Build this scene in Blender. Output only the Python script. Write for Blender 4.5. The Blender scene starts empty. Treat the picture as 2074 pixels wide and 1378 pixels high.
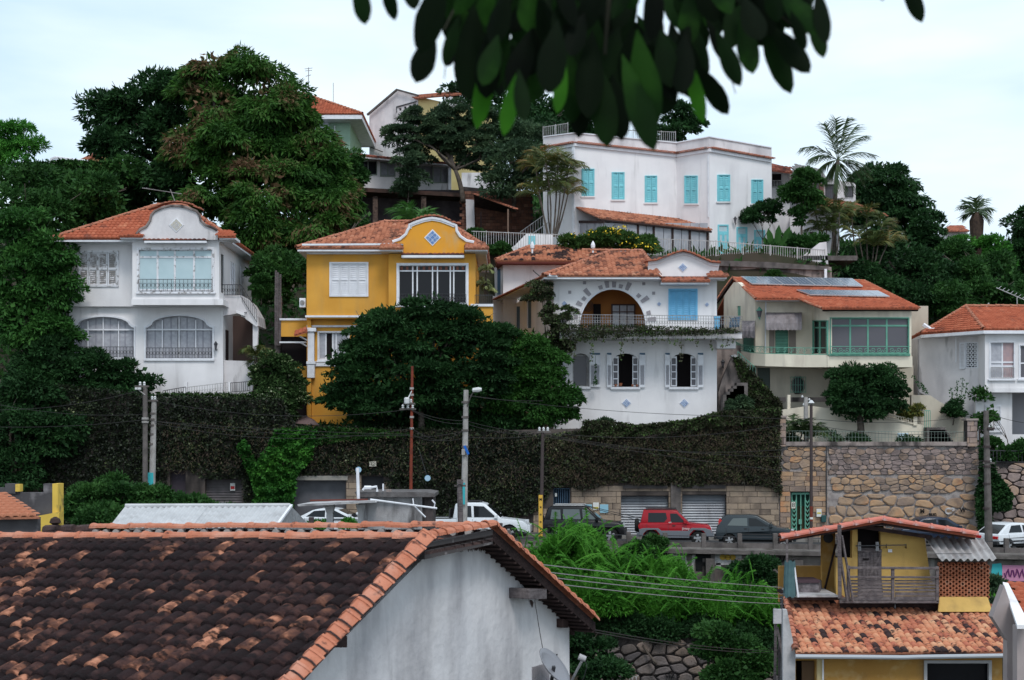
import bpy, math, random
import numpy as np
from mathutils import Vector, Matrix
from mathutils.geometry import tessellate_polygon
random.seed(7); rng = np.random.default_rng(7)
S = bpy.context.scene
F, CX, HY, CZ = 2880.0, 1037.0, 890.0, 20.0      # focal length in photo pixels, image centre, horizon row, eye height
CAM = Vector((0, 0, CZ))

cd = bpy.data.cameras.new('camera'); cam = bpy.data.objects.new('camera', cd); S.collection.objects.link(cam)
cam.location = CAM; cam.rotation_euler = (math.radians(90), 0, 0)
cd.sensor_width = 36; cd.lens = 36 * F / 2074; cd.shift_y = (HY - 689) / 2074
cd.clip_start = 0.1; cd.clip_end = 6000
cd.dof.use_dof = True; cd.dof.focus_distance = 66; cd.dof.aperture_fstop = 6.0
S.camera = cam

S.view_settings.view_transform = 'Standard'; S.view_settings.look = 'None'
S.view_settings.exposure = 0.16; S.view_settings.gamma = 1
SUN_EL, SUN_ROT = 52, 165
wd = bpy.data.worlds.new('World'); S.world = wd; wd.use_nodes = True
nt = wd.node_tree; nt.nodes.clear()
wo = nt.nodes.new('ShaderNodeOutputWorld'); bg = nt.nodes.new('ShaderNodeBackground')
sky = nt.nodes.new('ShaderNodeTexSky'); sky.sky_type = 'NISHITA'; sky.sun_disc = False
sky.sun_elevation = math.radians(SUN_EL); sky.sun_rotation = math.radians(SUN_ROT)
tc = nt.nodes.new('ShaderNodeTexCoord'); mp = nt.nodes.new('ShaderNodeMapping'); mp.inputs['Scale'].default_value = (1.2, 1.2, 5.0)
mp.inputs['Location'].default_value = (.3, .1, .55)
ns = nt.nodes.new('ShaderNodeTexNoise'); ns.inputs['Scale'].default_value = 2.4; ns.inputs['Detail'].default_value = 5
cr = nt.nodes.new('ShaderNodeValToRGB')
cr.color_ramp.elements[0].position = .36; cr.color_ramp.elements[0].color = (6.6, 8.5, 10.4, 1)
cr.color_ramp.elements[1].position = .62; cr.color_ramp.elements[1].color = (9.3, 10.6, 11.4, 1)
mx = nt.nodes.new('ShaderNodeMix'); mx.data_type = 'RGBA'; mx.inputs['Factor'].default_value = .9
L = nt.links.new
L(tc.outputs['Generated'], mp.inputs['Vector']); L(mp.outputs[0], ns.inputs['Vector']); L(ns.outputs['Fac'], cr.inputs['Fac'])
L(sky.outputs[0], mx.inputs['A']); L(cr.outputs[0], mx.inputs['B']); L(mx.outputs['Result'], bg.inputs['Color'])
bg.inputs['Strength'].default_value = .1; L(bg.outputs[0], wo.inputs['Surface'])
sl = bpy.data.lights.new('sun', 'SUN'); so = bpy.data.objects.new('sun', sl); S.collection.objects.link(so)
sl.energy = 1.5; sl.angle = math.radians(18); sl.color = (1, .97, .93)
so.rotation_euler = (math.radians(90 - SUN_EL), 0, math.radians(-(SUN_ROT - 180)))

def W(px, py, D): return Vector(((px - CX) * D / F, D, CZ + (HY - py) * D / F))
class PS:                                          # a plane in the world; p(px, py) is where the sight line through that pixel meets it
    def __init__(s, o, n):
        s.o = Vector(o); s.n = Vector(n).normalized()
        if s.n.dot(s.o - CAM) < 0: s.n = -s.n
    def p(s, px, py, off=0):
        d = Vector(((px - CX) / F, 1, (HY - py) / F))
        return CAM + d * ((s.o + s.n * off - CAM).dot(s.n) / d.dot(s.n))
def Fr(D): return PS((0, D, CZ), (0, 1, 0))
def Vp(x0, D0, x1, D1):
    a, b = W(x0, HY, D0), W(x1, HY, D1); d = b - a
    return PS(a, (-d.y, d.x, 0))
def P3(a, b, c): return PS(a, (b - a).cross(c - a))

MC = {}
def mat(name, c1, c2=None, rough=.85, scale=1.5, bump=0, bscale=30, dirt=None, island=0, objr=0, metal=0, streak=0, lo=.35, hi=.65, trans=0, emit=0, spec=.4, wave=None):
    if name in MC: return MC[name]
    m = bpy.data.materials.new(name); m.use_nodes = True; t = m.node_tree; N = t.nodes; K = t.links.new
    b = N['Principled BSDF']; b.inputs['Roughness'].default_value = rough; b.inputs['Metallic'].default_value = metal
    b.inputs['Specular IOR Level'].default_value = spec if rough < .8 else .12
    tcn = N.new('ShaderNodeTexCoord')
    OV = tcn.outputs['Object']
    if objr:
        oi = N.new('ShaderNodeObjectInfo'); vm = N.new('ShaderNodeVectorMath'); vm.operation = 'MULTIPLY_ADD'; vm.inputs[1].default_value = (57, 31, 17); K(oi.outputs['Random'], vm.inputs[0]); K(OV, vm.inputs[2]); OV = vm.outputs[0]
    def noise(sc, det=4, st=0):
        n = N.new('ShaderNodeTexNoise'); n.inputs['Scale'].default_value = sc; n.inputs['Detail'].default_value = det
        if st:
            q = N.new('ShaderNodeMapping'); q.inputs['Scale'].default_value = (1, 1, st); K(OV, q.inputs['Vector']); K(q.outputs[0], n.inputs['Vector'])
        else: K(OV, n.inputs['Vector'])
        return n.outputs['Fac']
    def rng_(x, a, z, o=1.0):
        r = N.new('ShaderNodeMapRange'); r.inputs[1].default_value = a; r.inputs[2].default_value = z; r.inputs[4].default_value = o; K(x, r.inputs[0]); return r.outputs[0]
    def mixc(f, a, c):
        x = N.new('ShaderNodeMix'); x.data_type = 'RGBA'; K(f, x.inputs['Factor'])
        for s_, v in (('A', a), ('B', c)):
            if isinstance(v, tuple): x.inputs[s_].default_value = (*v, 1)
            else: K(v, x.inputs[s_])
        return x.outputs['Result']
    col = c1
    if c2:
        f = rng_(noise(scale), lo, hi)
        if island or objr:
            g = N.new('ShaderNodeNewGeometry').outputs['Random Per Island'] if island else N.new('ShaderNodeObjectInfo').outputs['Random']
            k = max(island, objr)
            a = N.new('ShaderNodeMath'); a.operation = 'MULTIPLY_ADD'; K(g, a.inputs[0]); a.inputs[1].default_value = k
            bq = N.new('ShaderNodeMath'); bq.operation = 'MULTIPLY'; K(f, bq.inputs[0]); bq.inputs[1].default_value = 1 - k; K(bq.outputs[0], a.inputs[2]); f = a.outputs[0]
        if isinstance(c2, list):
            r = N.new('ShaderNodeValToRGB'); el = r.color_ramp.elements
            pts = [(0, c1)] + c2
            while len(el) < len(pts): el.new(.5)
            for e, (p_, c_) in zip(el, pts): e.position = p_; e.color = (*c_, 1)
            K(f, r.inputs['Fac']); col = r.outputs[0]
        else: col = mixc(f, c1, c2)
    if dirt:
        for (dc, amt, dsc, a, z, st) in (dirt if isinstance(dirt, list) else [dirt]):
            col = mixc(rng_(noise(dsc, 8, st), a, z, amt), col, dc)
    if isinstance(col, tuple): b.inputs['Base Color'].default_value = (*col, 1)
    else: K(col, b.inputs['Base Color'])
    if bump:
        bn = N.new('ShaderNodeBump'); bn.inputs['Strength'].default_value = bump; bn.inputs['Distance'].default_value = .05
        K(noise(bscale, 6), bn.inputs['Height']); K(bn.outputs[0], b.inputs['Normal'])
    if trans:
        o = N['Material Output']; ts = N.new('ShaderNodeBsdfTranslucent'); ms = N.new('ShaderNodeMixShader'); ms.inputs[0].default_value = trans
        if isinstance(col, tuple): ts.inputs['Color'].default_value = (*col, 1)
        else:
            hs = N.new('ShaderNodeHueSaturation'); hs.inputs['Value'].default_value = 1.5; K(col, hs.inputs['Color']); K(hs.outputs[0], ts.inputs['Color'])
        K(b.outputs[0], ms.inputs[1]); K(ts.outputs[0], ms.inputs[2]); K(ms.outputs[0], o.inputs['Surface'])
    MC[name] = m; return m
GREY = (.22, .21, .22)
WHITE = mat('white_plaster', (.79, .765, .775), (.73, .705, .72), scale=.8, bump=.12, bscale=14, dirt=[((.45, .43, .44), .42, .9, .52, .78, .25), ((.2, .18, .18), .45, 2.0, .60, .80, .14)])
WHITE2 = mat('old_white_plaster', (.73, .695, .705), (.63, .60, .61), scale=1, bump=.2, bscale=12, dirt=[((.38, .36, .38), .7, .9, .45, .7, .35), ((.11, .10, .10), .75, 1.8, .6, .76, .3)])
TRIM = mat('white_painted_trim', (.76, .76, .80), (.66, .66, .70), scale=3, rough=.6, dirt=((.3, .29, .29), .4, 4, .6, .8, 0))
PEEL = mat('peeling_white_paint', (.76, .76, .80), (.66, .65, .68), scale=3, rough=.7, dirt=((.24, .22, .21), .8, 5, .52, .62, 0))
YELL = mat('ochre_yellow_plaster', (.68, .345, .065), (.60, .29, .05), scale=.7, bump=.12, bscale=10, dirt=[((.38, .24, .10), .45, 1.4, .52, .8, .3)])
YOLD = mat('faded_yellow_plaster', (.50, .28, .08), (.42, .22, .06), scale=.9, bump=.2, bscale=10, dirt=[((.22, .14, .07), .7, 1.6, .52, .75, .4), ((.7, .55, .3), .4, 2.6, .55, .75, 0)])
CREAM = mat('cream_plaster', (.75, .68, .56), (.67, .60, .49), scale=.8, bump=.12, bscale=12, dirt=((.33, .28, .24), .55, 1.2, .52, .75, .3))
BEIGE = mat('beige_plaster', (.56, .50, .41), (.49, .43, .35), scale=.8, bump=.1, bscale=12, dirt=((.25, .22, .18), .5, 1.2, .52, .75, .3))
STAIN = mat('stained_old_concrete_wall', (.34, .28, .26), (.22, .18, .165), scale=.8, bump=.4, bscale=8, dirt=[((.04, .035, .035), .9, 1.6, .47, .62, .3), ((.5, .4, .37), .6, 1.1, .58, .72, 0)])
CONC = mat('weathered_concrete', (.15, .13, .125), (.085, .075, .07), scale=2, bump=.5, bscale=14, dirt=((.05, .045, .045), .7, 2.3, .5, .7, .4))
CONCL = mat('light_concrete', (.50, .49, .50), (.42, .41, .42), scale=1.4, bump=.3, bscale=14, dirt=((.13, .12, .12), .75, 2.0, .5, .68, .35))
TILE = mat('weathered_orange_roof_tiles', (.08, .04, .035), [(.12, (.20, .08, .055)), (.35, (.38, .15, .09)), (.8, (.46, .19, .115)), (1, (.52, .26, .17))], island=.8, scale=.8, rough=.9, bump=.3, bscale=20, dirt=((.05, .035, .035), .85, 1.3, .56, .68, 0))
TILER = mat('red_orange_roof_tiles', (.22, .07, .045), [(.3, (.36, .10, .055)), (.8, (.42, .125, .07)), (1, (.50, .19, .11))], island=.7, scale=.8, rough=.85, bump=.2, bscale=20, dirt=((.12, .06, .05), .6, 1.3, .6, .75, 0))
TILEB = mat('brown_stained_roof_tiles', (.05, .03, .03), [(.3, (.14, .05, .04)), (.7, (.28, .09, .06)), (1, (.4, .16, .11))], island=.75, scale=.8, rough=.95, bump=.3, dirt=((.04, .03, .03), .8, 1.5, .5, .66, 0))
TILEM = mat('patchy_orange_black_tiles', (.03, .022, .024), [(.17, (.05, .03, .03)), (.24, (.36, .14, .085)), (.8, (.46, .19, .11)), (1, (.5, .27, .17))], island=.85, scale=.8, rough=.9, bump=.3, bscale=20, dirt=((.03, .022, .024), .92, 1.0, .53, .6, 0))
RIDGE = mat('ridge_tile_clay', (.34, .13, .08), (.46, .20, .13), objr=.6, scale=3, rough=.9, bump=.3, bscale=30, dirt=((.08, .05, .045), .8, 7, .56, .68, 0))
RTEDGE = mat('clay_edge_tiles', (.32, .11, .07), (.44, .17, .105), island=.6, scale=3, rough=.9, dirt=((.06, .04, .04), .8, 3, .52, .66, 0))
MORTAR = mat('dark_roof_mortar', (.09, .055, .05), (.05, .035, .035), scale=6, bump=.5)
IRON = mat('dark_wrought_iron', (.035, .035, .04), rough=.6)
WIRON = mat('white_painted_iron', (.46, .45, .46), (.32, .30, .29), scale=5, rough=.6)
GIRON = mat('grey_painted_iron', (.30, .30, .31), (.2, .18, .17), scale=5, rough=.6)
GREENP = mat('green_painted_frame', (.12, .34, .25), (.10, .28, .21), scale=4, rough=.5)
GREEND = mat('dark_green_door_paint', (.02, .15, .10), (.015, .11, .075), scale=4, rough=.5)
TEAL = mat('turquoise_shutter_paint', (.22, .60, .66), (.19, .53, .60), scale=3, rough=.55)
BLUE = mat('sky_blue_shutter_paint', (.16, .47, .72), (.13, .40, .64), scale=3, rough=.55)
NAVY = mat('slate_blue_shutter_paint', (.06, .12, .19), rough=.6)
GLASS = mat('dark_window_glass', (.012, .012, .015), rough=.15, spec=.22)
GLASSG = mat('grey_window_glass', (.10, .095, .11), rough=.15, spec=.3)
GLASSL = mat('window_with_pale_blind', (.46, .58, .62), (.42, .54, .58), scale=2, rough=.2)
CURT = mat('net_curtain_behind_glass', (.42, .42, .46), (.33, .33, .37), scale=6, rough=.4)
VOID = mat('dark_interior', (.015, .012, .013), rough=.95)
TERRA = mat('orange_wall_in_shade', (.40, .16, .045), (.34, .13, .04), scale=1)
WOODG = mat('weathered_grey_wood', (.17, .145, .145), (.10, .085, .09), scale=5, bump=.4, bscale=25, dirt=((.05, .04, .04), .7, 4, .5, .7, 8))
WOODB = mat('dark_brown_wood', (.055, .035, .032), (.03, .02, .02), scale=4, bump=.3)
ASB = mat('fibre_cement_sheet', (.43, .42, .42), (.33, .31, .31), scale=2.5, bump=.3, bscale=25, dirt=((.14, .12, .12), .6, 2.2, .52, .72, 0))
STONEG = mat('dressed_beige_stone', (.34, .26, .19), (.25, .195, .155), objr=.6, scale=3, bump=.5, bscale=12, dirt=((.07, .055, .05), .75, 1.0, .5, .7, .5))
STONEO = mat('golden_granite_stone', (.22, .165, .145), [(.4, (.32, .23, .17)), (.75, (.42, .27, .165)), (1, (.46, .23, .12))], objr=.7, scale=2, bump=.7, bscale=6, dirt=((.10, .08, .08), .7, .9, .5, .7, 0))
STONEP = mat('purple_grey_granite', (.22, .17, .165), [(.5, (.30, .23, .21)), (1, (.42, .28, .19))], objr=.7, scale=2, bump=.7, bscale=6, dirt=((.06, .05, .05), .8, 1.1, .48, .68, .4))
STONED = mat('dark_rubble_stone', (.09, .08, .085), [(.5, (.17, .145, .14)), (1, (.27, .20, .16))], objr=.8, scale=3, bump=.7, bscale=10, dirt=((.03, .03, .03), .8, 1.5, .5, .7, 0))
MORT = mat('pale_wall_mortar', (.38, .34, .325), (.22, .19, .185), scale=3, bump=.6, bscale=16)
MORTD = mat('dark_wall_mortar', (.07, .06, .058), (.04, .035, .035), scale=3, bump=.6, bscale=16)

C = S.collection
def thing(name, label, cat, loc, group=None):
    o = bpy.data.objects.new(name, None); C.objects.link(o); o.location = loc; o.empty_display_size = .2
    o['label'] = label; o['category'] = cat
    if group: o['group'] = group
    o['_w'] = list(loc); return o
def org(o): return Vector(o['_w']) if o is not None else Vector((0, 0, 0))
def tagm(o, label, cat, group=None):
    o['label'] = label; o['category'] = cat
    if group: o['group'] = group
    return o
def link(name, me, parent=None, kind=None, label=None, at=None, rot=None):
    o = bpy.data.objects.new(name, me); C.objects.link(o)
    w = org(parent)
    if at is not None: o.location = Vector(at) - w
    if rot is not None: o.rotation_euler = rot
    if parent is not None:
        o.parent = parent; o['_w'] = list(w)
    if kind: o['kind'] = kind
    if label: o['label'] = label
    return o
def npmesh(name, v, f, m, k=None):
    """v (n,3), f (m,k) faces with equal corner count"""
    me = bpy.data.meshes.new(name); v = np.asarray(v, dtype=np.float32); f = np.asarray(f, dtype=np.int32); k = f.shape[1]
    me.vertices.add(len(v)); me.vertices.foreach_set('co', v.ravel())
    me.loops.add(f.size); me.loops.foreach_set('vertex_index', f.ravel())
    me.polygons.add(len(f)); me.polygons.foreach_set('loop_start', np.arange(0, f.size, k, dtype=np.int32))
    me.update(calc_edges=True); me.materials.append(m); return me
class MB:
    def __init__(s): s.v = []; s.f = []; s.sm = False
    def add(s, vs, fs):
        n = len(s.v); s.v += [Vector(p) for p in vs]; s.f += [[i + n for i in f] for f in fs]; return s
    def hexa(s, p):                                # 8 corners: bottom ring 0-3, top ring 4-7
        return s.add(p, [(0, 3, 2, 1), (4, 5, 6, 7), (0, 1, 5, 4), (1, 2, 6, 5), (2, 3, 7, 6), (3, 0, 4, 7)])
    def box(s, a, b):
        (x0, y0, z0), (x1, y1, z1) = a, b
        return s.hexa([(x0, y0, z0), (x1, y0, z0), (x1, y1, z0), (x0, y1, z0), (x0, y0, z1), (x1, y0, z1), (x1, y1, z1), (x0, y1, z1)])
    def tube(s, pts, r, n=5, r2=None, cap=True):
        pts = [Vector(p) for p in pts]; rings = []
        for i, p in enumerate(pts):
            d = (pts[min(i + 1, len(pts) - 1)] - pts[max(i - 1, 0)]).normalized()
            a = d.cross(Vector((0, 0, 1)))
            if a.length < .05: a = d.cross(Vector((1, 0, 0)))
            a.normalize(); b = d.cross(a)
            rr = r if r2 is None else r + (r2 - r) * i / (len(pts) - 1)
            if isinstance(r, (list, tuple)): rr = r[i]
            rings.append([p + a * math.cos(2 * math.pi * k / n + .78) * rr + b * math.sin(2 * math.pi * k / n + .78) * rr for k in range(n)])
        vs = [q for R in rings for q in R]; fs = []
        for i in range(len(rings) - 1):
            for k in range(n): fs.append((i * n + k, i * n + (k + 1) % n, (i + 1) * n + (k + 1) % n, (i + 1) * n + k))
        if cap: fs += [tuple(range(n))[::-1], tuple((len(rings) - 1) * n + k for k in range(n))]
        return s.add(vs, fs)
    def bar(s, p, q, r): return s.tube([p, q], r, 4)
    def prism(s, loops3, ext, tri2):               # front loops (3D) extruded by vector ext; tri2 = 2D loops for tessellation
        tris = tessellate_polygon([[Vector((a, b, 0)) for a, b in l] for l in tri2])
        flat = [p for l in loops3 for p in l]; n = len(flat)
        vs = flat + [p + ext for p in flat]; fs = [tuple(t) for t in tris] + [tuple(i + n for i in reversed(t)) for t in tris]
        k = 0
        for l in loops3:
            m_ = len(l)
            for i in range(m_): a, b = k + i, k + (i + 1) % m_; fs.append((a, b, b + n, a + n))
            k += m_
        return s.add(vs, fs)
    def plate(s, P, loops, t, off=0):              # loops in photo pixels on plane P
        if isinstance(loops[0][0], (int, float)): loops = [loops]
        L3 = [[P.p(x, y, off) for x, y in l] for l in loops]
        return s.prism(L3, P.n * t, loops)
    def lathe(s, prof, c, n=12, ax=(0, 0, 1)):
        ax = Vector(ax).normalized(); a = ax.orthogonal().normalized(); b = ax.cross(a); c = Vector(c); vs = []; fs = []
        for (r, h) in prof:
            for k in range(n): t = 2 * math.pi * k / n; vs.append(c + ax * h + (a * math.cos(t) + b * math.sin(t)) * r)
        for i in range(len(prof) - 1):
            for k in range(n): fs.append((i * n + k, i * n + (k + 1) % n, (i + 1) * n + (k + 1) % n, (i + 1) * n + k))
        fs += [tuple(range(n))[::-1], tuple((len(prof) - 1) * n + k for k in range(n))]
        return s.add(vs, fs)
    def mesh(s, name, m, o=Vector((0, 0, 0))):
        me = bpy.data.meshes.new(name); me.from_pydata([p - o for p in s.v], [], s.f); me.materials.append(m); me.update()
        import bmesh
        bm = bmesh.new(); bm.from_mesh(me); bmesh.ops.recalc_face_normals(bm, faces=bm.faces); bm.to_mesh(me); bm.free()
        if s.sm: me.polygons.foreach_set('use_smooth', [True] * len(me.polygons))
        return me
    def build(s, name, m, parent=None, kind=None, label=None, loc=None):
        w = org(parent)
        if parent is None and loc is not None: w = Vector(loc)
        o = link(name, s.mesh(name, m, w), parent, kind, label)
        if parent is None and loc is not None: o.location = loc
        return o
def bevel(o, w, seg=2):
    b = o.modifiers.new('bevel', 'BEVEL'); b.width = w; b.segments = seg; b.limit_method = 'ANGLE'; b.angle_limit = math.radians(35); return o
def rc(x0, y0, x1, y1): return [(x0, y0), (x1, y0), (x1, y1), (x0, y1)]
def arch(x0, y0, x1, y1, rise, n=10, shoulder=0):  # rectangular opening with a segmental head, spring at y0+rise
    pts = [(x0, y1), (x0, y0 + rise)]; c = (x0 + x1) / 2; h = (x1 - x0) / 2 - shoulder
    if shoulder: pts += [(x0 + shoulder * .4, y0 + rise * .97), (x0 + shoulder * .8, y0 + rise * .8)]
    for i in range(n + 1):
        t = math.pi * i / n; pts.append((c - h * math.cos(t), y0 + rise * (.75 if shoulder else 1) * (1 - math.sin(t))))
    if shoulder: pts += [(x1 - shoulder * .8, y0 + rise * .8), (x1 - shoulder * .4, y0 + rise * .97)]
    pts += [(x1, y0 + rise), (x1, y1)]
    q = [pts[0]]
    for p in pts[1:]:
        if abs(p[0] - q[-1][0]) + abs(p[1] - q[-1][1]) > .4: q.append(p)
    return q
def lerp(a, b, t): return a + (b - a) * t

def window(P, x0, y0, x1, y1, par, fm=TRIM, cols=2, ty=None, gm=GLASS, fw=2.5, rec=.08, case=4, case_m=None, sill=True, cell=None):
    """ty: list of row splits (pixel rows); casing proud of the wall, frame bars and panes set back"""
    m = MB()
    if case: m.plate(P, [rc(x0 - case, y0 - case, x1 + case, y1 + case), rc(x0, y0, x1, y1)], .09, -.05)
    ys = [y0] + (ty or []) + [y1]; xs = [lerp(x0, x1, i / cols) for i in range(cols + 1)] if isinstance(cols, int) else [x0] + cols + [x1]
    holes = [rc(xs[i] + fw / 2, ys[j] + fw / 2, xs[i + 1] - fw / 2, ys[j + 1] - fw / 2) for i in range(len(xs) - 1) for j in range(len(ys) - 1)]
    m.plate(P, [rc(x0, y0, x1, y1)] + holes, .06, rec)
    if sill: m.plate(P, rc(x0 - case - 2, y1 + case, x1 + case + 2, y1 + case + 3), .2, -.12)
    w = m.build('window', fm, par)
    for k, h in enumerate(holes):
        g = gm[k % len(gm)] if isinstance(gm, list) else gm
        if g is None: continue
        a, b = h[0], h[2]
        MB().plate(P, rc(a[0] - .4, a[1] - .4, b[0] + .4, b[1] + .4), .012, rec + .03).build('pane', g, w)
    return w
def shutters(P, x0, y0, x1, y1, n, m, par, rows=2, step=4.0, case=3, off=-.03, cm=None, name='shutter', lm=None):
    w = MB().plate(P, [rc(x0 - case, y0 - case, x1 + case, y1 + case), rc(x0, y0, x1, y1)], .1, off - .04).plate(P, rc(x0, y0, x1, y1), .02, .05).build('window_frame', cm or m, par)
    for i in range(n):
        a, b = lerp(x0, x1, i / n) + .6, lerp(x0, x1, (i + 1) / n) - .6; s = min(2.2, (b - a) * .18)
        rs = [lerp(y0, y1, j / rows) for j in range(rows + 1)]
        q = MB(); holes = [rc(a + s, rs[j] + s, b - s, rs[j + 1] - s) for j in range(rows)]
        lf = q.plate(P, [rc(a, y0 + .4, b, y1 - .4)] + holes, .05, off).build(name, m, par); q = MB()
        for h in holes:
            y = h[0][1] + step * .5
            while y < h[2][1] - .3:
                p0, p1 = P.p(h[0][0], y, off + .05), P.p(h[1][0], y, off + .05)
                k = abs(P.p(a, y + step, 0).z - P.p(a, y, 0).z) * .8
                d = Vector((0, 0, -k)) - P.n * .035; t = Vector((0, 0, -.006)) + P.n * .004
                q.hexa([p0, p1, p1 + d, p0 + d, p0 + t, p1 + t, p1 + d + t, p0 + d + t]); y += step
        q.build('louvres', lm or m, lf, 'stuff')
    return w
def fence(P, xa, ya, xb, yb, h, step, r, m, par, hb=None, name='railing', rings=0, off=0, posts=0, pr=.04, bot=1.5, mid=None):
    q = MB(); hb = h if hb is None else hb; n = max(1, int(abs(xb - xa) / step))
    T = lambda t: (lerp(xa, xb, t), lerp(ya, yb, t)); H = lambda t: lerp(h, hb, t)
    k = max(1, n // 6)
    for j in range(k):
        t0, t1 = j / k, (j + 1) / k
        q.bar(P.p(*T(t0), off), P.p(*T(t1), off), r * 1.5)
        b0, b1 = T(t0), T(t1); q.bar(P.p(b0[0], b0[1] + H(t0) - bot, off), P.p(b1[0], b1[1] + H(t1) - bot, off), r * 1.3)
        if mid: q.bar(P.p(b0[0], b0[1] + H(t0) * mid, off), P.p(b1[0], b1[1] + H(t1) * mid, off), r)
    for i in range(n + 1):
        t = i / n; x, y = T(t); q.bar(P.p(x, y, off), P.p(x, y + H(t) - bot + 1, off), r)
        if rings and i < n:
            cx = x + (xb - xa) / n / 2; R = abs(xb - xa) / n * .42; cy = y + H(t) * rings
            pts = [P.p(cx + R * math.cos(a * math.pi / 4), cy + R * 1.25 * math.sin(a * math.pi / 4), off) for a in range(9)]
            q.tube(pts, r * .8, 3, cap=False)
    if posts:
        for i in range(posts + 1):
            t = i / posts; x, y = T(t); q.bar(P.p(x, y - 2, off), P.p(x, y + H(t), off), pr)
    return q.build(name, m, par)

def inpoly(x, y, poly):
    c = False; n = len(poly)
    for i in range(n):
        (x0, y0), (x1, y1) = poly[i], poly[i - 1]
        if (y0 > y) != (y1 > y) and x < (x1 - x0) * (y - y0) / (y1 - y0) + x0: c = not c
    return c
TP = [(0, 0), (.12, .4), (.3, .88), (.5, 1), (.7, .88), (.88, .4), (1, 0)]
def tile_template(su, sv, r, lift=.045):
    v = []; f = []
    for j, (b, h) in enumerate(((0, lift), (sv * 1.06, 0))):
        for (a, k) in TP: v.append(((a - .5) * su, b, k * r + h))
    for i in range(6): f.append((i, i + 1, i + 8, i + 7))
    for (a, k) in TP: v.append(((a - .5) * su, 0, k * r - .02))
    for i in range(6): f.append((i + 14, i + 15, i + 1, i))
    return np.array(v), np.array(f)
def roof_grid(poly, u, v, o, su, sv):
    """tile origins inside polygon given in (u,v) coords"""
    us = [p[0] for p in poly]; vs = [p[1] for p in poly]; out = []
    j = 0; y = min(vs)
    while y < max(vs):
        x = math.floor(min(us) / su) * su
        while x < max(us):
            if inpoly(x + su * .5, y + sv * .5, poly): out.append((x + su / 2, y))
            x += su
        y += sv
    return out
def tiled(poly3, m, par, su=.22, sv=.36, r=.05, indiv=0, im=None, base=True, name='tiles', bm_=None, up=None, thick=.06):
    """tiled roof plane over a planar polygon whose first edge is the eave; eave tiles start at that edge"""
    P = [Vector(p) for p in poly3]; u = (P[1] - P[0]).normalized(); n = u.cross(P[2] - P[0]).normalized()
    if n.z < 0: n = -n
    v = n.cross(u).normalized()
    if v.z < 0: v = -v; 
    if u.cross(v).dot(n) < 0: u = -u
    o = P[0]; poly = [((p - o).dot(u), (p - o).dot(v)) for p in P]
    g = roof_grid(poly, u, v, o, su, sv)
    tv, tf = tile_template(su, sv, r, .075 if su > .205 else .045)
    U, V_, N_ = np.array(u), np.array(v), np.array(n); O = np.array(o)
    if indiv:
        ctr = [(abs(W0.dot(Vector((0, 1, 0)))), (x, y)) for (x, y) in g for W0 in [o + u * x + v * y]]
        scr = []
        for (d, (x, y)) in ctr:
            p = o + u * x + v * y; sx = CX + F * p.x / p.y; sy = HY - F * (p.z - CZ) / p.y
            vis = -30 < sx < 2104 and sy < 1400
            scr.append((0 if vis else 1, d, x, y))
        scr.sort(); top = scr[:indiv]; g = [(x, y) for (_, _, x, y) in scr[indiv:]]
        me = npmesh('tile', tv, tf, im or m); R = Matrix((u, v, n)).transposed().to_euler()
        for (_, _, x, y) in top:
            jx, jr = random.uniform(-.008, .008), random.uniform(-.02, .02)
            R2 = (Matrix((u, v, n)).transposed() @ Matrix.Rotation(jr, 3, 'Z')).to_euler()
            link('tile', me, par, at=o + u * (x + jx) + v * (y + random.uniform(-.01, .01)) + n * random.uniform(0, .008), rot=R2)
    if g:
        G = np.array(g); k = len(G); w = np.array(org(par))
        jit = rng.uniform(-.012, .012, (k, 1)) * np.ones((1, 1))
        base_ = O + G[:, :1] * U + (G[:, 1:] + jit) * V_ + rng.uniform(0, .012, (k, 1)) * N_ - w
        vv = (base_[:, None, :] + tv[None, :, 0:1] * U + tv[None, :, 1:2] * V_ + tv[None, :, 2:3] * N_).reshape(-1, 3)
        ff = (tf[None] + (np.arange(k) * len(tv))[:, None, None]).reshape(-1, 4)
        link(name, npmesh(name, vv, ff, m), par, 'stuff')
    if base:
        MB().prism([P], -n * thick, [poly]).build('roof_deck', bm_ or m, par)
_rt = {}
def ridge_mesh(l, r, m, vee):
    k = (l, r, m.name, vee)
    if k not in _rt:
        q = MB(); n = 6; vs = []
        for (x, rr) in ((0, r * 1.15), (.05 * l / .4, r * 1.15), (.06 * l / .4, r), (l * 1.04, r * .88)):
            for i in range(n + 1):
                t = math.pi * i / n
                y, z = math.cos(t) * rr, math.sin(t) * rr
                if vee: z = (1 - abs(math.cos(t)) ** 1.3) * rr * .8 
                vs.append((x, y, z))
        for (x, rr) in ((l * 1.04, r * .78), (0, r * .95)):
            for i in range(n + 1):
                t = math.pi * i / n; y, z = math.cos(t) * rr, math.sin(t) * rr
                if vee: z = (1 - abs(math.cos(t)) ** 1.3) * rr * .8 - .015
                vs.append((x, y, z))
        fs = [(j * 7 + i, j * 7 + i + 1, ((j + 1) % 6) * 7 + i + 1, ((j + 1) % 6) * 7 + i) for j in range(6) for i in range(n)]
        q.add(vs, fs); _rt[k] = q.mesh('ridge_tile', m)
    return _rt[k]
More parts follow.
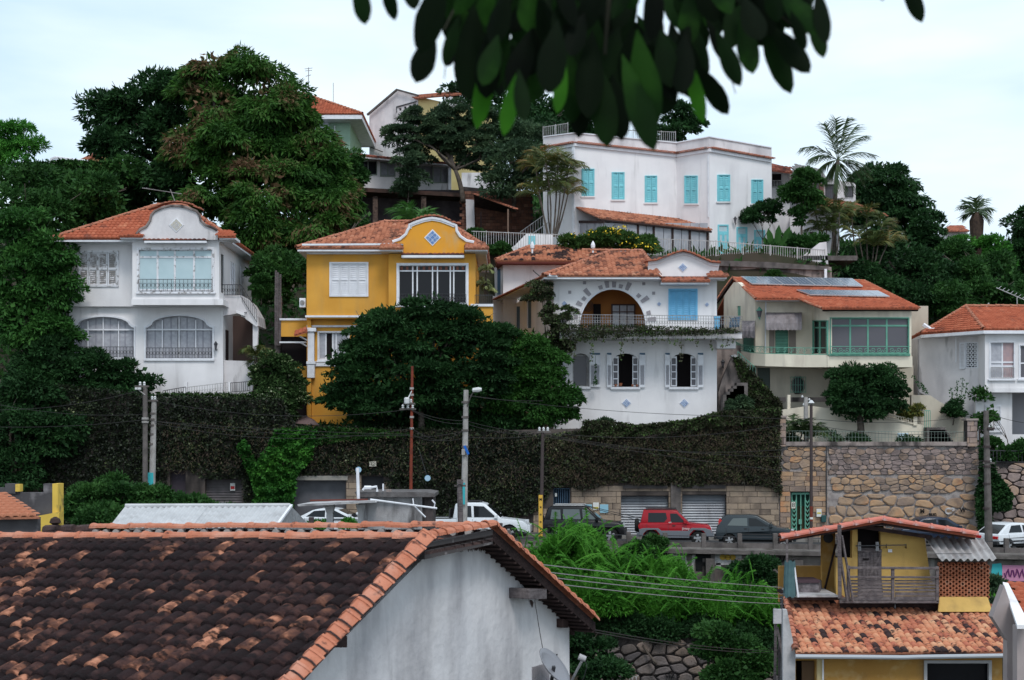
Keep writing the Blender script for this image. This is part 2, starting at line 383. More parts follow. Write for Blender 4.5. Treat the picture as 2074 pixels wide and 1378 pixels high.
def ridge(p, q, par, m=RIDGE, l=.38, r=.10, up=Vector((0, 0, 1)), name='ridge_tile', vee=False, mortar=True, sag=0):
    p, q = Vector(p), Vector(q); d = q - p; n = max(1, round(d.length / l)); l2 = d.length / n; d.normalize()
    y = up.cross(d).normalized(); z = d.cross(y); me = ridge_mesh(round(l2, 3), r, m, vee)
    for i in range(n):
        R = (Matrix((d, y, z)).transposed() @ Matrix.Rotation(random.uniform(-.03, .03), 3, 'Y') @ Matrix.Rotation(random.uniform(-.02, .02), 3, 'Z')).to_euler()
        link(name, me, par, at=p + d * l2 * i + z * (random.uniform(0, .008) - sag * math.sin(math.pi * i / n)), rot=R)
def hiproof(A, B, Cc, Dd, R1, R2, par, m=TILE, su=.24, sv=.38, fascia=TRIM, faces='frlb', fh=.16, rt=True, soff=True):
    """A,B front eave (left,right); Cc,Dd back eave (right,left); R1,R2 ridge ends"""
    F_ = {'f': [A, B, R2, R1], 'r': [B, Cc, R2], 'b': [Cc, Dd, R1, R2], 'l': [Dd, A, R1]}
    if (R1 - R2).length < .05: F_['f'] = [A, B, R2]; F_['b'] = [Cc, Dd, R2]
    for k, pl in F_.items():
        if k in faces: tiled(pl, m, par, su, sv)
        else:
            nn = (pl[1] - pl[0]).cross(pl[2] - pl[0]).normalized(); MB().add(pl + [p - Vector((0, 0, .06)) for p in pl], [tuple(range(len(pl)))]).build('roof_deck', m, par)
    if rt:
        z = Vector((0, 0, .05))
        for (a, b) in ((A, R1), (B, R2), (R1, R2)):
            if (a - b).length > .3: ridge(a + z, b + z, par, r=.11, l=.42)
    if soff:
        c = (A + B + Cc + Dd) / 4; q = MB(); dn = Vector((0, 0, fh))
        ins = [p + (c - p).normalized() * .08 for p in (A, B, Cc, Dd)]
        q.hexa([p - dn for p in ins] + [p - Vector((0, 0, .062)) for p in ins]); q.build('eave', fascia, par)
def coping(P, pts, m, par, dpt=.5, step=.24, r=.085, off=-.12, name='coping_tiles'):
    q = MB(); L3 = [P.p(x, y) for x, y in pts]
    for a, b in zip(L3, L3[1:]):
        d = b - a; n = max(1, round(d.length / step)); e = d / n
        for i in range(n):
            c = a + e * (i + .5) - P.n * abs(off); up = e.normalized().cross(P.n); up = -up if up.z < 0 else up
            w = e.length / 2; h = random.uniform(.9, 1.1)
            vs = []
            for (dd, kk) in ((0, 1), (dpt, .85)):
                for t in range(6): th = math.pi * t / 5; vs.append(c + P.n * dd + e.normalized() * math.cos(th) * w * 1.05 + up * (math.sin(th) * r * kk * h - .02))
            q.add(vs, [(j, j + 1, j + 7, j + 6) for j in range(5)] + [(0, 1, 2, 3, 4, 5), (11, 10, 9, 8, 7, 6), (0, 6, 11, 5)])
    return q.build(name, m, par, 'stuff')

def leaf_cloud(cen, L, w, seed, droop=.35, up=.5, outd=None):
    r = np.random.default_rng(seed); n = len(cen)
    d = r.normal(size=(n, 3)); d /= np.linalg.norm(d, axis=1)[:, None]
    if outd is not None: d = d * .75 + outd
    d[:, 2] -= droop; d /= np.linalg.norm(d, axis=1)[:, None]
    s = np.cross(d, r.normal(size=(n, 3)) * (1 - up) + np.array([0, 0, 1]) * up); s /= np.linalg.norm(s, axis=1)[:, None] + 1e-6
    l = (L * r.uniform(.6, 1.25, n))[:, None]; ww = (w * r.uniform(.7, 1.2, n))[:, None]
    nn = np.cross(d, s)
    v = np.stack([cen, cen + d * l * .45 + s * ww / 2 + nn * ww * .15, cen + d * l - nn * l * .08, cen + d * l * .45 - s * ww / 2 + nn * ww * .15], 1).reshape(-1, 3)
    return v, np.arange(4 * n, dtype=np.int32).reshape(-1, 4)
def blob_pts(blobs, n, cr, seed, back=.35, flat=.75, fill=.25):
    """points in small clumps spread over ellipsoids; blobs = (px,py,D,rx_px,ry_px,depth_m)"""
    r = np.random.default_rng(seed); P = []; O = []
    area = np.array([b[3] * b[4] for b in blobs], float); area /= area.sum(); cores = []
    for b, a in zip(blobs, area):
        c = np.array(W(b[0], b[1], b[2])); k = b[2] / F; R = np.array([b[3] * k, b[5], b[4] * k]); m = int(n * a)
        if m < 8: continue
        nc = max(4, int(2.2 * (R[0] * R[2]) / (cr * cr)) + int(R[1] / cr))
        d = r.normal(size=(nc * 3, 3)); d /= np.linalg.norm(d, axis=1)[:, None]
        d = d[(d[:, 1] < .25) | (r.random(len(d)) < back)][:nc]; nc = len(d)
        cc = c + d * R * (1 - cr / max(R.min(), cr * 1.5) * .5) * (1 - fill * r.random((nc, 1)) ** 2) ; crs = cr * r.uniform(.55, 1.35, nc)
        ix = r.integers(0, nc, m); q = r.normal(size=(m, 3)); q /= np.linalg.norm(q, axis=1)[:, None]; q[:, 2] = np.abs(q[:, 2]) * .95 - .25
        rad = crs[ix][:, None] * r.uniform(.75, 1.12, (m, 1)); P.append(cc[ix] + q * rad * np.array([1, 1, flat])); O.append(q * .6 + d[ix] * .5)
        cores.append((c, R))
    return np.concatenate(P), np.concatenate(O), cores
def crown(name, blobs, n, L, w, m, par, cr=.8, seed=1, core=.8, droop=.35, kind=None, back=.35, flat=.75, fill=.25, up=.5, od=1.0):
    P, O, cores = blob_pts(blobs, n, cr, seed, back, flat, fill)
    parts = [leaf_cloud(P, L, w, seed + 1, droop, up, O * od)]
    if core:                                       # coarser inner leaves keep the crown closed
        r = np.random.default_rng(seed + 5); tot = sum(R[0] * R[2] for _, R in cores)
        for c, R in cores:
            k_ = int(9 * core * R[0] * R[2] / (L * 1.5) ** 2 * 3.6); d = r.normal(size=(k_, 3)); d /= np.linalg.norm(d, axis=1)[:, None]
            pt = c + d * R * (r.uniform(core * .45, core, (k_, 1))); parts.append(leaf_cloud(pt, L * 1.35, w * 2.2, seed + 7, .1, .6, d * .3))
    w0 = np.array(org(par)); vs = []; fs = []; k = 0
    for v, f in parts: vs.append(v - w0); fs.append(f + k); k += len(v)
    o = link(name, npmesh(name, np.concatenate(vs), np.concatenate(fs), m), par, kind); return o
def limb(q, p0, p1, r0, r1, bend=.15, n=4, rnd=random):
    p0, p1 = Vector(p0), Vector(p1); L_ = (p1 - p0).length; pts = []
    b = Vector((rnd.uniform(-1, 1), rnd.uniform(-1, 1), rnd.uniform(-.3, .6))) * L_ * bend
    for i in range(n + 1): t = i / n; pts.append(p0.lerp(p1, t) + b * math.sin(math.pi * t))
    q.tube(pts, r0, 7, r1); return pts
BARK = mat('grey_brown_bark', (.07, .055, .045), (.12, .10, .085), scale=4, bump=.6, bscale=16)
def leafm(name, a, b, c=None, **k):
    return mat(name, a, [(.45, b), (1, c or b)], island=.45, scale=k.pop('scale', .6), rough=.6, trans=.16, spec=.12, **k)
LDARK = leafm('dark_green_leaves', (.009, .026, .010), (.017, .050, .016), (.032, .090, .026))
LMID = leafm('mid_green_leaves', (.012, .040, .011), (.025, .075, .017), (.050, .125, .028))
LBRI = leafm('bright_green_leaves', (.02, .09, .014), (.045, .17, .024), (.09, .27, .04))
LGREY = leafm('grey_green_leaves', (.02, .04, .022), (.04, .075, .038), (.075, .12, .055))
LMANGO = mat('mango_leaves_green_and_rust', (.010, .042, .008), [(.34, (.022, .066, .012)), (.58, (.046, .125, .020)), (.70, (.07, .10, .03)), (.80, (.14, .085, .045)), (1, (.19, .105, .065))], island=.28, scale=.3, lo=.34, hi=.68, rough=.6, trans=.16, spec=.12)
LIVY = mat('dark_ivy_leaves', (.006, .009, .005), [(.5, (.012, .019, .008)), (.9, (.03, .05, .016)), (.97, (.12, .15, .05)), (1, (.4, .42, .25))], island=.75, scale=.5, rough=.6, trans=.1)
LDRY = mat('dry_brown_vine', (.05, .035, .03), [(.6, (.09, .065, .045)), (1, (.08, .12, .04))], island=.7, scale=2, rough=.9)
LPALM = mat('palm_leaflets', (.02, .042, .015), [(.5, (.04, .075, .025)), (1, (.09, .12, .04))], island=.6, scale=.8, rough=.45, trans=.2)
LPALMO = mat('palm_leaflets_yellowing', (.04, .07, .02), [(.5, (.09, .12, .03)), (.75, (.2, .14, .04)), (1, (.34, .15, .05))], island=.45, scale=.35, rough=.5, trans=.2)
def tree(name, label, cat, base, blobs, n, L, w, m, cr=.8, seed=1, core=.8, tr=.25, limbs=5, trunk_top=None, group=None, **k):
    """base (px,py,D)"""
    b = W(*base); o = thing(name, label, cat, b, group); rr = random.Random(seed)
    q = MB(); top = W(*trunk_top) if trunk_top else b.lerp(W(*blobs[0][:3]), .45)
    limb(q, b - Vector((0, 0, .3)), top, tr, tr * .65, .05, 5, rr)
    for bl in blobs[:limbs]:
        e = W(*bl[:3]); pts = limb(q, top, e, tr * .5, tr * .15, .12, 4, rr)
        for j in range(3):
            e2 = e + Vector((rr.uniform(-1, 1) * bl[3], 0, rr.uniform(0, .9) * bl[4])) * bl[2] / F + Vector((0, rr.uniform(-.5, .5) * bl[5], 0))
            limb(q, pts[2], e2, tr * .2, tr * .05, .12, 3, rr)
    q.sm = True; q.build('trunk', BARK, o)
    crown('crown', blobs, n, L, w, m, o, cr, seed, core, **k); return o
def frond(q, base, tip, droop, nl, ll, lw, rr, wind=Vector((0, 0, 0))):
    """one palm frond: rachis plus leaflets, as faces in lists"""
    base, tip = Vector(base), Vector(tip); pts = []
    for i in range(9):
        t = i / 8; pts.append(base.lerp(tip, t) + Vector((0, 0, 1)) * (math.sin(math.pi * t * .8) * droop))
    q.tube(pts, .03, 3, .008)
    for i in range(nl):
        t = .12 + .88 * i / nl; k = t * 8; j = min(7, int(k)); p = pts[j].lerp(pts[j + 1], k - j); d = (pts[j + 1] - pts[j]).normalized()
        s = d.cross(Vector((0, 0, 1)));
        if s.length < .1: s = Vector((1, 0, 0))
        s.normalize(); l = ll * (.35 + math.sin(math.pi * min(1, t * .9 + .08)) * .75) * rr.uniform(.8, 1.1)
        for sg in (-1, 1):
            e = (s * sg * .6 + d * .95 + Vector((0, 0, rr.uniform(-.75, -.25))) + wind).normalized() * l
            h = d * lw * .5
            q.add([p - h, p + h, p + e * .55 + h * .8 + Vector((0, 0, -.02)), p + e + Vector((0, 0, -l * .12)), p + e * .55 - h * .8], [(0, 1, 2, 3, 4)])
def palm(name, label, base, top, fr, m, ll=.6, lw=.06, tr=.14, nl=26, seed=3, wind=Vector((0, 0, 0)), group=None, cat='palm tree', stems=None, droop=.25):
    b = W(*base); o = thing(name, label, cat, b, group); rr = random.Random(seed); q = MB(); tp = W(*top)
    for (sb, st) in (stems or [(base, top)]): limb(q, W(*sb), W(*st), tr, tr * .7, .04, 5, rr)
    q.build('trunk', BARK, o)
    for f in fr:
        fb = W(*f[0]) if len(f) > 1 and isinstance(f[0], tuple) else tp; e = f[1] if isinstance(f[0], tuple) else f
        q = MB(); tip = W(e[0], e[1], top[2] + (e[2] if len(e) > 2 else rr.uniform(-1.2, 1.2))); L_ = (tip - fb).length
        frond(q, fb, tip, L_ * (droop + rr.uniform(-.06, .06)), nl, ll, lw, rr, wind); q.build('frond', m, o)
    return o

def clip(poly, a, b, c):                            # keep ax+by<=c
    out = []; n = len(poly)
    for i in range(n):
        p, q = poly[i], poly[(i + 1) % n]; fp, fq = a * p[0] + b * p[1] - c, a * q[0] + b * q[1] - c
        if fp <= 0: out.append(p)
        if fp * fq < 0: t = fp / (fp - fq); out.append((p[0] + (q[0] - p[0]) * t, p[1] + (q[1] - p[1]) * t))
    return out
def rubble(P, region, cw, ch, m, par, gap=1.2, depth=.16, seed=1, holes=(), jit=.38, proud=.10, name='stone', hgrow=None):
    """irregular stones (Voronoi cells of a jittered bond) inside a pixel polygon, each an object"""
    r = random.Random(seed); xs = [p[0] for p in region]; ys = [p[1] for p in region]; pts = []; y = min(ys) - ch; row = 0
    while y < max(ys) + ch:
        g = hgrow(y) if hgrow else 1; x = min(xs) - cw * g * (1 + .5 * (row % 2))
        while x < max(xs) + cw * g: pts.append((x + r.uniform(-jit, jit) * cw * g, y + r.uniform(-jit, jit) * ch * g * .8, g)); x += cw * g * r.uniform(.75, 1.3)
        y += ch * g; row += 1
    k = cw / ch
    for i, (x, y, g) in enumerate(pts):
        if not inpoly(x, y, region): continue
        if any(inpoly(x, y, h) for h in holes): continue
        cell = [(x - 90, y - 60), (x + 90, y - 60), (x + 90, y + 60), (x - 90, y + 60)]
        for j, (x2, y2, _) in enumerate(pts):
            if j == i or abs(x2 - x) > cw * 3.2 * g or abs(y2 - y) > ch * 3.2 * g: continue
            dx, dy = (x2 - x), (y2 - y) * k * k; mx_, my_ = (x + x2) / 2, (y + y2) / 2
            cell = clip(cell, dx, dy, dx * mx_ + dy * my_)
            if len(cell) < 3: break
        for e in range(len(region)):                # convex region clip
            (ax, ay), (bx, by) = region[e], region[(e + 1) % len(region)]; nx, ny = by - ay, -(bx - ax)
            cell = clip(cell, nx, ny, nx * ax + ny * ay) if len(cell) > 2 else cell
        for hl in holes:                            # axis-aligned holes: cut on the side the stone lies
            if len(cell) < 3: break
            hx0, hx1 = min(p[0] for p in hl), max(p[0] for p in hl); hy0, hy1 = min(p[1] for p in hl), max(p[1] for p in hl)
            dxl, dxr, dyt = hx0 - x, x - hx1, hy0 - y
            mm = max(dxl, dxr, dyt)
            if mm == dxl: cell = clip(cell, 1, 0, hx0)
            elif mm == dxr: cell = clip(cell, -1, 0, -hx1)
            else: cell = clip(cell, 0, 1, hy0)
        if len(cell) < 3: continue
        cx_, cy_ = sum(p[0] for p in cell) / len(cell), sum(p[1] for p in cell) / len(cell)
        sz = max(max(abs(p[0] - cx_) for p in cell), 1)
        if sz < 2.5: continue
        sh = lambda q, s_: (cx_ + (q[0] - cx_) * max(.2, 1 - s_ / max(math.hypot(q[0] - cx_, q[1] - cy_), .1)), cy_ + (q[1] - cy_) * max(.2, 1 - s_ / max(math.hypot(q[0] - cx_, q[1] - cy_), .1)))
        # cut sharp corners
        c2 = []
        for a in range(len(cell)):
            p0, p1, p2 = cell[a - 1], cell[a], cell[(a + 1) % len(cell)]
            c2 += [(lerp(p1[0], p0[0], .22), lerp(p1[1], p0[1], .22)), (lerp(p1[0], p2[0], .22), lerp(p1[1], p2[1], .22))]
        pr = proud * r.uniform(.5, 1.2); A = [P.p(*sh(q, gap), 0) for q in c2]; B = [P.p(*sh(q, gap * 1.3), -pr * .7) for q in c2]; Cq = [P.p(*sh(q, gap * 3), -pr + r.uniform(-.012, .012)) for q in c2]
        n = len(c2); vs = A + B + Cq; c0 = sum(vs, Vector()) / len(vs)
        q = MB().add(vs, [(a, (a + 1) % n, n + (a + 1) % n, n + a) for a in range(n)] + [(n + a, n + (a + 1) % n, 2 * n + (a + 1) % n, 2 * n + a) for a in range(n)] + [tuple(range(2 * n, 3 * n))])
        q.build(name, m, par)
def ashlar(P, x0, y0, x1, y1, bw, bh, m, par, holes=(), gap=.5, proud=.04, seed=2, name='stone_block'):
    r = random.Random(seed); y = y0; row = 0; cache = []
    while y < y1 - 2:
        h = min(bh * r.uniform(.85, 1.15), y1 - y); x = x0 - bw * .5 * (row % 2)
        while x < x1:
            w = bw * r.uniform(.7, 1.3); a, b = max(x, x0), min(x + w, x1); segs = [(a, b)]
            for hl in holes:
                if hl[1] < y + h * .6 and hl[3] > y + h * .4:
                    segs = [s for (p, q) in segs for s in ((p, min(q, hl[0])), (max(p, hl[2]), q)) if s[1] - s[0] > 1.5]
            for (p, q) in segs:
                if q - p > 2: MB().plate(P, rc(p + gap, y + gap, q - gap, y + h - gap), proud + .02, -proud * r.uniform(.5, 1)).build(name, m, par)
            x += w
        y += h; row += 1
def lettering(text, P, cx, cy, hpx, m, par, name='lettering', ext=.004, off=-.02, bold=0):
    """flat print: built from a font curve, converted to a mesh at the wanted height"""
    cu = bpy.data.curves.new('lettering', 'FONT'); cu.body = text; cu.align_x = 'CENTER'; cu.align_y = 'CENTER'; cu.size = 1; cu.extrude = .005; cu.offset = bold
    ob = bpy.data.objects.new('tmp', cu); me = bpy.data.meshes.new_from_object(ob); bpy.data.objects.remove(ob)
    c = P.p(cx, cy, off); k = abs(P.p(cx, cy - hpx / 2, off).z - P.p(cx, cy + hpx / 2, off).z) / .7
    n = -P.n; u = Vector((0, 0, 1)).cross(n).normalized(); v = n.cross(u)
    w = org(par); me.transform(Matrix.Translation(c - w) @ Matrix((u, v, n)).transposed().to_4x4() @ Matrix.Scale(k, 4)); me.materials.clear(); me.materials.append(m)
    return link(name, me, par)

EARTH = mat('dark_earth_and_weeds', (.022, .028, .014), (.05, .04, .03), scale=.6, bump=.6, bscale=4, rough=1)
ASPH = mat('asphalt', (.06, .06, .063), (.045, .045, .047), scale=2, bump=.2, bscale=40, rough=.95)
PAVE = mat('concrete_pavement', (.24, .225, .21), (.16, .15, .14), scale=2.5, bump=.3, bscale=20, dirt=((.07, .06, .05), .7, 1.8, .5, .7, 0))
prof = [(-60, 3), (-10, 4), (30, 6.2), (48, 6.4), (57.0, 7.5), (57.35, 12.2), (62, 13.0), (65.4, 12.9), (65.6, 13.6), (74.76, 13.7), (74.8, 20.2), (84, 21), (89.5, 25.5), (90.6, 31.6), (104, 32.2), (109, 37), (130, 42), (150, 45), (190, 47), (1500, 40), (4500, 0)]
ys = sorted(set([p[0] for p in prof] + list(np.arange(-60, 190, 1.7)))); xs = [-3500, -600, -120] + list(np.arange(-70, 71, 2.2)) + [120, 600, 3500]
py_, pz_ = [p[0] for p in prof], [p[1] for p in prof]; gv = []; gf = []
def ground_z(x, y):
    z = float(np.interp(y, py_, pz_)); wt = max(0, min(1, (x + 8) / 2)) * max(0, min(1, (22 - x) / .6))
    if 84 < y < 300: z = z * wt + (1 - wt) * float(np.interp(y, [84, 95, 110, 130, 150, 300], [21, 25.5, 32, 38, 41, 41]))
    if y > 92: z -= max(0, min(1, (x - 30) / 20)) * min(1, (y - 92) * .1)
    if 75 < y < 92 and x > 16: z -= min(4, (x - 16) * .15) * (y - 75) / 17
    if 74.7 < y < 84 and x > 14: z = 19.55 + max(0, y - 80) * .3
    if y > 76: z += .4 * math.sin(x * .31 + y * .17) * math.sin(y * .23)
    return z
for y in ys:
    for x in xs: gv.append((x, y, ground_z(x, y)))
n_ = len(xs)
for j in range(len(ys) - 1):
    for i in range(n_ - 1): gf.append((j * n_ + i, j * n_ + i + 1, (j + 1) * n_ + i + 1, (j + 1) * n_ + i))
link('hillside', npmesh('hillside', gv, gf, EARTH), None, 'structure')
RZ = 14.75                                         # road surface
MB().box((-90, 66.9, RZ - .3), (90, 72.4, RZ)).build('road', ASPH, None, 'structure')
q = MB().box((-90, 72.42, RZ - .3), (90, 74.05, RZ + .13)); x = -90
while x < 90: q.box((x, 72.3, RZ - .3), (x + 1.17, 72.415, RZ + .14)); x += 1.2
q.build('far_pavement', PAVE, None, 'structure')
q = MB().box((-90, 65.75, RZ - .35), (90, 66.7, RZ + .10)); x = -90
while x < 90: q.box((x, 66.71, RZ - .3), (x + 1.17, 66.88, RZ + .16)); x += 1.2
q.build('near_pavement', PAVE, None, 'structure')

P65 = Fr(65.6); z_ = lambda D, y: CZ + (HY - y) * D / F
o = thing('road_retaining_wall', 'grimy concrete wall holding up the road edge, with graffiti under the parapet', 'wall', (13, 65.7, 12))
q = MB().box((-90, 65.5, 11), (90, 65.75, 14.55)); q.build('wall_face', mat('grimy_road_wall', (.09, .075, .07), (.20, .17, .16), scale=.9, bump=.5, dirt=[((.35, .33, .33), .8, 1.3, .6, .72, .25), ((.03, .025, .025), .8, 1.8, .5, .7, .3)]), o)
q = MB(); 
for px in (1375, 1440, 1500, 1562, 1620, 1680, 1740): q.box((W(px, 0, 65).x - .2, 65.2, 11.5), (W(px, 0, 65).x + .2, 65.5, 14.4))
MB().box((-90, 65.1, 14.62), (90, 65.75, 14.80)).build('edge_beam', CONC, o)
q.build('buttress', CONC, o)
BLK = mat('black_graffiti_paint', (.012, .012, .013)); WPT = mat('white_graffiti_paint', (.5, .48, .48), (.3, .28, .28), scale=4); YPT = mat('yellow_graffiti_paint', (.45, .28, .05)); PKP = mat('pink_graffiti_paint', (.5, .22, .35)); TQP = mat('turquoise_graffiti_paint', (.05, .38, .42))
Pg = Fr(65.48)
for (lp, m) in [(rc(1362, 1128, 1372, 1170), WPT), ([(1378, 1130), (1388, 1130), (1398, 1166), (1391, 1168)], WPT), ([(1402, 1130), (1409, 1130), (1404, 1165), (1400, 1165)], WPT),
                ([(1409, 1125), (1440, 1125), (1440, 1137), (1423, 1137), (1423, 1145), (1436, 1145), (1436, 1152), (1423, 1152), (1423, 1162), (1409, 1162)], BLK), (rc(1450, 1146, 1460, 1157), WPT),
                (rc(1340, 1126, 1352, 1158), BLK), (rc(1448, 1126, 1502, 1150), WPT)]:
    MB().plate(Pg, lp, .01, -.02 - .004 * (m is BLK)).build('graffiti', m, o)
q = MB()
for cx in (1464, 1474, 1484): q.plate(Pg, [(cx + 6.5 * math.cos(a * .63), 1134 + 6 * math.sin(a * .63)) for a in range(10)], .01, -.035)
q.build('graffiti', YPT, o)
q = MB()
for (a, b) in ((1515, 1550), (1560, 1590)): q.tube([Pg.p(lerp(a, b, i / 9), 1136 + 7 * math.sin(i * 1.9), -.02) for i in range(10)], .04, 4)
q.build('graffiti', BLK, o)
MB().plate(Pg, [(2010, 1138), (2028, 1136), (2032, 1160), (2006, 1168)], .01, -.02).build('graffiti', TQP, o)
MB().plate(Pg, rc(2030, 1140, 2090, 1172), .01, -.022).build('graffiti', PKP, o)
q = MB().tube([Pg.p(2034 + 2.6 * i, 1156 + 9 * math.sin(i * 1.7), -.04) for i in range(17)], .035, 4); q.build('graffiti', mat('purple_graffiti_line', (.12, .03, .12)), o)

o = thing('road_parapet', 'weathered concrete parapet of square posts and low rail along the road edge', 'parapet', (9, 66, RZ))
for px in (560, 640, 720, 800, 880, 960, 1030, 1104, 1193, 1273, 1347, 1425, 1498, 1570, 1641, 1715, 1790, 1870, 1950, 2038, 2110):
    x = W(px, 0, 65.9).x; h = random.uniform(-.03, .05)
    bevel(MB().box((x - .105, 65.79, RZ), (x + .105, 66.0, RZ + .78 + h)).build('post', CONC, o), .02)
q = MB(); q.box((-26, 65.86, RZ + .1), (30, 65.96, RZ + .34)); q.build('low_rail', CONC, o)
q = MB(); q.bar((-26, 65.9, RZ + .62), (30, 65.9, RZ + .62), .025); q.build('steel_rail', IRON, o)
RZF = lambda x: 15.04 - .0178 * x                   # the road falls gently to the right
for ob in list(C.objects):
    w_ = org(ob) if '_w' in ob else ob.location
    if ob.type == 'MESH' and (ob.name in ('road', 'far_pavement', 'near_pavement') or (ob.parent and ob.parent.name in ('road_parapet', 'road_retaining_wall'))):
        for v_ in ob.data.vertices: v_.co.z += RZF(v_.co.x + w_.x) - RZ

PW = Fr(74.0)
o = thing('ivy_retaining_wall', 'tall dark retaining wall overgrown with ivy, with garage doors at its foot', 'wall', (-5, 74, RZ))
top = [(-60, 760), (150, 790), (330, 806), (560, 812), (600, 868), (1010, 872), (1180, 868), (1300, 862), (1400, 852), (1450, 836), (1500, 832), (1578, 832)]
op = [rc(344, 955, 376, 1110), rc(415, 970, 490, 1110), rc(594, 972, 700, 1110), rc(733, 965, 777, 1110), rc(1121, 988, 1154, 1110), rc(1258, 1004, 1354, 1110), rc(1382, 1002, 1471, 1110)]
bt = [(1578, 1110)]
for h in reversed(op): bt += [(h[2][0], 1110), (h[1][0], h[1][1]), (h[0][0], h[0][1]), (h[3][0], 1110)]
bt += [(-60, 1110)]
MB().plate(PW, top + bt, .75).build('wall_face', mat('dark_wall_render', (.06, .05, .047), (.11, .09, .08), scale=1, bump=.5, dirt=((.02, .018, .018), .8, 1.4, .5, .7, .4)), o)
MB().plate(Fr(74.7), rc(330, 950, 1490, 1110), .03).build('garage_back', VOID, o)
def roller(x0, y0, x1, y1, m, slat=5.2, y2=1108):
    q = MB(); y = y0 + 1
    while y < y2: a, b = PW.p(x0, y, .34), PW.p(x1, y + slat, .34); q.hexa([(a.x, a.y, b.z), (b.x, a.y, b.z), (b.x, a.y + .14, b.z), (a.x, a.y + .14, b.z), (a.x, a.y + .10, a.z), (b.x, a.y + .10, a.z), (b.x, a.y + .15, a.z), (a.x, a.y + .15, a.z)]); y += slat
    return q.build('roller_shutter', m, o)
SHUT = mat('ribbed_steel_shutter', (.34, .36, .39), (.26, .27, .30), scale=1.2, rough=.45, metal=.3, dirt=((.12, .11, .11), .4, 2, .55, .75, .3))
SHUTD = mat('dark_grey_shutter', (.12, .12, .135), (.08, .08, .09), scale=1.5, rough=.6)
roller(1258, 1004, 1354, 1100, SHUT); roller(1382, 1002, 1471, 1100, SHUT); roller(415, 970, 490, 1100, mat('brownish_grey_shutter', (.16, .14, .145), (.11, .10, .10), scale=2))
MB().plate(PW, rc(594, 972, 700, 1108), .05, .45).build('garage_door', SHUTD, o)
MB().plate(PW, rc(592, 964, 704, 973), .2, -.12).build('lintel', mat('pale_lintel', (.3, .28, .25)), o)
MB().plate(PW, rc(733, 965, 777, 1108), .05, .3).build('door', mat('dark_garage_door', (.05, .05, .055)), o)
MB().plate(PW, rc(344, 955, 376, 1108), .05, .3).build('door', mat('purple_grey_door', (.055, .045, .055)), o)
w = fence(PW, 1122, 990, 1153, 990, 110, 4, .02, NAVY, o, name='gate', off=.15, mid=.4); MB().plate(PW, rc(1121, 988, 1154, 1108), .04, .35).build('gate_backing', mat('dark_blue_gate', (.02, .03, .05)), o)
holes = [(1258, 1000, 1354, 1110), (1382, 998, 1471, 1110), (1121, 985, 1154, 1110)]
ashlar(PW, 1157, 984, 1578, 1106, 30, 12.5, STONEG, o, holes, seed=4); ashlar(PW, 1080, 1030, 1121, 1106, 24, 12, STONEG, o, seed=5)
ashlar(PW, 701, 962, 732, 1100, 26, 14, STONEG, o, seed=6); ashlar(PW, 778, 975, 792, 1090, 20, 14, STONEG, o, seed=6)
MB().plate(PW, rc(1359, 978, 1379, 1106), .3, -.18).build('pilaster', CONC, o)
q = MB(); [q.plate(PW, rc(a, 983, b, 990), .2, -.14) for a, b in ((1262, 1352), (1384, 1470))]; q.build('lintel', mat('dark_slat_lintel', (.06, .055, .055)), o)
ashlar(PW, 1290, 868, 1400, 890, 30, 10, STONEP, o, seed=12); ashlar(PW, 1225, 872, 1290, 884, 22, 10, STONEP, o, seed=13)
SIGNW = mat('white_sign', (.62, .62, .6)); SIGNB = mat('pale_blue_sign', (.25, .45, .55)); SIGNY = mat('yellow_sign_print', (.55, .45, .08)); RED = mat('red_sign_print', (.45, .04, .04))
INK = mat('black_sign_ink', (.02, .02, .02))
def sign(P, x0, y0, x1, y1, m, label, name='wall_sign', text=None, marks=(), cat='sign', tm=None, off=-.09, th=None):
    s = thing(name, label, cat, P.p((x0 + x1) / 2, y1, off)); MB().plate(P, rc(x0, y0, x1, y1), .03, off).build('board', m, s)
    for (a, b, c, d, mm) in marks: MB().plate(P, rc(a, b, c, d), .008, off - .01).build('print', mm, s)
    if text: lettering(text, P, (x0 + x1) / 2, (y0 + y1) / 2, th or (y1 - y0) * .6, tm or INK, s, off=off - .006)
    return s
sign(PW, 1201, 1018, 1213, 1033, SIGNW, 'small white and yellow notice on the beige stone wall right of the black car', marks=[(1202, 1027, 1212, 1031, SIGNY)])
sign(PW, 1215, 1022, 1232, 1039, SIGNB, 'pale blue square notice beside the yellow and white one, left of the garage shutters')
sign(PW, 1184, 1022, 1199, 1034, SIGNB, 'pale blue notice half hidden above the black car roof')
sign(PW, 466, 979, 476, 994, SIGNW, 'white and red warning sign on the brownish roller shutter', marks=[(467, 985, 475, 991, RED)], off=.25, text=None)
sign(PW, 748, 935, 762, 945, mat('cream_house_number_plate', (.55, .52, .45)), 'cream plate with the number 12 on the ivy wall', text='12', th=6, off=-.3)
sign(PW, 1124, 999, 1128, 1006, SIGNW, 'tiny white plate beside the dark blue gate', off=-.02)

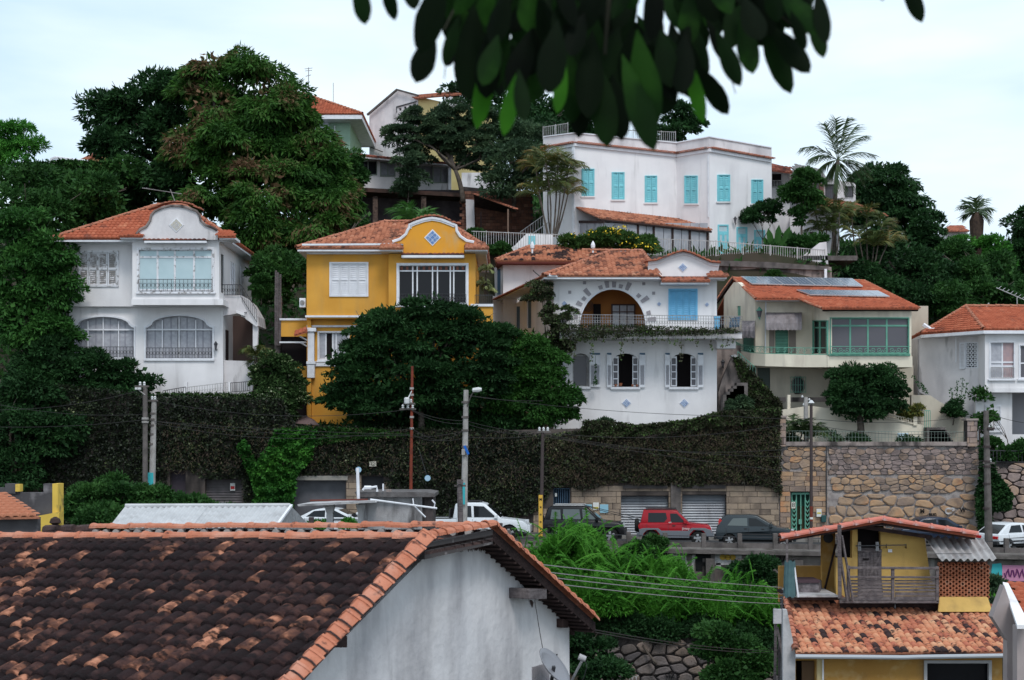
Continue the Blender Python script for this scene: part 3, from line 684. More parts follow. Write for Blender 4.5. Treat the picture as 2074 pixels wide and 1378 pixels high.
PO = Fr(74.1)
reg = [(1580, 905), (1968, 905), (1968, 1112), (1580, 1112)]
o = thing('stone_retaining_wall', 'golden and grey rubble stone retaining wall below the cream house', 'wall', PO.p(1770, 1112))
gate = [rc(1603, 998, 1641, 1112)]
MB().plate(PO, [(1577, 901), (1986, 901), (1986, 1116), (1643, 1116), (1643, 996), (1601, 996), (1601, 1116), (1577, 1116)], .6, .04).build('wall_core', MORT, o)
MB().plate(PO, rc(1577, 895, 1986, 903), .8, -.16).build('coping', STAIN, o)
rubble(PO, [(1678, 905), (1985, 905), (1985, 962), (1678, 962)], 16, 10.5, STONEP, o, seed=3, gap=.5, proud=.05)
rubble(PO, [(1678, 962), (1985, 962), (1985, 1000), (1678, 1000)], 22, 13, STONEO, o, seed=4, gap=.8, proud=.07)
rubble(PO, [(1678, 1000), (1985, 1000), (1985, 1114), (1678, 1114)], 31, 18, STONEO, o, seed=8, gap=1.5, proud=.09, jit=.46)
rubble(PO, [(1580, 905), (1676, 905), (1676, 955), (1580, 955)], 20, 12, STONEO, o, seed=5, gap=.5, proud=.05)
ashlar(PO, 1580, 955, 1676, 1112, 26, 10.5, STONEO, o, [(1601, 996, 1643, 1116)], seed=3, proud=.06)
q = MB().plate(PO, [rc(1603, 998, 1641, 1112)] + [rc(1605 + 9 * i, 1002, 1612 + 9 * i, 1094) for i in range(4)], .05, .2)
for i in (0, 3):
    for k in range(9):
        y = 1012 + k * 9; x = 1605 + 9 * i
        q.plate(PO, [(x, y), (x + 3.5, y + 5), (x + 7, y), (x + 7, y + 3.5), (x + 3.5, y + 8.5), (x, y + 3.5)], .03, .2)
q.build('gate', GREENP, o); MB().plate(PO, rc(1603, 998, 1641, 1112), .04, .42).build('gate_backing', mat('dark_green_gate_back', (.02, .06, .045)), o)
MB().plate(PO, rc(1618, 1052, 1624, 1062), .06, .12).build('lock_box', GREENP, o)
sign(PO, 1603, 1017, 1611, 1030, mat('cream_number_plate', (.6, .57, .5)), 'cream house number plate reading 8 beside the green gate', text='8', th=9)
sign(PO, 1654, 1031, 1664, 1047, SIGNW, 'white notice with a yellow strip on the stone wall right of the green gate', marks=[(1655, 1038, 1663, 1041, SIGNY)], off=-.2)
mb = thing('meter_box', 'dark green meter box on a pipe fixed to the stone wall', 'meter box', PO.p(1669, 1060))
bevel(MB().plate(PO, rc(1664, 1044, 1674, 1058), .2, -.3).build('box', mat('dark_teal_metal', (.03, .08, .08)), mb), .03)
MB().bar(PO.p(1674, 1046, -.12), PO.p(1674, 903, -.12), .035).build('pipe', IRON, mb)
MB().bar(PO.p(1984, 870, -.16), PO.p(1984, 1000, -.16), .05).build('drain_pipe', mat('dark_drain_pipe', (.04, .03, .03)), o)
# graffiti marks on the stone
for (x, y, t, m_) in ((1868, 1036, 'M', BLK), (1889, 1042, 'sun', BLK), (1950, 1034, 'W', BLK), (1924, 1036, 'C3', WPT), (1925, 1060, 'Re', BLK), (1845, 1055, 'm', BLK)):
    lettering(t, PO, x, y, 8 if m_ is BLK else 12, m_, o, 'graffiti', off=-.17, bold=.05)
# right end wall and pillars
o = thing('pillared_wall_end', 'dark stone wall with vines at the far right behind the leaning pole', 'wall', PO.p(2040, 1112))
MB().plate(Fr(74.25), rc(1986, 935, 2180, 1112), .5, .05).build('wall_core', MORTD, o)
rubble(Fr(74.25), [(1988, 938), (2150, 938), (2150, 1112), (1988, 1112)], 24, 15, STONEP, o, seed=15, gap=.9)
fence(Fr(74.3), 1990, 912, 2150, 916, 24, 7, .02, IRON, o, off=-.1)
def pillar(x0, y0, x1, y1, lab, seed):
    o = thing('stone_gatepost', lab, 'pillar', PO.p((x0 + x1) / 2, y1)); Pp = Fr(73.9)
    MB().plate(Pp, rc(x0, y0, x1, y1), .6).build('core', MORTD, o); ashlar(Pp, x0, y0, x1, y1, 18, 13, STONEP, o, seed=seed, proud=.05)
    MB().plate(Pp, rc(x0 - 2, y0 - 4, x1 + 2, y0), .8, -.1).build('cap', STAIN, o)
pillar(1959, 852, 1980, 905, 'grey stone gatepost at the right end of the terrace railing', 31); pillar(1579, 846, 1592, 905, 'narrow stone gatepost at the left end of the terrace railing', 32)

PL = Fr(57.0)
o = thing('lower_rubble_wall', 'dark rubble stone wall half hidden by bushes between the two near houses', 'wall', PL.p(1350, 1420))
MB().plate(PL, rc(1180, 1292, 1620, 1480), .4, .05).build('wall_core', MORTD, o)
rubble(PL, [(1200, 1294), (1600, 1294), (1600, 1420), (1200, 1420)], 32, 21, STONED, o, seed=22, gap=1.6, proud=.14, depth=.2)
lettering('WY', PL, 1282, 1373, 9, WPT, o, 'graffiti', off=-.2, bold=.04); lettering('VIZ o', PL, 1362, 1370, 9, BLK, o, 'graffiti', off=-.2, bold=.03)

def wallp(P, loops, m, par, t=.25, name='wall', off=0): return MB().plate(P, loops, t, off).build(name, m, par)
def sidewall(xp, D0, D1, y0, y1, m, par, t=.25, name='side_wall'):
    """wall running straight back from the front plane at pixel xp; y0,y1 measured at D0"""
    a = W(xp, y0, D0); b = W(xp, y1, D0); s = t if xp < CX else -t
    s = -t if a.x > CX * 0 and xp > CX and False else t
    x0, x1 = (a.x, a.x + t)
    return MB().box((x0, D0 + .01, b.z), (x1, D1, a.z)).build(name, m, par)
def scrollgrille(P, x0, y0, x1, y1, n, m, par, off=-.06, name='grille'):
    return fence(P, x0, y0, x1, y0, y1 - y0, (x1 - x0) / n, .013, m, par, name=name, rings=.5, off=off, bot=.5)
def ped(P, pts, m, par, t=.3): return MB().plate(P, pts, t).build('pediment', m, par)
def diamond(P, cx, cy, r, m1, m2, par, m3=None):
    d = lambda k: [(cx, cy - k), (cx + k, cy), (cx, cy + k), (cx - k, cy)]
    w = MB().plate(P, d(r), .03, -.03).build('tile_panel', m1, par)
    q = MB(); k = 3; s = r * .86 / k                # small squares set in the diamond, each an azulejo
    for i in range(k):
        for j in range(k):
            a, b = (i - 1) * s, (j - 1) * s; c = (cx + a - b, cy + a + b); e = s * .88
            q.plate(P, [(c[0], c[1] - e), (c[0] + e, c[1]), (c[0], c[1] + e), (c[0] - e, c[1])], .02, -.045)
    q.build('glazed_tiles', m2, w); 
    if m3:
        q = MB()
        for i in range(k):
            for j in range(k):
                a, b = (i - 1) * s, (j - 1) * s; c = (cx + a - b, cy + a + b); e = s * .3; q.plate(P, rc(c[0] - e, c[1] - e, c[0] + e, c[1] + e), .01, -.05)
        q.build('tile_motif', m3, w)
    return w
AZUL = mat('blue_and_white_azulejo', (.10, .19, .42), (.26, .36, .55), scale=9, lo=.45, hi=.55, rough=.3)
AZW = mat('white_azulejo_motif', (.62, .65, .72), rough=.3)
BUFF = mat('faded_buff_tiles', (.55, .50, .40), (.45, .43, .42), scale=4)
def lamp(P, x, y, lab, m=IRON, s=1.0, par=None):
    o = thing('wall_lantern', lab, 'wall lamp', P.p(x, y)); c = P.p(x, y, -.28)
    MB().tube([P.p(x + 2, y + 5, 0), P.p(x + 1, y + 9 * s, -.2), P.p(x, y + 5 * s, -.28)], .02, 4).build('bracket', m, o)
    MB().lathe([(.05 * s, -.13 * s), (.11 * s, .12 * s)], c, 6).build('lantern_glass', GLASSG, o)
    MB().lathe([(.14 * s, .12 * s), (.06 * s, .22 * s), (.02, .28 * s)], c, 6).lathe([(.02, -.2 * s), (.06 * s, -.13 * s)], c, 6).build('lantern_cap', m, o); return o

def house1():
    o = thing('white_house', 'white two-storey house with curved pediment, glazed bay and two arched windows, at the left', 'house', W(300, 810, 77.5))
    Pb, Pu, Pl = Fr(76), Fr(77), Fr(77.3)
    wallp(Pu, [rc(118, 489, 280, 621), rc(160, 511, 237, 578)], WHITE, o)
    MB().plate(Pu, rc(118, 489, 280, 495), .2, -.06).build('cornice', TRIM, o)
    wallp(Pb, [rc(268, 484, 444, 612), rc(281, 506, 430, 588)], WHITE, o)
    MB().plate(Pb, rc(266, 606, 452, 618), 1.6, -.1).build('bay_floor', WHITE, o)
    MB().box((W(268, 0, 76).x, 76.26, W(0, 612, 76).z), (W(268, 0, 76).x + .2, 77, W(0, 486, 76).z)).build('bay_side', WHITE, o)
    a1 = arch(147, 642, 271, 724, 22, 12, 10); a2 = arch(295, 640, 430, 726, 24, 12, 12)
    wallp(Pl, [[(140, 618), (452, 618), (452, 850), (140, 850)], a1, a2], WHITE, o, t=.35)
    MB().box((W(118, 0, 77).x, 77.25, 22), (W(118, 0, 77).x + .2, 86, W(0, 490, 77).z)).build('side_wall', WHITE, o)
    xr = W(444, 0, 76).x; zt, zb = W(0, 486, 76).z, W(0, 612, 76).z
    # right side facade running back, with shutters
    Pr = PS((xr, 80, 20), (-1, 0, 0))
    def sy(Y, z): return (CX + F * xr / Y, HY - (z - CZ) * F / Y)
    def srect(Y0, Y1, z0, z1): return [sy(Y0, z1), sy(Y1, z1), sy(Y1, z0), sy(Y0, z0)]
    h = [srect(76.4, 77.1, 29.0 - .9, 29.6), srect(79.0, 80.2, 28.0, 29.6), srect(81.4, 82.4, 28.0, 29.6)]
    L3 = lambda l: [Pr.p(x, y) for x, y in l]
    tri = lambda l: [(Pr.p(x, y).y, Pr.p(x, y).z) for x, y in l]
    MB().add([], []).prism([[Vector((xr, 76.26, zb)), Vector((xr, 85.5, zb)), Vector((xr, 85.5, zt)), Vector((xr, 76.26, zt))]] + [[Vector((xr, a, b)) for a, b in ((Y0, z0), (Y1, z0), (Y1, z1), (Y0, z1))] for (Y0, Y1, z0, z1) in ((76.5, 77.3, 27.9, 30.0), (79, 80.3, 28, 29.9), (81.8, 82.8, 28, 29.9))],
        Vector((-.25, 0, 0)), [[(76.26, zb), (85.5, zb), (85.5, zt), (76.26, zt)]] + [[(Y0, z0), (Y1, z0), (Y1, z1), (Y0, z1)] for (Y0, Y1, z0, z1) in ((76.5, 77.3, 27.9, 30.0), (79, 80.3, 28, 29.9), (81.8, 82.8, 28, 29.9))]).build('side_wall', WHITE, o)
    MB().box((xr - .1, 76.55, 27.9), (xr - .06, 77.3, 30)).build('side_window_pane', GLASS, o)
    for (a, b) in ((79, 80.3), (81.8, 82.8)):
        q = MB(); z = 28.0
        while z < 29.85: q.box((xr - .07, a + .05, z), (xr - .02, b - .05, z + .07)); z += .1
        q.box((xr - .06, a, 28), (xr + .03, a + .07, 29.9)).box((xr - .06, b - .07, 28), (xr + .03, b, 29.9)).box((xr - .06, (a + b) / 2 - .04, 28), (xr + .02, (a + b) / 2 + .04, 29.9)); q.build('side_shutter', TRIM, o)
    x2 = W(452, 0, 77.3).x
    MB().box((x2 - .3, 77.65, 19), (x2, 85.5, W(0, 618, 77.3).z + .1)).build('side_wall', WHITE, o)
    MB().box((x2 - .02, 77.9, 23.2), (x2 + .04, 78.6, 26)).build('side_window_pane', GLASS, o)
    MB().box((W(118, 0, 77).x, 85.5, 20), (x2, 85.8, 30)).build('back_wall', WHITE, o)
    MB().box((W(125, 0, 77).x, 77.7, W(0, 622, 77).z), (x2 - .31, 85.4, W(0, 622, 77).z + .15)).build('floor_slab', WHITE, o)
    # windows
    shutters(Pu, 160, 511, 237, 578, 4, PEEL, o, rows=2, lm=mat('weathered_louvres', (.26, .24, .23), (.62, .6, .62), scale=5, lo=.45, hi=.6))
    w = window(Pb, 281, 506, 430, 588, o, PEEL, [319, 354, 393], [521], gm=[GLASSL], fw=4)
    scrollgrille(Pb, 281, 566, 430, 590, 18, IRON, w)
    for k, (x0, y0, x1, y1, g) in enumerate(((147, 642, 271, 724, 18), (295, 640, 430, 726, 20))):
        a = (a1, a2)[k]; q = MB(); ty = 668
        big = [(lerp((x0 + x1) / 2, p[0], 1.05), y0 - 3 + (p[1] - y0) * 1.0 if p[1] < y1 - 1 else y1 + 3) for p in a]
        q.plate(Pl, [big, a], .1, -.07); q.plate(Pl, rc(x0 - 4, y1 + 1, x1 + 4, y1 + 5), .25, -.1)
        w = q.build('arched_window', TRIM, o)
        MB().plate(Pl, a, .01, .26).build('curtain', CURT, w)
        q = MB()
        for i in range(9): xx = lerp(x0 + 3, x1 - 3, i / 8); q.plate(Pl, rc(xx - 1.2, y0 + (26 if i in (0, 8) else 8 if i in (1, 7) else 3), xx + 1.2, y1), .02, .235)
        q.build('curtain_fold', mat('curtain_fold_grey', (.30, .30, .34)), w)
        q = MB()
        for i in range(1, 4): xx = lerp(x0, x1, i / 4); q.plate(Pl, rc(xx - 1.2, y0 + (9 if i != 2 else 1), xx + 1.2, y1), .05, .14)
        q.plate(Pl, rc(x0, ty - 1.5, x1, ty + 1.5), .06, .13); q.build('glazing_bars', TRIM, w)
        scrollgrille(Pl, x0 + 1, y1 - 21, x1 - 1, y1, g, IRON, w)
    MB().plate(Pl, rc(360, 645, 363, 726), .01, .22).build('curtain_gap', VOID, o)
    # roof
    e = 76.0
    A, B = W(106, 484, e), W(462, 476, 75.3); ze = A.z; B.z = ze - .02; A.z = ze; B.z = ze; B.y = A.y = 75.9
    Cc = Vector((B.x, 86.4, ze)); Dd = Vector((A.x, 86.4, ze)); R1 = W(318, 417, 80.2); R2 = W(372, 417, 80.2)
    hiproof(A, B, Cc, Dd, R1, R2, o, TILER, faces='fr')
    q = W(452, 492, 75.6)
    tiled([W(442, 480, 75.2), W(478, 480, 75.2), W(470, 468, 76.6), W(438, 468, 76.6)], TILER, o, .22, .3)
    MB().plate(Fr(75.3), rc(444, 480, 476, 485), 1.4).build('eave', TRIM, o)
    tiled([W(240, 479, 75.4), W(290, 479, 75.4), W(290, 467, 76.8), W(250, 467, 76.8)], TILER, o, .22, .3)
    MB().plate(Fr(75.5), rc(243, 479, 290, 484), 1.4).build('eave', TRIM, o)
    pts = [(276, 486), (276, 474), (284, 465), (296, 459), (304, 447), (306, 436), (313, 428), (330, 420), (345, 417), (362, 417), (378, 420), (398, 428), (404, 436), (406, 446), (416, 456), (430, 461), (440, 467), (441, 486)]
    Pp = Fr(75.7); ped(Pp, pts, WHITE2, o)
    q = MB(); L3 = [Pp.p(x, y, -.05) for x, y in pts[1:-1]]; q.tube(L3, .07, 5); q.build('pediment_moulding', STAIN, o)
    diamond(Pp, 357, 456, 15, TRIM, BUFF, o)
    coping(Pp, [(300, 424), (318, 418)], RTEDGE, o); coping(Pp, [(318, 417), (332, 412), (348, 409), (364, 409), (380, 412), (394, 416)], RTEDGE, o); coping(Pp, [(392, 418), (410, 424)], RTEDGE, o)
    coping(Fr(75.6), [(290, 486), (418, 486)], TILEB, o, dpt=.4); MB().plate(Fr(75.5), rc(292, 488, 418, 492), .5).build('moulding', TRIM, o)
    # side balcony with curved stair
    bz = W(0, 598, 77).z; q = MB(); bal = [W(450, 597, 77.2), W(488, 596, 77.6), W(506, 615, 78.6), W(516, 634, 80.2), W(520, 655, 82)]
    top_ = [(450, 577), (488, 577), (506, 597), (516, 615), (521, 640)]
    MB().plate(Fr(77.4), [(452, 598), (488, 598), (490, 612), (500, 632), (452, 640)], .3).build('balcony_front', WHITE2, o)
    q = MB().plate(Fr(77.5), [(488, 598), (504, 612), (520, 640), (523, 660), (519, 662), (490, 640)], 2.5); q.build('stair_parapet', WHITE2, o)
    for i in range(4):
        a = 478 + i * 10; MB().plate(Fr(77.2 + i * .4), [(a, 628 + 7 * i), (a + 17, 634 + 7 * i), (a + 17, 640 + 7 * i), (a, 634 + 7 * i)], 2).build('stair_beam', WHITE, o)
    fence(Fr(77.3), 450, 577, 487, 577, 22, 5, .015, IRON, o, rings=.5); fence(Fr(77.4), 488, 577, 520, 628, 26, 4, .015, IRON, o)
    MB().plate(Fr(77.7), [(512, 655), (523, 655), (520, 742), (512, 742)], .3).build('pillar', WHITE2, o)
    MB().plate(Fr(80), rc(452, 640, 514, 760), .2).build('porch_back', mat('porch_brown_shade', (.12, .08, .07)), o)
    MB().plate(Fr(77.6), [(452, 730), (516, 732), (511, 800), (452, 800)], .25).build('garden_wall', WHITE2, o)
    fence(Fr(76.4), 330, 792, 376, 784, 22, 4.5, .016, IRON, o, posts=0); fence(Fr(76.4), 378, 785, 462, 775, 20, 5, .016, WIRON, o, rings=.55); fence(Fr(76.4), 467, 776, 506, 773, 20, 4, .016, IRON, o)
    for x in (376, 464): MB().plate(Fr(76.4), rc(x - 3, 774, x + 3, 806), .2).build('fence_post', WHITE, o)
    lamp(Pl, 437, 702, 'black wall lantern on the white house, right of the arched windows')
house1()

def house2():
    o = thing('yellow_house', 'ochre yellow two-storey house with white trim and a curved pediment', 'house', W(780, 870, 78))
    Pu, Pb, Pl = Fr(77.6), Fr(77), Fr(78.2)
    wallp(Pu, [rc(621, 514, 792, 640), rc(667, 531, 746, 601)], YELL, o)
    wallp(Pb, [rc(787, 514, 963, 648), rc(804, 534, 948, 616)], YELL, o)
    MB().box((W(787, 0, 77).x, 77.26, W(0, 640, 77).z), (W(787, 0, 77).x + .2, 77.7, W(0, 514, 77).z)).build('bay_side', YELL, o)
    MB().plate(Fr(77.5), rc(618, 639, 795, 643), .5).build('string_course', TRIM, o)
    MB().plate(Fr(77.6), rc(621, 643, 963, 646), 1.2).build('floor_slab', YELL, o)
    MB().plate(Fr(78.1), rc(621, 659, 963, 663), .3).build('string_course', TRIM, o)
    wallp(Pl, [rc(621, 640, 963, 880), rc(646, 674, 705, 728)], YELL, o)
    MB().plate(Pl, rc(621, 735, 700, 742), .12, -.09).build('string_course', TRIM, o)
    q = MB(); q.plate(Fr(78.0), rc(623, 672, 636, 732), .3, -.12).plate(Fr(78), rc(620, 664, 640, 672), .35, -.2).plate(Fr(78), rc(620, 732, 639, 738), .35, -.18).plate(Fr(78), rc(622, 738, 637, 766), .3, -.14); bevel(q.build('pilaster', TRIM, o), .03)
    for x, t in ((621, 0), (963, 1)):
        X = W(x, 0, 77.6).x; MB().box((X - .01 - (.2 if t else 0), 77.9, 20), (X + (.2 if not t else 0), 86, W(0, 514, 77.6).z)).build('side_wall', YELL, o)
    MB().box((W(621, 0, 77.6).x, 86, 20), (W(963, 0, 77.6).x, 86.2, 30)).build('back_wall', YELL, o)
    MB().box((W(622, 0, 78).x, 80, 20.2), (W(962, 0, 78).x, 80.1, 30)).build('inner_wall', VOID, o)
    shutters(Pu, 670, 534, 743, 598, 4, TRIM, o, rows=2)
    w = window(Pb, 808, 538, 944, 614, o, TRIM, [836, 845, 876, 886, 912, 919], [549], gm=GLASS, fw=2.6, case=5)
    for (a, b) in ((808, 833),): 
        q = MB(); y = 553
        while y < 592: q.plate(Pb, rc(810, y, 829, y + 1.6), .03, .16); y += 2.4
        q.build('wooden_blind', mat('orange_wood_blind', (.30, .12, .06)), w)
    for i in range(12):
        x = 811 + i * 11.3; MB().plate(Pb, rc(x, 540, x + 5, 547), .02, .1).build('blind_edge', mat('red_brown_blind', (.2, .08, .06)), w)
    scrollgrille(Pb, 810, 596, 944, 614, 22, IRON, w)
    window(Pl, 646, 674, 705, 728, o, TRIM, [660, 674, 681], None, gm=[CURT, VOID, CURT, CURT], fw=3, case=3)
    MB().plate(Fr(76.9), rc(955, 620, 998, 656), 1.5).build('side_balcony', YELL, o); MB().plate(Fr(76.8), rc(953, 616, 999, 621), 1.7).build('balcony_cap', TRIM, o)
    fence(Fr(77), 962, 598, 998, 598, 18, 4, .014, IRON, o)
    # roof
    A = W(600, 503, 76.9); ze = A.z; B = W(986, 503, 76.9); Cc = Vector((B.x, 87, ze)); Dd = Vector((A.x, 87, ze)); R1, R2 = W(778, 451, 82.2), W(905, 451, 82.2)
    hiproof(A, B, Cc, Dd, R1, R2, o, TILE, faces='flr')
    q = MB(); q.bar(W(612, 496, 76.9), W(820, 495, 76.9), .07); q.build('flashing', TRIM, o)
    for (a, b) in ((768, 815), (941, 988)):
        tiled([W(a, 504, 76.1), W(b, 504, 76.1), W(b - 4, 492, 77.2), W(a + 6, 492, 77.2)], TILE, o, .22, .3)
        MB().plate(Fr(76.2), rc(a + 1, 504, b - 1, 509), 1.2).build('eave', TRIM, o)
    MB().plate(Pu, rc(621, 508, 795, 515), .2, -.1).build('cornice', TRIM, o)
    pts = [(817, 513), (817, 494), (797, 492), (795, 489), (810, 484), (822, 474), (826, 465), (829, 460), (829, 455), (840, 450), (858, 444), (875, 441), (893, 444), (912, 451), (924, 456), (925, 467), (932, 478), (945, 487), (960, 490), (962, 496), (940, 497), (940, 513)]
    Pp = Fr(76.8); ped(Pp, pts, mat('orange_ochre_plaster', (.74, .33, .035), (.66, .30, .05), scale=1, dirt=((.45, .36, .22), .6, 1.6, .55, .75, .4)), o)
    inn = pts[3:19]; q = MB(); q.tube([Pp.p(x, y + 1, -.03) for x, y in inn], .085, 5); q.tube([Pp.p(x * .93 + 877 * .07, y * .93 + 508 * .07, -.01) for x, y in inn[4:12]], .06, 4); q.build('pediment_moulding', TRIM, o)
    diamond(Pp, 876, 481.5, 17, TRIM, AZUL, o)
    coping(Pp, [(819, 452), (834, 448)], RTEDGE, o); coping(Pp, [(834, 447), (850, 441), (866, 437), (884, 437), (900, 441), (914, 448)], RTEDGE, o); coping(Pp, [(914, 450), (934, 453)], RTEDGE, o)
    coping(Fr(76.6), [(813, 515), (940, 515)], TILEB, o, dpt=.45); MB().plate(Fr(76.5), rc(813, 517, 940, 522), .5).build('moulding', TRIM, o)
    # lower left lean-to and canopy
    MB().plate(Fr(79), rc(568, 648, 621, 682), .3).build('annex_wall', YELL, o); MB().plate(Fr(78.9), rc(566, 645, 621, 649), .4).build('annex_cap', TRIM, o)
    MB().plate(Fr(79.2), rc(568, 682, 621, 850), .2).build('annex_recess', VOID, o); MB().plate(Fr(78.5), rc(566, 692, 621, 695), .4).build('annex_beam', TRIM, o)
    MB().plate(Fr(78.8), rc(600, 742, 621, 764), .2).build('annex_panel', YELL, o)
    tiled([W(596, 680, 76.8), W(622, 672, 76.8), W(622, 664, 78), W(600, 670, 78)], TILER, o, .22, .3)
    for (y0, y1) in ((682, 690), (694, 702)): MB().bar(W(608, y0, 77.2), W(622, y1, 78), .05).build('canopy_bracket', TRIM, o)
    um = thing('parasol', 'faded brown parasol in front of the yellow house base', 'parasol', W(620, 866, 76.3))
    ap = W(619, 842, 76.4); rim = [W(580, 848, 76), W(600, 858, 75.6), W(648, 862, 75.6), W(636, 850, 77), W(600, 844, 77.2)]
    MB().add([ap] + rim, [(0, i + 1, (i + 1) % 5 + 1) for i in range(5)]).build('canopy', mat('brown_canvas', (.17, .12, .12)), um); MB().bar(ap, W(619, 872, 76.4), .025).build('pole', IRON, um)
    ac = thing('air_conditioner', 'white air conditioner unit on the left flank of the yellow house', 'air conditioner', W(612, 622, 78)); bevel(MB().plate(Fr(77.8), rc(606, 604, 619, 623), .35).build('casing', TRIM, ac), .03); MB().lathe([(.13, 0), (.13, .02)], W(612, 613, 77.75), 12, (0, 1, 0)).build('fan_grille', GIRON, ac)
house2()

def house3():
    o = thing('arched_loggia_house', 'white house with a great round loggia arch, blue shutters and a vine-hung balcony', 'house', W(1290, 860, 78))
    P = Fr(78); Pl = Fr(78.3)
    A_ = arch(1173, 585, 1309, 668, 78, 18)
    top = [(1121, 566), (1121, 560), (1335, 560), (1335, 540), (1322, 532), (1345, 522), (1362, 515), (1384, 510), (1406, 515), (1430, 528), (1452, 536), (1452, 560), (1452, 672), (1121, 672)]
    wallp(P, [[(1121, 560), (1452, 560), (1452, 672), (1121, 672)], A_, rc(1355, 586, 1412, 646)], WHITE, o, t=.3)
    wallp(P, [(1313, 560), (1313, 530), (1330, 527), (1345, 521), (1364, 514), (1384, 510), (1406, 515), (1426, 525), (1442, 530), (1458, 533), (1452, 560)], WHITE, o, t=.3, name='pediment', off=-.25)
    ws = [arch(1160, 716, 1193, 783, 12, 8), arch(1240, 716, 1294, 784, 18, 10), arch(1358, 716, 1412, 784, 18, 10)]
    wallp(Pl, [[(1120, 672), (1452, 672), (1452, 880), (1120, 880)]] + ws, WHITE, o, t=.3)
    # loggia interior
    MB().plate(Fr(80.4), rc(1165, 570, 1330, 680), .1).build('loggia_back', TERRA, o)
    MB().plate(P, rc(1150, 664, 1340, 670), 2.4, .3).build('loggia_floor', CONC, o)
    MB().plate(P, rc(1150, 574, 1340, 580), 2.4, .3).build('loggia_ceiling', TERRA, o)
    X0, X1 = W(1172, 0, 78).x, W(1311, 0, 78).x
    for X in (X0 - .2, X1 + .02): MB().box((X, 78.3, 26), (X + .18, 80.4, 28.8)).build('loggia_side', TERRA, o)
    MB().plate(Fr(80.2), rc(1202, 616, 1217, 670), .1).build('loggia_door', VOID, o)
    window(Fr(80.35), 1240, 618, 1285, 668, o, mat('brown_frame', (.10, .06, .05)), 3, [632], gm=CURT, fw=2, case=2, rec=0, sill=False)
    hg = MB(); c = W(1191, 620, 80.2)
    for k in range(3): hg.tube([c + Vector((math.cos(a * .7) * (.12 + .08 * k), -.1, math.sin(a * .7) * (.16 + .08 * k))) for a in range(10)], .02, 4, cap=False)
    hg.build('wall_ornament', IRON, o)
    # arch trim
    q = MB(); pts = A_[1:-1]; q.tube([P.p(x, y, -.03) for x, y in pts], .05, 5); q.build('arch_trim', TRIM, o)
    vs = mat('grey_lilac_stone', (.34, .32, .34), (.27, .25, .27), scale=6)
    cx, cy, r = 1241, 651, 70
    for i in range(17):
        a = math.pi * (i + .3) / 17; l = (17, 8, 12)[i % 3]; wd_ = .05
        if i in (2, 5, 11): continue
        r0 = r + 1; MB().plate(P, [(cx + r0 * math.cos(a - wd_), cy - r0 * math.sin(a - wd_) * .97), (cx + (r0 + l) * math.cos(a - wd_ * 1.1), cy - (r0 + l) * math.sin(a - wd_ * 1.1) * .97), (cx + (r0 + l) * math.cos(a + wd_ * 1.1), cy - (r0 + l) * math.sin(a + wd_ * 1.1) * .97), (cx + r0 * math.cos(a + wd_), cy - r0 * math.sin(a + wd_) * .97)], .05, -.05).build('arch_stone', vs, o)
    for (x, y) in ((1184, 573), (1154, 592), (1304, 575), (1324, 594)): MB().plate(P, rc(x - 3, y - 3, x + 3, y + 3), .05, -.05).build('square_stone', vs, o)
    for (x, y, r) in ((1143, 615, 6), (1335, 616, 5), (1432, 617, 5)): diamond(P, x, y, r, TRIM, AZUL, o, AZW)
    diamond(Fr(77.75), 1383, 542, 10, TRIM, AZUL, o, AZW)
    for x in (1269, 1386): diamond(Pl, x, 817, 10, TRIM, AZUL, o, AZW)
    shutters(P, 1357, 588, 1410, 645, 4, BLUE, o, rows=1, step=4.2)
    # balcony
    MB().plate(Fr(76.6), rc(1132, 668, 1505, 672), 1.6).build('balcony_edge', mat('mossy_slab_edge', (.10, .085, .08), (.2, .18, .17), scale=4), o)
    MB().plate(Fr(76.7), rc(1134, 672, 1503, 686), 1.5).build('balcony_slab', WHITE2, o)
    MB().plate(Fr(77.4), rc(1452, 686, 1490, 706), .8).build('balcony_bracket', WHITE, o)
    fence(Fr(76.7), 1132, 637, 1503, 641, 31, 5.2, .014, GIRON, o, rings=.45, mid=.2)
    # lower windows
    for k, (x0, x1, y0, y1) in enumerate(((1160, 1193, 716, 783), (1240, 1294, 716, 784), (1358, 1412, 716, 784))):
        MB().plate(Pl, rc(x0 - 3, y1 + 1, x1 + 3, y1 + 5), .2, -.12).build('sill', TRIM, o)
        MB().plate(Pl, rc(x0 - 2, y0 - 2, x1 + 2, y1), .02, .9).build('dark_room', VOID, o)
        if k == 0:
            MB().plate(Pl, rc(x0 + 1, y0 + 5, x1 - 4, y1 - 1), .02, .2).build('pane', GLASSG, o); MB().plate(Pl, [rc(x0, y0 + 2, x1, y1), rc(x0 + 2, y0 + 6, x1 - 5, y1 - 2)], .05, .15).build('window', GIRON, o)
            sh = ((1137, 1146), (1195, 1216))
        else:
            for (a, b) in ((x0 + 1, x0 + 13), (x1 - 13, x1 - 1)):
                hs = [rc(a + 1.6, y0 + 10 + 14.2 * j, b - 2.2, y0 + 10 + 14.2 * j + 12) for j in range(4)]
                w = MB().plate(Pl, [rc(a, y0 + 6, b, y1 - 1)] + hs, .06, .12).build('casement', TRIM, o)
                for h in hs: MB().plate(Pl, h, .01, .15).build('pane', GLASSG, w)
            sh = ((x0 - 11, x0 - 1), (x1 + 1, x1 + 13))
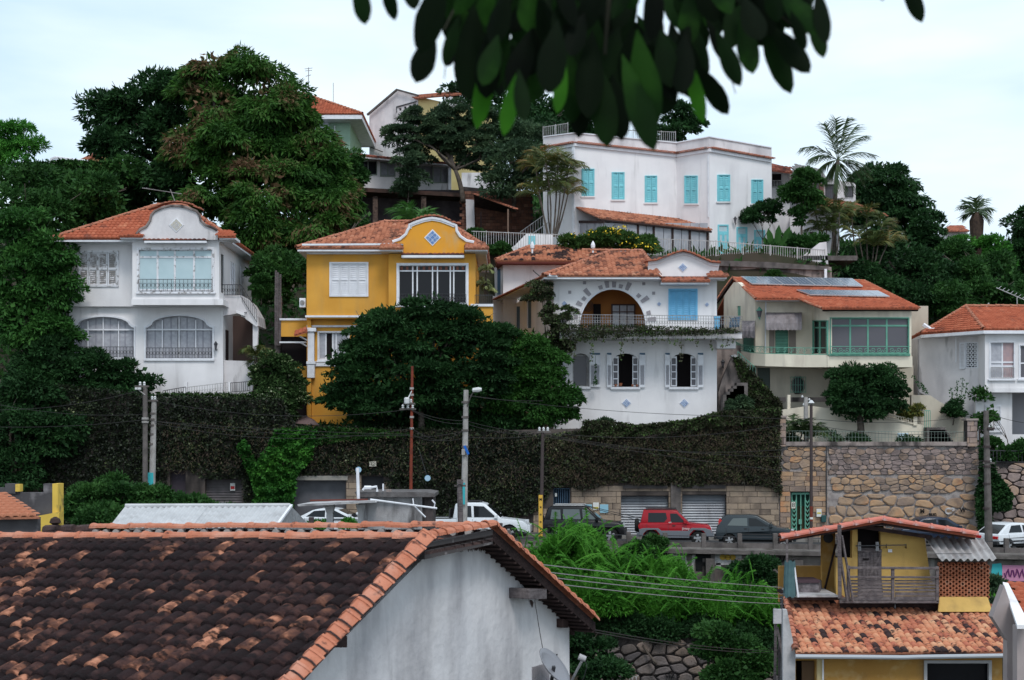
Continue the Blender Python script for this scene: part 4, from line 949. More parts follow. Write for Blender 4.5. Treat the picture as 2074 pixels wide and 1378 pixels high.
        for (a, b) in sh:
            q = MB().plate(Pl, [[(a, y0 + 2), (b, y0 + 4), (b, y1 + 1), (a, y1 - 1 + 2)], rc(a + 2, y0 + 24, b - 2, y1 - 4)], .05, -.12)
            w = q.build('shutter', TRIM, o); q = MB(); y = y0 + 26
            while y < y1 - 5: q.plate(Pl, rc(a + 2, y, b - 2, y + 1.6), .03, -.10); y += 2.6
            q.build('louvres', mat('grey_louvres', (.36, .36, .40)), w); MB().plate(Pl, rc(a + .5, y0 - 1, b - .5, y0 + 3), .03, -.06).build('shutter_back', NAVY, w)
    for (x, y, s) in ((1247, 781, 1), (1257, 780, 1.3), (1281, 781, .9), (1290, 781, .9)):
        MB().lathe([(.05 * s, 0), (.08 * s, .12 * s)], Pl.p(x, y + 2, .0), 8).build('flower_pot', mat('terracotta_pot', (.35, .13, .07)), o)
    # pediment roof & roofs
    coping(Fr(77.5), [(1306, 529), (1330, 527), (1350, 519), (1368, 512), (1384, 508), (1400, 512), (1420, 521), (1440, 530), (1460, 532)], RTEDGE, o, dpt=.8, r=.1)
    q = MB().tube([Fr(77.7).p(x, y + 5) for x, y in ((1314, 531), (1330, 529), (1350, 521), (1368, 514), (1384, 510), (1400, 514), (1420, 523), (1440, 532), (1456, 534))], .05, 4); q.build('pediment_moulding', TRIM, o)
    tiled([W(1340, 570, 77), W(1438, 570, 77), W(1434, 561, 78), W(1344, 561, 78)], RTEDGE, o, .24, .3); MB().plate(Fr(77.1), rc(1339, 571, 1436, 576), .9).build('eave', TRIM, o)
    tiled([W(1432, 560, 76.9), W(1474, 560, 76.9), W(1464, 551, 78), W(1436, 551, 78)], RTEDGE, o, .24, .3); MB().plate(Fr(77), rc(1437, 560, 1472, 565), 1).build('eave', TRIM, o)
    A = W(1100, 559, 76.9); ze = A.z; B = W(1336, 559, 76.9); R1 = W(1238, 510, 81.5); R2 = W(1262, 510, 81.5); Bb = W(1470, 559, 77.2); Bb.z = ze
    hiproof(A, B, Vector((Bb.x, 88, ze)), Vector((A.x - 1.2, 88, ze)), R1, W(1300, 510, 81.5), o, TILE, faces='fl')
    ridge(W(1180, 507, 83), W(1238, 508, 82), o, l=.4)
    MB().plate(Fr(77), rc(1104, 560, 1334, 566), 1.0).build('eave', TRIM, o)
    X = W(1452, 0, 78).x; MB().box((X - .25, 78.31, 20), (X, 88, ze - .1)).build('side_wall', WHITE, o)
    # left flank running back to the left
    Ps = Vp(1121, 78.1, 1036, 88); h1, h2 = rc(1045, 621, 1053, 676), rc(1068, 609, 1076, 665)
    wallp(Ps, [[(1121, 566), (1121, 900), (1032, 880), (1032, 624)], h1, h2], WHITE, o)
    for h in (h1, h2): MB().plate(Ps, h, .02, .05).build('flank_shutter', NAVY, o)
    q = MB(); a, b = W(1112, 560, 76.6), W(1000, 612, 88.5); q.hexa([a, a + Vector((.9, .6, 0)), b + Vector((.9, .6, 0)), b] + [p + Vector((0, 0, .14)) for p in (a, a + Vector((.9, .6, 0)), b + Vector((.9, .6, 0)), b)]); q.build('flank_eave', TRIM, o)
    coping(Vp(1110, 76.6, 998, 88.5), [(1110, 556), (1000, 608)], RTEDGE, o, dpt=.6)
    MB().plate(Fr(88), rc(998, 600, 1040, 870), .3).build('back_wall', WHITE, o)
    # finials
    for (x, y, D) in ((1078, 503, 84), (1201, 502, 84)):
        MB().lathe([(.05, -.3), (.06, -.05), (.12, 0), (.13, .15), (.08, .3), (.0, .42)], W(x, y, D), 8).build('finial', TRIM, o)
    # annex behind
    o2 = thing('annex_house', 'plain white annex with an orange hipped roof behind the arched house', 'house', W(1100, 700, 88))
    P2 = Fr(87); wallp(P2, [(1019, 531), (1240, 531), (1240, 700), (1019, 700)], WHITE, o2)
    Pf = Vp(1019, 87, 998, 91); h = rc(1006, 545, 1014, 597)
    wallp(Pf, [[(1019, 531), (1019, 612), (998, 622), (998, 545)], h], WHITE2, o2); MB().plate(Pf, h, .02, .04).build('blue_shutter', NAVY, o2)
    MB().plate(P2, rc(1116, 531, 1124, 600), .1, -.08).build('pilaster', WHITE, o2)
    A = W(1004, 528, 86); B = W(1245, 528, 86); z = A.z; hiproof(A, B, Vector((B.x, 94, z)), Vector((A.x, 94, z)), W(1072, 501, 89.5), W(1235, 501, 89.5), o2, TILEM, faces='fl', fascia=mat('red_brown_fascia', (.16, .05, .04)))
    q = MB().tube([W(1104, 569, 77), W(1084, 552, 84), W(1080, 548, 86.9)], .03, 4); q.build('cable_pipe', IRON, o2)
    # side stair/pipe
    ch = thing('deck_chair', 'blue folding chair on the right end of the vine balcony', 'chair', W(1482, 668, 77)); 
    q = MB(); [q.bar(W(x, 642, 77), W(x + 10, 668, 77), .025) for x in (1478, 1488)]; [q.bar(W(x + 10, 646, 77.4), W(x, 668, 77.4), .025) for x in (1478, 1488)]; q.build('frame', IRON, ch); MB().plate(Fr(77.1), [(1480, 645), (1500, 641), (1498, 662), (1476, 664)], .04).build('seat', NAVY, ch)
    ch = thing('blue_box', 'bright blue plastic crate standing on the vine balcony', 'box', W(1453, 668, 77.2)); bevel(MB().plate(Fr(77.2), rc(1448, 643, 1458, 667), .3).build('body', BLUE, ch), .03); MB().plate(Fr(77.15), rc(1447, 641, 1459, 645), .36).build('lid', BLUE, ch)
house3()

def house4():
    o = thing('cream_house', 'cream house with solar panels on a red roof, green windows and a curved balcony', 'house', W(1700, 880, 79))
    Pb = Fr(76.5); Pm = Fr(79); 
    wallp(Pb, [rc(1676, 626, 1846, 722), rc(1683, 645, 1840, 716)], CREAM, o)
    MB().plate(Pb, rc(1676, 722, 1848, 744), 2.2, -.06).build('bay_floor', CREAM, o)
    Pa = Vp(1676, 76.5, 1643, 79.2); wallp(Pa, [[(1676, 626), (1676, 722), (1643, 722), (1643, 608)], rc(1646, 650, 1674, 716)], CREAM, o)
    MB().plate(Pa, [(1675, 726), (1675, 744), (1643, 742), (1643, 724)], .5).build('bay_floor', CREAM, o)
    w = window(Pb, 1683, 645, 1840, 716, o, GREENP, [1722, 1758, 1796], [660], gm=[GLASSG, GLASSG, GLASSG, GLASSG], fw=3.4, case=2)
    window(Pa, 1646, 650, 1674, 718, o, GREENP, [1660], [664], gm=GLASS, fw=3, case=1, sill=False)
    q = MB()
    def scroll(P_, x, y, r, off, fl=1): q.tube([P_.p(x + fl * r * (1 - t / 14) * math.cos(t * .8), y + r * (1 - t / 14) * math.sin(t * .8), off) for t in range(13)], .02, 4, cap=False)
    for i in range(12): scroll(Pb, 1690 + i * 13, 709, 6, -.25, 1 if i % 2 else -1)
    q.bar(Pb.p(1682, 702, -.25), Pb.p(1844, 702, -.25), .025).bar(Pb.p(1682, 717, -.25), Pb.p(1844, 717, -.25), .025); q.build('window_railing', GREENP, o)
    # main wall and left gable
    gate = rc(1570, 668, 1597, 716)
    wallp(Pm, [[(1530, 600), (1620, 600), (1646, 620), (1646, 745), (1530, 745)], gate], CREAM, o)
    MB().plate(Pm, gate, .04, .12).build('balcony_door', GREEND, o)
    q = MB(); y = 672
    while y < 714: q.plate(Pm, rc(1571, y, 1596, y + 1.5), .02, .1); y += 3
    q.build('door_slat', GREENP, o)
    for a, b in ((1558, 1569), (1598, 1612)): MB().plate(Pm, rc(a, 664, b, 716), .03, -.04).build('door_shutter', mat('taupe_shutter', (.22, .19, .17)), o)
    Pg = Vp(1530, 79, 1466, 84); g2 = rc(1493, 620, 1500, 640)
    wallp(Pg, [[(1530, 604), (1530, 745), (1466, 745), (1466, 600), (1486, 572), (1494, 572)], g2, rc(1504, 682, 1527, 716)], CREAM, o)
    MB().plate(Pg, g2, .03, .05).build('gable_window', GREENP, o); MB().plate(Pg, rc(1504, 682, 1527, 716), .03, .05).build('side_door', GREEND, o)
    # roof
    R1, R2 = W(1485, 564, 84), W(1752, 571, 84); Ev = W(1862, 625, 76.2); Pr = P3(R1, R2, Ev)
    pl = [(1665, 625), (1862, 625), (1752, 570), (1485, 564), (1530, 606), (1618, 606)]
    poly = [Pr.p(*a) for a in pl]; tiled(poly, TILER, o, .21, .34, .05)
    ridge(poly[3], poly[2], o, l=.4); ridge(poly[4], poly[3], o, l=.4, r=.08); ridge(poly[1], poly[2], o, l=.4, r=.08); ridge(poly[0], poly[5], o, l=.4, r=.08)
    bk = [R1, R2, R2 + Vector((1, 6, -2.2)), R1 + Vector((-.5, 6, -2.2))]; MB().add(bk + [p - Vector((0, 0, .1)) for p in bk], [(0, 1, 2, 3), (7, 6, 5, 4), (0, 3, 7, 4)]).build('back_roof', TILER, o)
    a, b = Pr.p(1485, 566), W(1452, 612, 84); q = MB().hexa([a, a + Vector((.3, 2, 0)), b + Vector((.3, 2, 0)), b] + [p + Vector((0, 0, .12)) for p in (a, a + Vector((.3, 2, 0)), b + Vector((.3, 2, 0)), b)]); q.build('left_slope', WOODB, o); ridge(b + Vector((0, 0, .15)), a + Vector((0, 0, .15)), o, l=.4, r=.08)
    MB().plate(Fr(78.2), rc(1534, 606, 1620, 610), .3).build('eave_gutter', TRIM, o); MB().plate(Fr(76.35), rc(1668, 627, 1860, 630), .3).build('eave_board', WOODB, o)
    MB().bar(Pm.p(1551, 610, -.1), Pm.p(1550, 716, -.1), .05).build('downpipe', TRIM, o)
    # flank back walls
    X = W(1846, 0, 76.5).x; MB().box((X - .2, 76.76, 24), (X, 88, W(0, 628, 76.5).z)).build('side_wall', CREAM, o)
    wallp(Fr(83), rc(1800, 620, 1880, 860), BEIGE, o, name='back_wing')
    # lower storey
    Pl = Fr(79.3); win = [(1616 + 15 * math.cos(a * .785 + .39) * .9, 780 + 19 * math.sin(a * .785 + .39)) for a in range(8)]
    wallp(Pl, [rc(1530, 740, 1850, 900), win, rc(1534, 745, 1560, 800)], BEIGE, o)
    MB().plate(Pl, win, .02, .2).build('octagon_pane', GLASS, o); q = MB().tube([Pl.p(*p, -.02) for p in win + win[:1]], .05, 4); q.build('octagon_frame', STAIN, o)
    MB().plate(Pl, rc(1534, 745, 1560, 800), .04, .1).build('lower_door', mat('grey_green_door', (.09, .11, .10)), o)
    fence(Pl, 1601, 764, 1632, 764, 32, 5, .016, GREENP, o, off=-.25, mid=.5, name='window_grille')
    MB().plate(Pl, rc(1535, 805, 1690, 814), .1, -.06).build('plinth_band', STAIN, o)
    # curved balcony
    pts = [(1490, 722, 81.5), (1500, 728, 80), (1520, 732, 78.6), (1550, 734, 77.6), (1590, 735, 77.1), (1630, 736, 77.0), (1676, 736, 76.5)]
    T = [W(x, y - 17, D) for x, y, D in pts]; B_ = [W(x, y + 8, D) for x, y, D in pts]; q = MB(); n = len(T); dv = Vector((0, .25, 0))
    q.add(T + B_ + [p + dv for p in T] + [p + dv for p in B_], [(i, i + 1, n + i + 1, n + i) for i in range(n - 1)] + [(2 * n + i, 2 * n + i + 1, 3 * n + i + 1, 3 * n + i) for i in range(n - 1)] + [(i, i + 1, 2 * n + i + 1, 2 * n + i) for i in range(n - 1)] + [(n + i, n + i + 1, 3 * n + i + 1, 3 * n + i) for i in range(n - 1)])
    q.build('balcony', CREAM, o)
    q = MB(); fl = B_ + [W(1646, 744, 79.3), W(1496, 742, 83)]; q.add([p + Vector((0, 0, .2)) for p in fl], [tuple(range(len(fl)))]); q.build('balcony_floor', CREAM, o)
    q = MB().tube([t + Vector((0, .1, .38)) for t in T], .025, 4).tube([t + Vector((0, .1, .03)) for t in T], .025, 4)
    for a, b in zip(T, T[1:]):
        k = max(2, int((b - a).length / .33))
        for i in range(k):
            c = a.lerp(b, i / k) + Vector((0, .1, .2)); q.tube([c + Vector((.14 * (1 - t / 12) * math.cos(t * .85), 0, .15 * (1 - t / 12) * math.sin(t * .85))) for t in range(10)], .014, 3, cap=False); q.bar(c + Vector((0, 0, -.18)), c + Vector((0, 0, .18)), .012)
    q.build('balcony_railing', GREENP, o)
    # awnings
    def awn(P_, x0, x1, y0, y1, D, lab, dp=1.1):
        a = thing('awning', lab, 'awning', P_.p((x0 + x1) / 2, y1)); q = MB(); R = []
        for t in range(6):
            th = t / 5 * math.pi / 2; R.append((y0 + (y1 - y0) * (1 - math.cos(th)), -dp * math.sin(th)))
        n = max(6, int((x1 - x0) / 4))
        for i in range(n + 1):
            for (y, d) in R: q.v.append(P_.p(lerp(x0, x1, i / n), y, d + (.03 if i % 2 else 0)))
        for i in range(n):
            for t in range(5): q.f.append([i * 6 + t, (i + 1) * 6 + t, (i + 1) * 6 + t + 1, i * 6 + t + 1])
        k = len(q.v)
        for i in range(n + 1): q.v.append(P_.p(lerp(x0, x1, i / n), y1 + 4 + (i % 2) * 1.5, -dp))
        for i in range(n): q.f.append([i * 6 + 5, (i + 1) * 6 + 5, k + i + 1, k + i])
        q.add([P_.p(x0, y, d) for y, d in R] + [P_.p(x0, y1, 0)], [tuple(range(7))]); q.add([P_.p(x1, y, d) for y, d in R] + [P_.p(x1, y1, 0)], [tuple(range(7))])
        q.build('canvas', mat('grey_mauve_canvas', (.27, .24, .25), (.2, .175, .18), scale=3, dirt=((.1, .09, .09), .5, 4, .5, .7, .2)), a)
    awn(Pm, 1552, 1624, 633, 664, 79, 'grey scalloped awning over the green balcony door'); awn(Pg, 1502, 1529, 650, 680, 80, 'beige awning over the side door left of the lantern', .8)
    lamp(Pm, 1538, 636, 'large green street-style lantern on the cream house wall', GREENP, 1.4)
    # solar panels, each its own piece of an array
    PV = mat('solar_cell_glass', (.15, .18, .24), (.18, .21, .27), scale=4, rough=.12, spec=.6); AL = mat('aluminium_rail', (.6, .6, .62), rough=.4, metal=.6)
    def array(q4, n, lab):
        a = thing('solar_array', lab, 'solar panels', Pr.p(*q4[3])); A, B, Cq, D_ = [Pr.p(x, y, 0) for x, y in q4]; up = -Pr.n if Pr.n.z < 0 else Pr.n
        for i in range(n):
            t0, t1 = (i + .02) / n, (i + .98) / n; c = [A.lerp(B, t0), A.lerp(B, t1), D_.lerp(Cq, t1), D_.lerp(Cq, t0)]; hgt = up * .16
            s = MB().hexa([p + hgt for p in c] + [p + hgt + up * .05 for p in c]).build('panel', AL, a)
            m_ = sum(c, Vector()) / 4; MB().hexa([p.lerp(m_, .05) + hgt + up * .045 for p in c] + [p.lerp(m_, .05) + hgt + up * .055 for p in c]).build('cells', PV, s)
            q = MB()
            for k in range(1, 4):
                u_, v_ = c[0].lerp(c[1], k / 4), c[3].lerp(c[2], k / 4); q.bar(u_ + hgt + up * .056, v_ + hgt + up * .056, .003)
            q.build('cell_lines', AL, s)
        q = MB(); q.bar(A.lerp(D_, .2) + up * .1, B.lerp(Cq, .2) + up * .1, .03).bar(A.lerp(D_, .8) + up * .1, B.lerp(Cq, .8) + up * .1, .03); q.build('mounting_rail', AL, a)
    array([(1500, 567), (1726, 571), (1748, 587), (1522, 582)], 7, 'long row of seven solar panels near the ridge of the cream house roof')
    array([(1612, 594), (1778, 596), (1802, 608), (1640, 604)], 6, 'lower row of six solar panels closer to the eave of the cream house')
    # steps, garden walls
    g = thing('garden_stair_wall', 'cream garden wall stepping down with an outdoor stair beside the cream house', 'wall', W(1880, 900, 77))
    MB().plate(Fr(77.2), [(1846, 800), (1884, 801), (1905, 815), (1940, 830), (1962, 856), (1962, 905), (1846, 905)], .3).build('flank_wall', BEIGE, g)
    MB().plate(Fr(76.8), [(1585, 830), (1640, 822), (1780, 840), (1872, 862), (1876, 905), (1585, 905)], .3).build('low_wall', CREAM, g)
    MB().plate(Fr(76.7), rc(1850, 840, 1858, 862), .4).build('newel', CREAM, g); fence(Fr(76.75), 1790, 838, 1850, 850, 10, 5, .03, CREAM, g)
    MB().plate(Fr(77), [(1595, 800), (1601, 800), (1601, 830), (1595, 830)], .4).build('newel', CREAM, g); 
    for i in range(7): MB().box((W(1874 + 5 * i, 0, 76.5).x, 76.2, W(0, 900, 76.5).z), (W(1874 + 5 * i, 0, 76.5).x + 1.0 - .05 * i, 76.9 - .001 * i, W(0, 866 + 5 * i, 76.5).z)).build('step', CONC, g)
    fence(Fr(76.6), 1873, 832, 1884, 832, 40, 3, .02, GREENP, g)
    sign(Fr(76.7), 1818, 877, 1840, 890, mat('pale_blue_board', (.55, .68, .75)), 'pale blue board leaning on the cream garden wall', 'board', cat='board')
    rl = thing('terrace_railing', 'thin green-grey iron railing along the top of the stone wall', 'railing', PO.p(1770, 896)); fence(Fr(74.2), 1592, 873, 1960, 875, 24, 6.6, .008, mat('pale_green_iron', (.20, .25, .22)), rl, rings=0, mid=.5)
house4()

o = thing('garden_stair', 'steep stained stair wall overgrown with vines between the arched and cream houses', 'stair', W(1510, 830, 79))
MB().plate(Fr(78.6), [(1482, 724), (1490, 724), (1578, 815), (1578, 840), (1455, 840), (1455, 795), (1462, 770)], .4).build('stair_wall', STAIN, o)
MB().plate(Fr(78.5), [(1480, 720), (1490, 718), (1560, 792), (1552, 796)], .5, -.1).build('stair_coping', CONCL, o)
fence(Fr(78.4), 1494, 712, 1530, 745, 20, 5, .016, GREENP, o)
for i in range(5): MB().box((W(1462 + 7 * i, 0, 78).x, 77.6, 20.5), (W(1462 + 7 * i, 0, 78).x + .6, 78.4, W(0, 800 - 6 * i, 78).z)).build('step', CONC, o)
MB().plate(Fr(80), rc(1452, 700, 1500, 830), .2).build('back_wall', STAIN, o)
lamp(Fr(80), 1464, 738, 'dark wall lantern in the shade under the vine balcony end')

def house5():
    o = thing('white_bay_house', 'white house with stained side wall, red hipped roof and overhanging bay at the right edge', 'house', W(1980, 900, 78))
    Pf = Vp(1862, 80, 1996, 77.5); h = rc(1955, 693, 1980, 746)
    wallp(Pf, [[(1862, 680), (1996, 668), (1996, 900), (1962, 860), (1940, 835), (1905, 815), (1862, 795)], h], WHITE2, o)
    for (a, b) in ((1943, 1954), (1981, 1993)):
        q = MB().plate(Pf, [rc(a, 694, b, 748), rc(a + 2, 697, b - 2, 745)], .05, -.08); y = 699
        while y < 744: q.plate(Pf, rc(a + 1.5, y, b - 1.5, y + 1.7), .03, -.06); y += 2.8
        q.build('shutter', TRIM, o)
    w = MB().plate(Pf, [rc(1955, 693, 1980, 746), rc(1957, 695, 1978, 744)], .08, -.02).build('window', TRIM, o); MB().plate(Pf, rc(1955, 693, 1980, 746), .02, .12).build('pane', GLASS, w)
    q = MB()
    for i in range(3):
        for j in range(6):
            x, y = 1960.5 + i * 7, 699 + j * 8; q.plate(Pf, [rc(x - 2.6, y - 3, x + 2.6, y + 3), rc(x - 1.3, y - 1.6, x + 1.3, y + 1.6)], .03, -.03); q.plate(Pf, rc(x - 3.6, y - .5, x - 2.6, y + .5), .02, -.03); q.plate(Pf, rc(x - .5, y + 3, x + .5, y + 5), .02, -.03)
    q.build('lattice_grille', TRIM, w)
    Pb = Fr(76.6)
    wallp(Pb, [rc(1995, 669, 2150, 792), rc(2006, 694, 2054, 766), rc(2066, 700, 2130, 766)], WHITE, o)
    MB().plate(Pb, rc(1993, 786, 2152, 795), 2, -.04).build('bay_floor', WHITE, o)
    MB().box((W(1995, 0, 76.6).x, 76.86, W(0, 792, 76.6).z), (W(1995, 0, 76.6).x + .2, 78, W(0, 669, 76.6).z)).build('bay_side', WHITE, o)
    pink = mat('pinkish_curtain', (.42, .28, .28), (.34, .25, .27), scale=5, rough=.4)
    window(Pb, 2006, 694, 2054, 766, o, TRIM, 2, [734, 742], gm=[CURT, CURT, CURT, pink, pink, pink], fw=3, case=2)
    window(Pb, 2066, 700, 2130, 766, o, TRIM, 3, [736], gm=GLASSG, fw=3, case=2)
    fence(Pb, 2007, 745, 2054, 745, 22, 3.6, .014, WIRON, o, off=-.12, name='window_railing')
    Pl = Fr(77.2); wallp(Pl, [rc(1976, 792, 2150, 960), rc(2050, 796, 2150, 880)], WHITE, o)
    MB().plate(Pl, rc(2050, 796, 2150, 905), .1, 1.5).build('porch_back', mat('porch_grey', (.30, .29, .31)), o)
    for (a, b) in ((1996, 2009), (2014, 2028)):
        q = MB().plate(Pl, [rc(a, 820, b, 868), rc(a + 2, 824, b - 2, 864)], .05, -.08); y = 826
        while y < 863: q.plate(Pl, rc(a + 1.5, y, b - 1.5, y + 1.7), .03, -.05); y += 2.8
        q.build('shutter', TRIM, o)
    MB().plate(Pl, rc(1994, 872, 2032, 876), .2, -.1).build('sill', TRIM, o)
    A = W(1866, 676, 77.8); Bm = W(1992, 664, 76); z = A.z; Bm = W(1992, 664, 76.2); Bm.z = W(0, 664, 76.2).z; A.z = Bm.z = (A.z + Bm.z) / 2
    A = Vector((W(1866, 0, 79.4).x, 79.4, Bm.z)); R = W(1956, 622, 81.5); R2 = W(2150, 634, 81.5); R2.z = R.z; Br = W(2160, 664, 76.2); Br.z = Bm.z
    tiled([A, Bm, R], TILER, o, .21, .34); tiled([Bm, Br, R2, R], TILER, o, .21, .34); bl = Vector((A.x + .6, 84, A.z)); tiled([bl, A, R], TILER, o, .21, .34)
    z5 = Vector((0, 0, .05))
    for a, b in ((A, R), (Bm, R), (R, R2)): ridge(a + z5, b + z5, o, l=.42, r=.1)
    cc = W(2000, 664, 79); q = MB(); pts = [A, Bm, Br, Vector((Br.x, 84, A.z)), bl]; q.add([p - Vector((0, 0, .05)) for p in pts] + [p - Vector((0, 0, .22)) for p in pts], [tuple(range(5)), tuple(range(9, 4, -1))] + [(i, (i + 1) % 5, (i + 1) % 5 + 5, i + 5) for i in range(5)]); q.build('eave', TRIM, o)
    MB().bar(W(1936, 682, 78.4), W(1936, 735, 78.4), .03).build('downpipe', TRIM, o)
    MB().tube([W(1870, 658, 79.8), W(1885, 668, 79.6), W(1893, 668, 79.4)], .12, 5).build('gutter_bend', TRIM, o)
    MB().box((W(1862, 0, 80).x, 80.3, 21), (W(1862, 0, 80).x + .2, 86, A.z - .2)).build('side_wall', WHITE2, o)
    aw = thing('dark_awning_roof', 'dark sloping canopy with white pole behind the red hipped roof', 'canopy', W(2060, 640, 90)); MB().add([W(2000, 628, 92), W(2140, 612, 92), W(2140, 640, 88), W(1998, 640, 88)], [(0, 1, 2, 3)]).build('sheet', mat('dark_canopy', (.04, .045, .04)), aw); MB().tube([W(1995, 640, 88), W(1996, 624, 88), W(2003, 614, 88)], .05, 4).build('pole', WIRON, aw)
house5()

def house6():
    o = thing('turquoise_shutter_house', 'big white house on the hill with turquoise shutters and a long glazed veranda', 'house', W(1370, 525, 97))
    c = [(1100, 97.1), (1165, 95), (1370, 98.6), (1437, 96.6), (1563, 100.3)]
    eave = [300, 289, 311, 300, 322]; Ps = [Vp(c[i][0], c[i][1], c[i + 1][0], c[i + 1][1]) for i in range(4)]
    wins = [[], [rc(1180, 343, 1203, 396), rc(1241, 350, 1264, 403), rc(1308, 357, 1330, 409)], [rc(1387, 357, 1411, 411)], [rc(1455, 355, 1478, 407), rc(1524, 365, 1545, 411), rc(1454, 455, 1476, 524), rc(1492, 460, 1514, 526), rc(1528, 466, 1550, 528)]]
    for i, P in enumerate(Ps):
        x0, x1 = c[i][0], c[i + 1][0]; y0, y1 = eave[i], eave[i + 1]
        wallp(P, [[(x0, y0 - 1), (x1, y1 - 1), (x1, 560), (x0, 560)]] + wins[i], WHITE, o)
        n = P.n; a, b = P.p(x0, y0), P.p(x1, y1)
        q = MB(); q.plate(P, [(x0, y0 + 1), (x1, y1 + 1), (x1, y1 + 7), (x0, y0 + 7)], .25, -.14); q.build('cornice', TRIM, o)
        f = -.45; A, B = P.p(x0, y0, f) , P.p(x1, y1, f); A.z = a.z; B.z = b.z; zz = (a.z + b.z) / 2; A = Vector((a.x, a.y, a.z - .03)) - n * .3; B = Vector((b.x, b.y, b.z - .03)) - n * .3
        tiled([A, B, B + n * .4 + Vector((0, 0, .10)), A + n * .4 + Vector((0, 0, .10))], RTEDGE, o, .2, .3, .04, thick=.05)
        # parapet above
        ph = [(278, 270), (270, 290), (290, 278), (278, 300)][i]
        MB().plate(P, [(x0, ph[0] - (0 if i != 0 else 0)), (x1, ph[1]), (x1, y1 - 1), (x0, y0 - 1)], .25, .12).build('parapet', WHITE2, o)
        MB().plate(P, [(x0, ph[0] - 2), (x1, ph[1] - 2), (x1, ph[1]), (x0, ph[0])], .4, .04).build('parapet_cap', TRIM, o)
    for i in (1, 2, 3):
        for w in wins[i]:
            x0, y0, x1, y1 = w[0][0], w[0][1], w[2][0], w[2][1]
            if y1 < 440: shutters(Ps[i], x0, y0, x1, y1, 2, TEAL, o, rows=2, step=3.6, case=1.2, name='shutter'); MB().plate(Ps[i], rc(x0 - 3, y1 + 1.5, x1 + 3, y1 + 4), .15, -.1).build('sill', WHITE, o)
            else:
                d = MB().plate(Ps[i], [rc(x0, y0, x1, y1), rc(x0 + 2.5, y0 + 2.5, x1 - 2.5, y0 + 14)], .12, -.03).build('double_door', TEAL, o)
                MB().plate(Ps[i], rc(x0 + 2.5, y0 + 2.5, x1 - 2.5, y0 + 14), .02, .03).build('transom_pane', GLASSL, d)
                m_ = (x0 + x1) / 2
                for (a, b) in ((x0 + 2.5, m_ - 1), (m_ + 1, x1 - 2.5)):
                    MB().plate(Ps[i], [rc(a, y0 + 18, b, y1 - 1), rc(a + 1.6, y0 + 21, b - 1.6, y0 + 36)], .03, -.06).build('door_leaf', TEAL, d); MB().plate(Ps[i], rc(a + 1.6, y0 + 21, b - 1.6, y0 + 36), .01, -.045).build('pane', GLASSL, d)
                    MB().plate(Ps[i], rc(a + 1.6, y0 + 41, b - 1.6, y1 - 5), .02, -.075).build('door_panel', TEAL, d)
    # flat roof and back
    pts = [Ps[0].p(1100, 300), Ps[0].p(1165, 289), Ps[1].p(1370, 311), Ps[2].p(1437, 300), Ps[3].p(1563, 322), W(1563, 330, 108), W(1100, 300, 108)]
    z = pts[1].z - .1; q = MB().add([Vector((p.x, p.y, z)) for p in pts], [tuple(range(7))]); q.build('flat_roof', CONC, o)
    X = Ps[3].p(1563, 322).x; MB().box((X - .2, 100.6, 31), (X, 108, z)).build('side_wall', WHITE, o)
    MB().plate(Ps[0], rc(1158, 292, 1163, 540), .1, -.12).build('downpipe', TRIM, o); MB().plate(Ps[2], rc(1433, 315, 1435, 440), .06, -.08).build('downpipe', TRIM, o)
    fence(Fr(97.4), 1100, 258, 1150, 250, 24, 3.6, .022, GIRON, o, posts=2, pr=.04, name='roof_railing'); fence(Fr(99.5), 1225, 262, 1368, 268, 20, 4, .022, GIRON, o, posts=5, name='roof_railing')
    # veranda
    n = Ps[1].n; a, b = Ps[1].p(1168, 421), Ps[1].p(1368, 442); z0 = a.z; b.z = a.z - .15
    Pv = P3(Ps[1].p(1168, 421), Ps[1].p(1410, 449), W(1222, 443, 91.8))
    poly = [Pv.p(1215, 442), Pv.p(1441, 467), Pv.p(1400, 446), Pv.p(1168, 421)]; tiled(poly, TILEB if 0 else TILE, o, .22, .34); ridge(poly[0], poly[3], o, r=.07); ridge(poly[1], poly[2], o, r=.07)
    e0, e1 = poly[0], poly[1]; dn = Vector((0, 0, -.1))
    q = MB(); q.tube([e0 + dn, e1 + dn], .07, 5); q.build('veranda_beam', WOODB, o)
    posts = [1222, 1293, 1325, 1363, 1398, 1434]; fr = WOODB
    Pq = PS(e0, (e1 - e0).cross(Vector((0, 0, 1)))); pn = MB()
    for x in posts: MB().plate(Pq, rc(x - 1.6, 447 + (x - 1222) * .115, x + 1.6, 560), .12, .1).build('veranda_post', fr, o)
    CURV = mat('grey_plastic_screen', (.36, .36, .39), (.27, .27, .30), scale=1.5, rough=.35)
    for x0, x1 in zip(posts, posts[1:]):
        k = 2 if x1 - x0 < 45 else 3
        for i in range(k): MB().plate(Pq, rc(lerp(x0, x1, i / k) + .6, 452, lerp(x0, x1, (i + 1) / k) - .6, 545), .03, .18 + .02 * (i % 2)).build('screen_panel', CURV, o)
    Pt = PS(e0, (Ps[1].p(1172, 430) - e0).cross(Vector((0, 0, 1))))
    for i in range(3): MB().plate(Pt, rc(1173 + i * 16.5, 452, 1188 + i * 16.5, 540), .03, .1).build('screen_panel', CURV, o)
    MB().plate(Pt, rc(1170, 447, 1222, 452), .1).build('veranda_beam', WOODB, o)
    MB().plate(Pq, rc(1172, 500, 1434, 548), .1, .3).build('veranda_base', WHITE2, o)
    lamp(Ps[3], 1489, 447, 'small black lantern beside the turquoise doors')
house6()
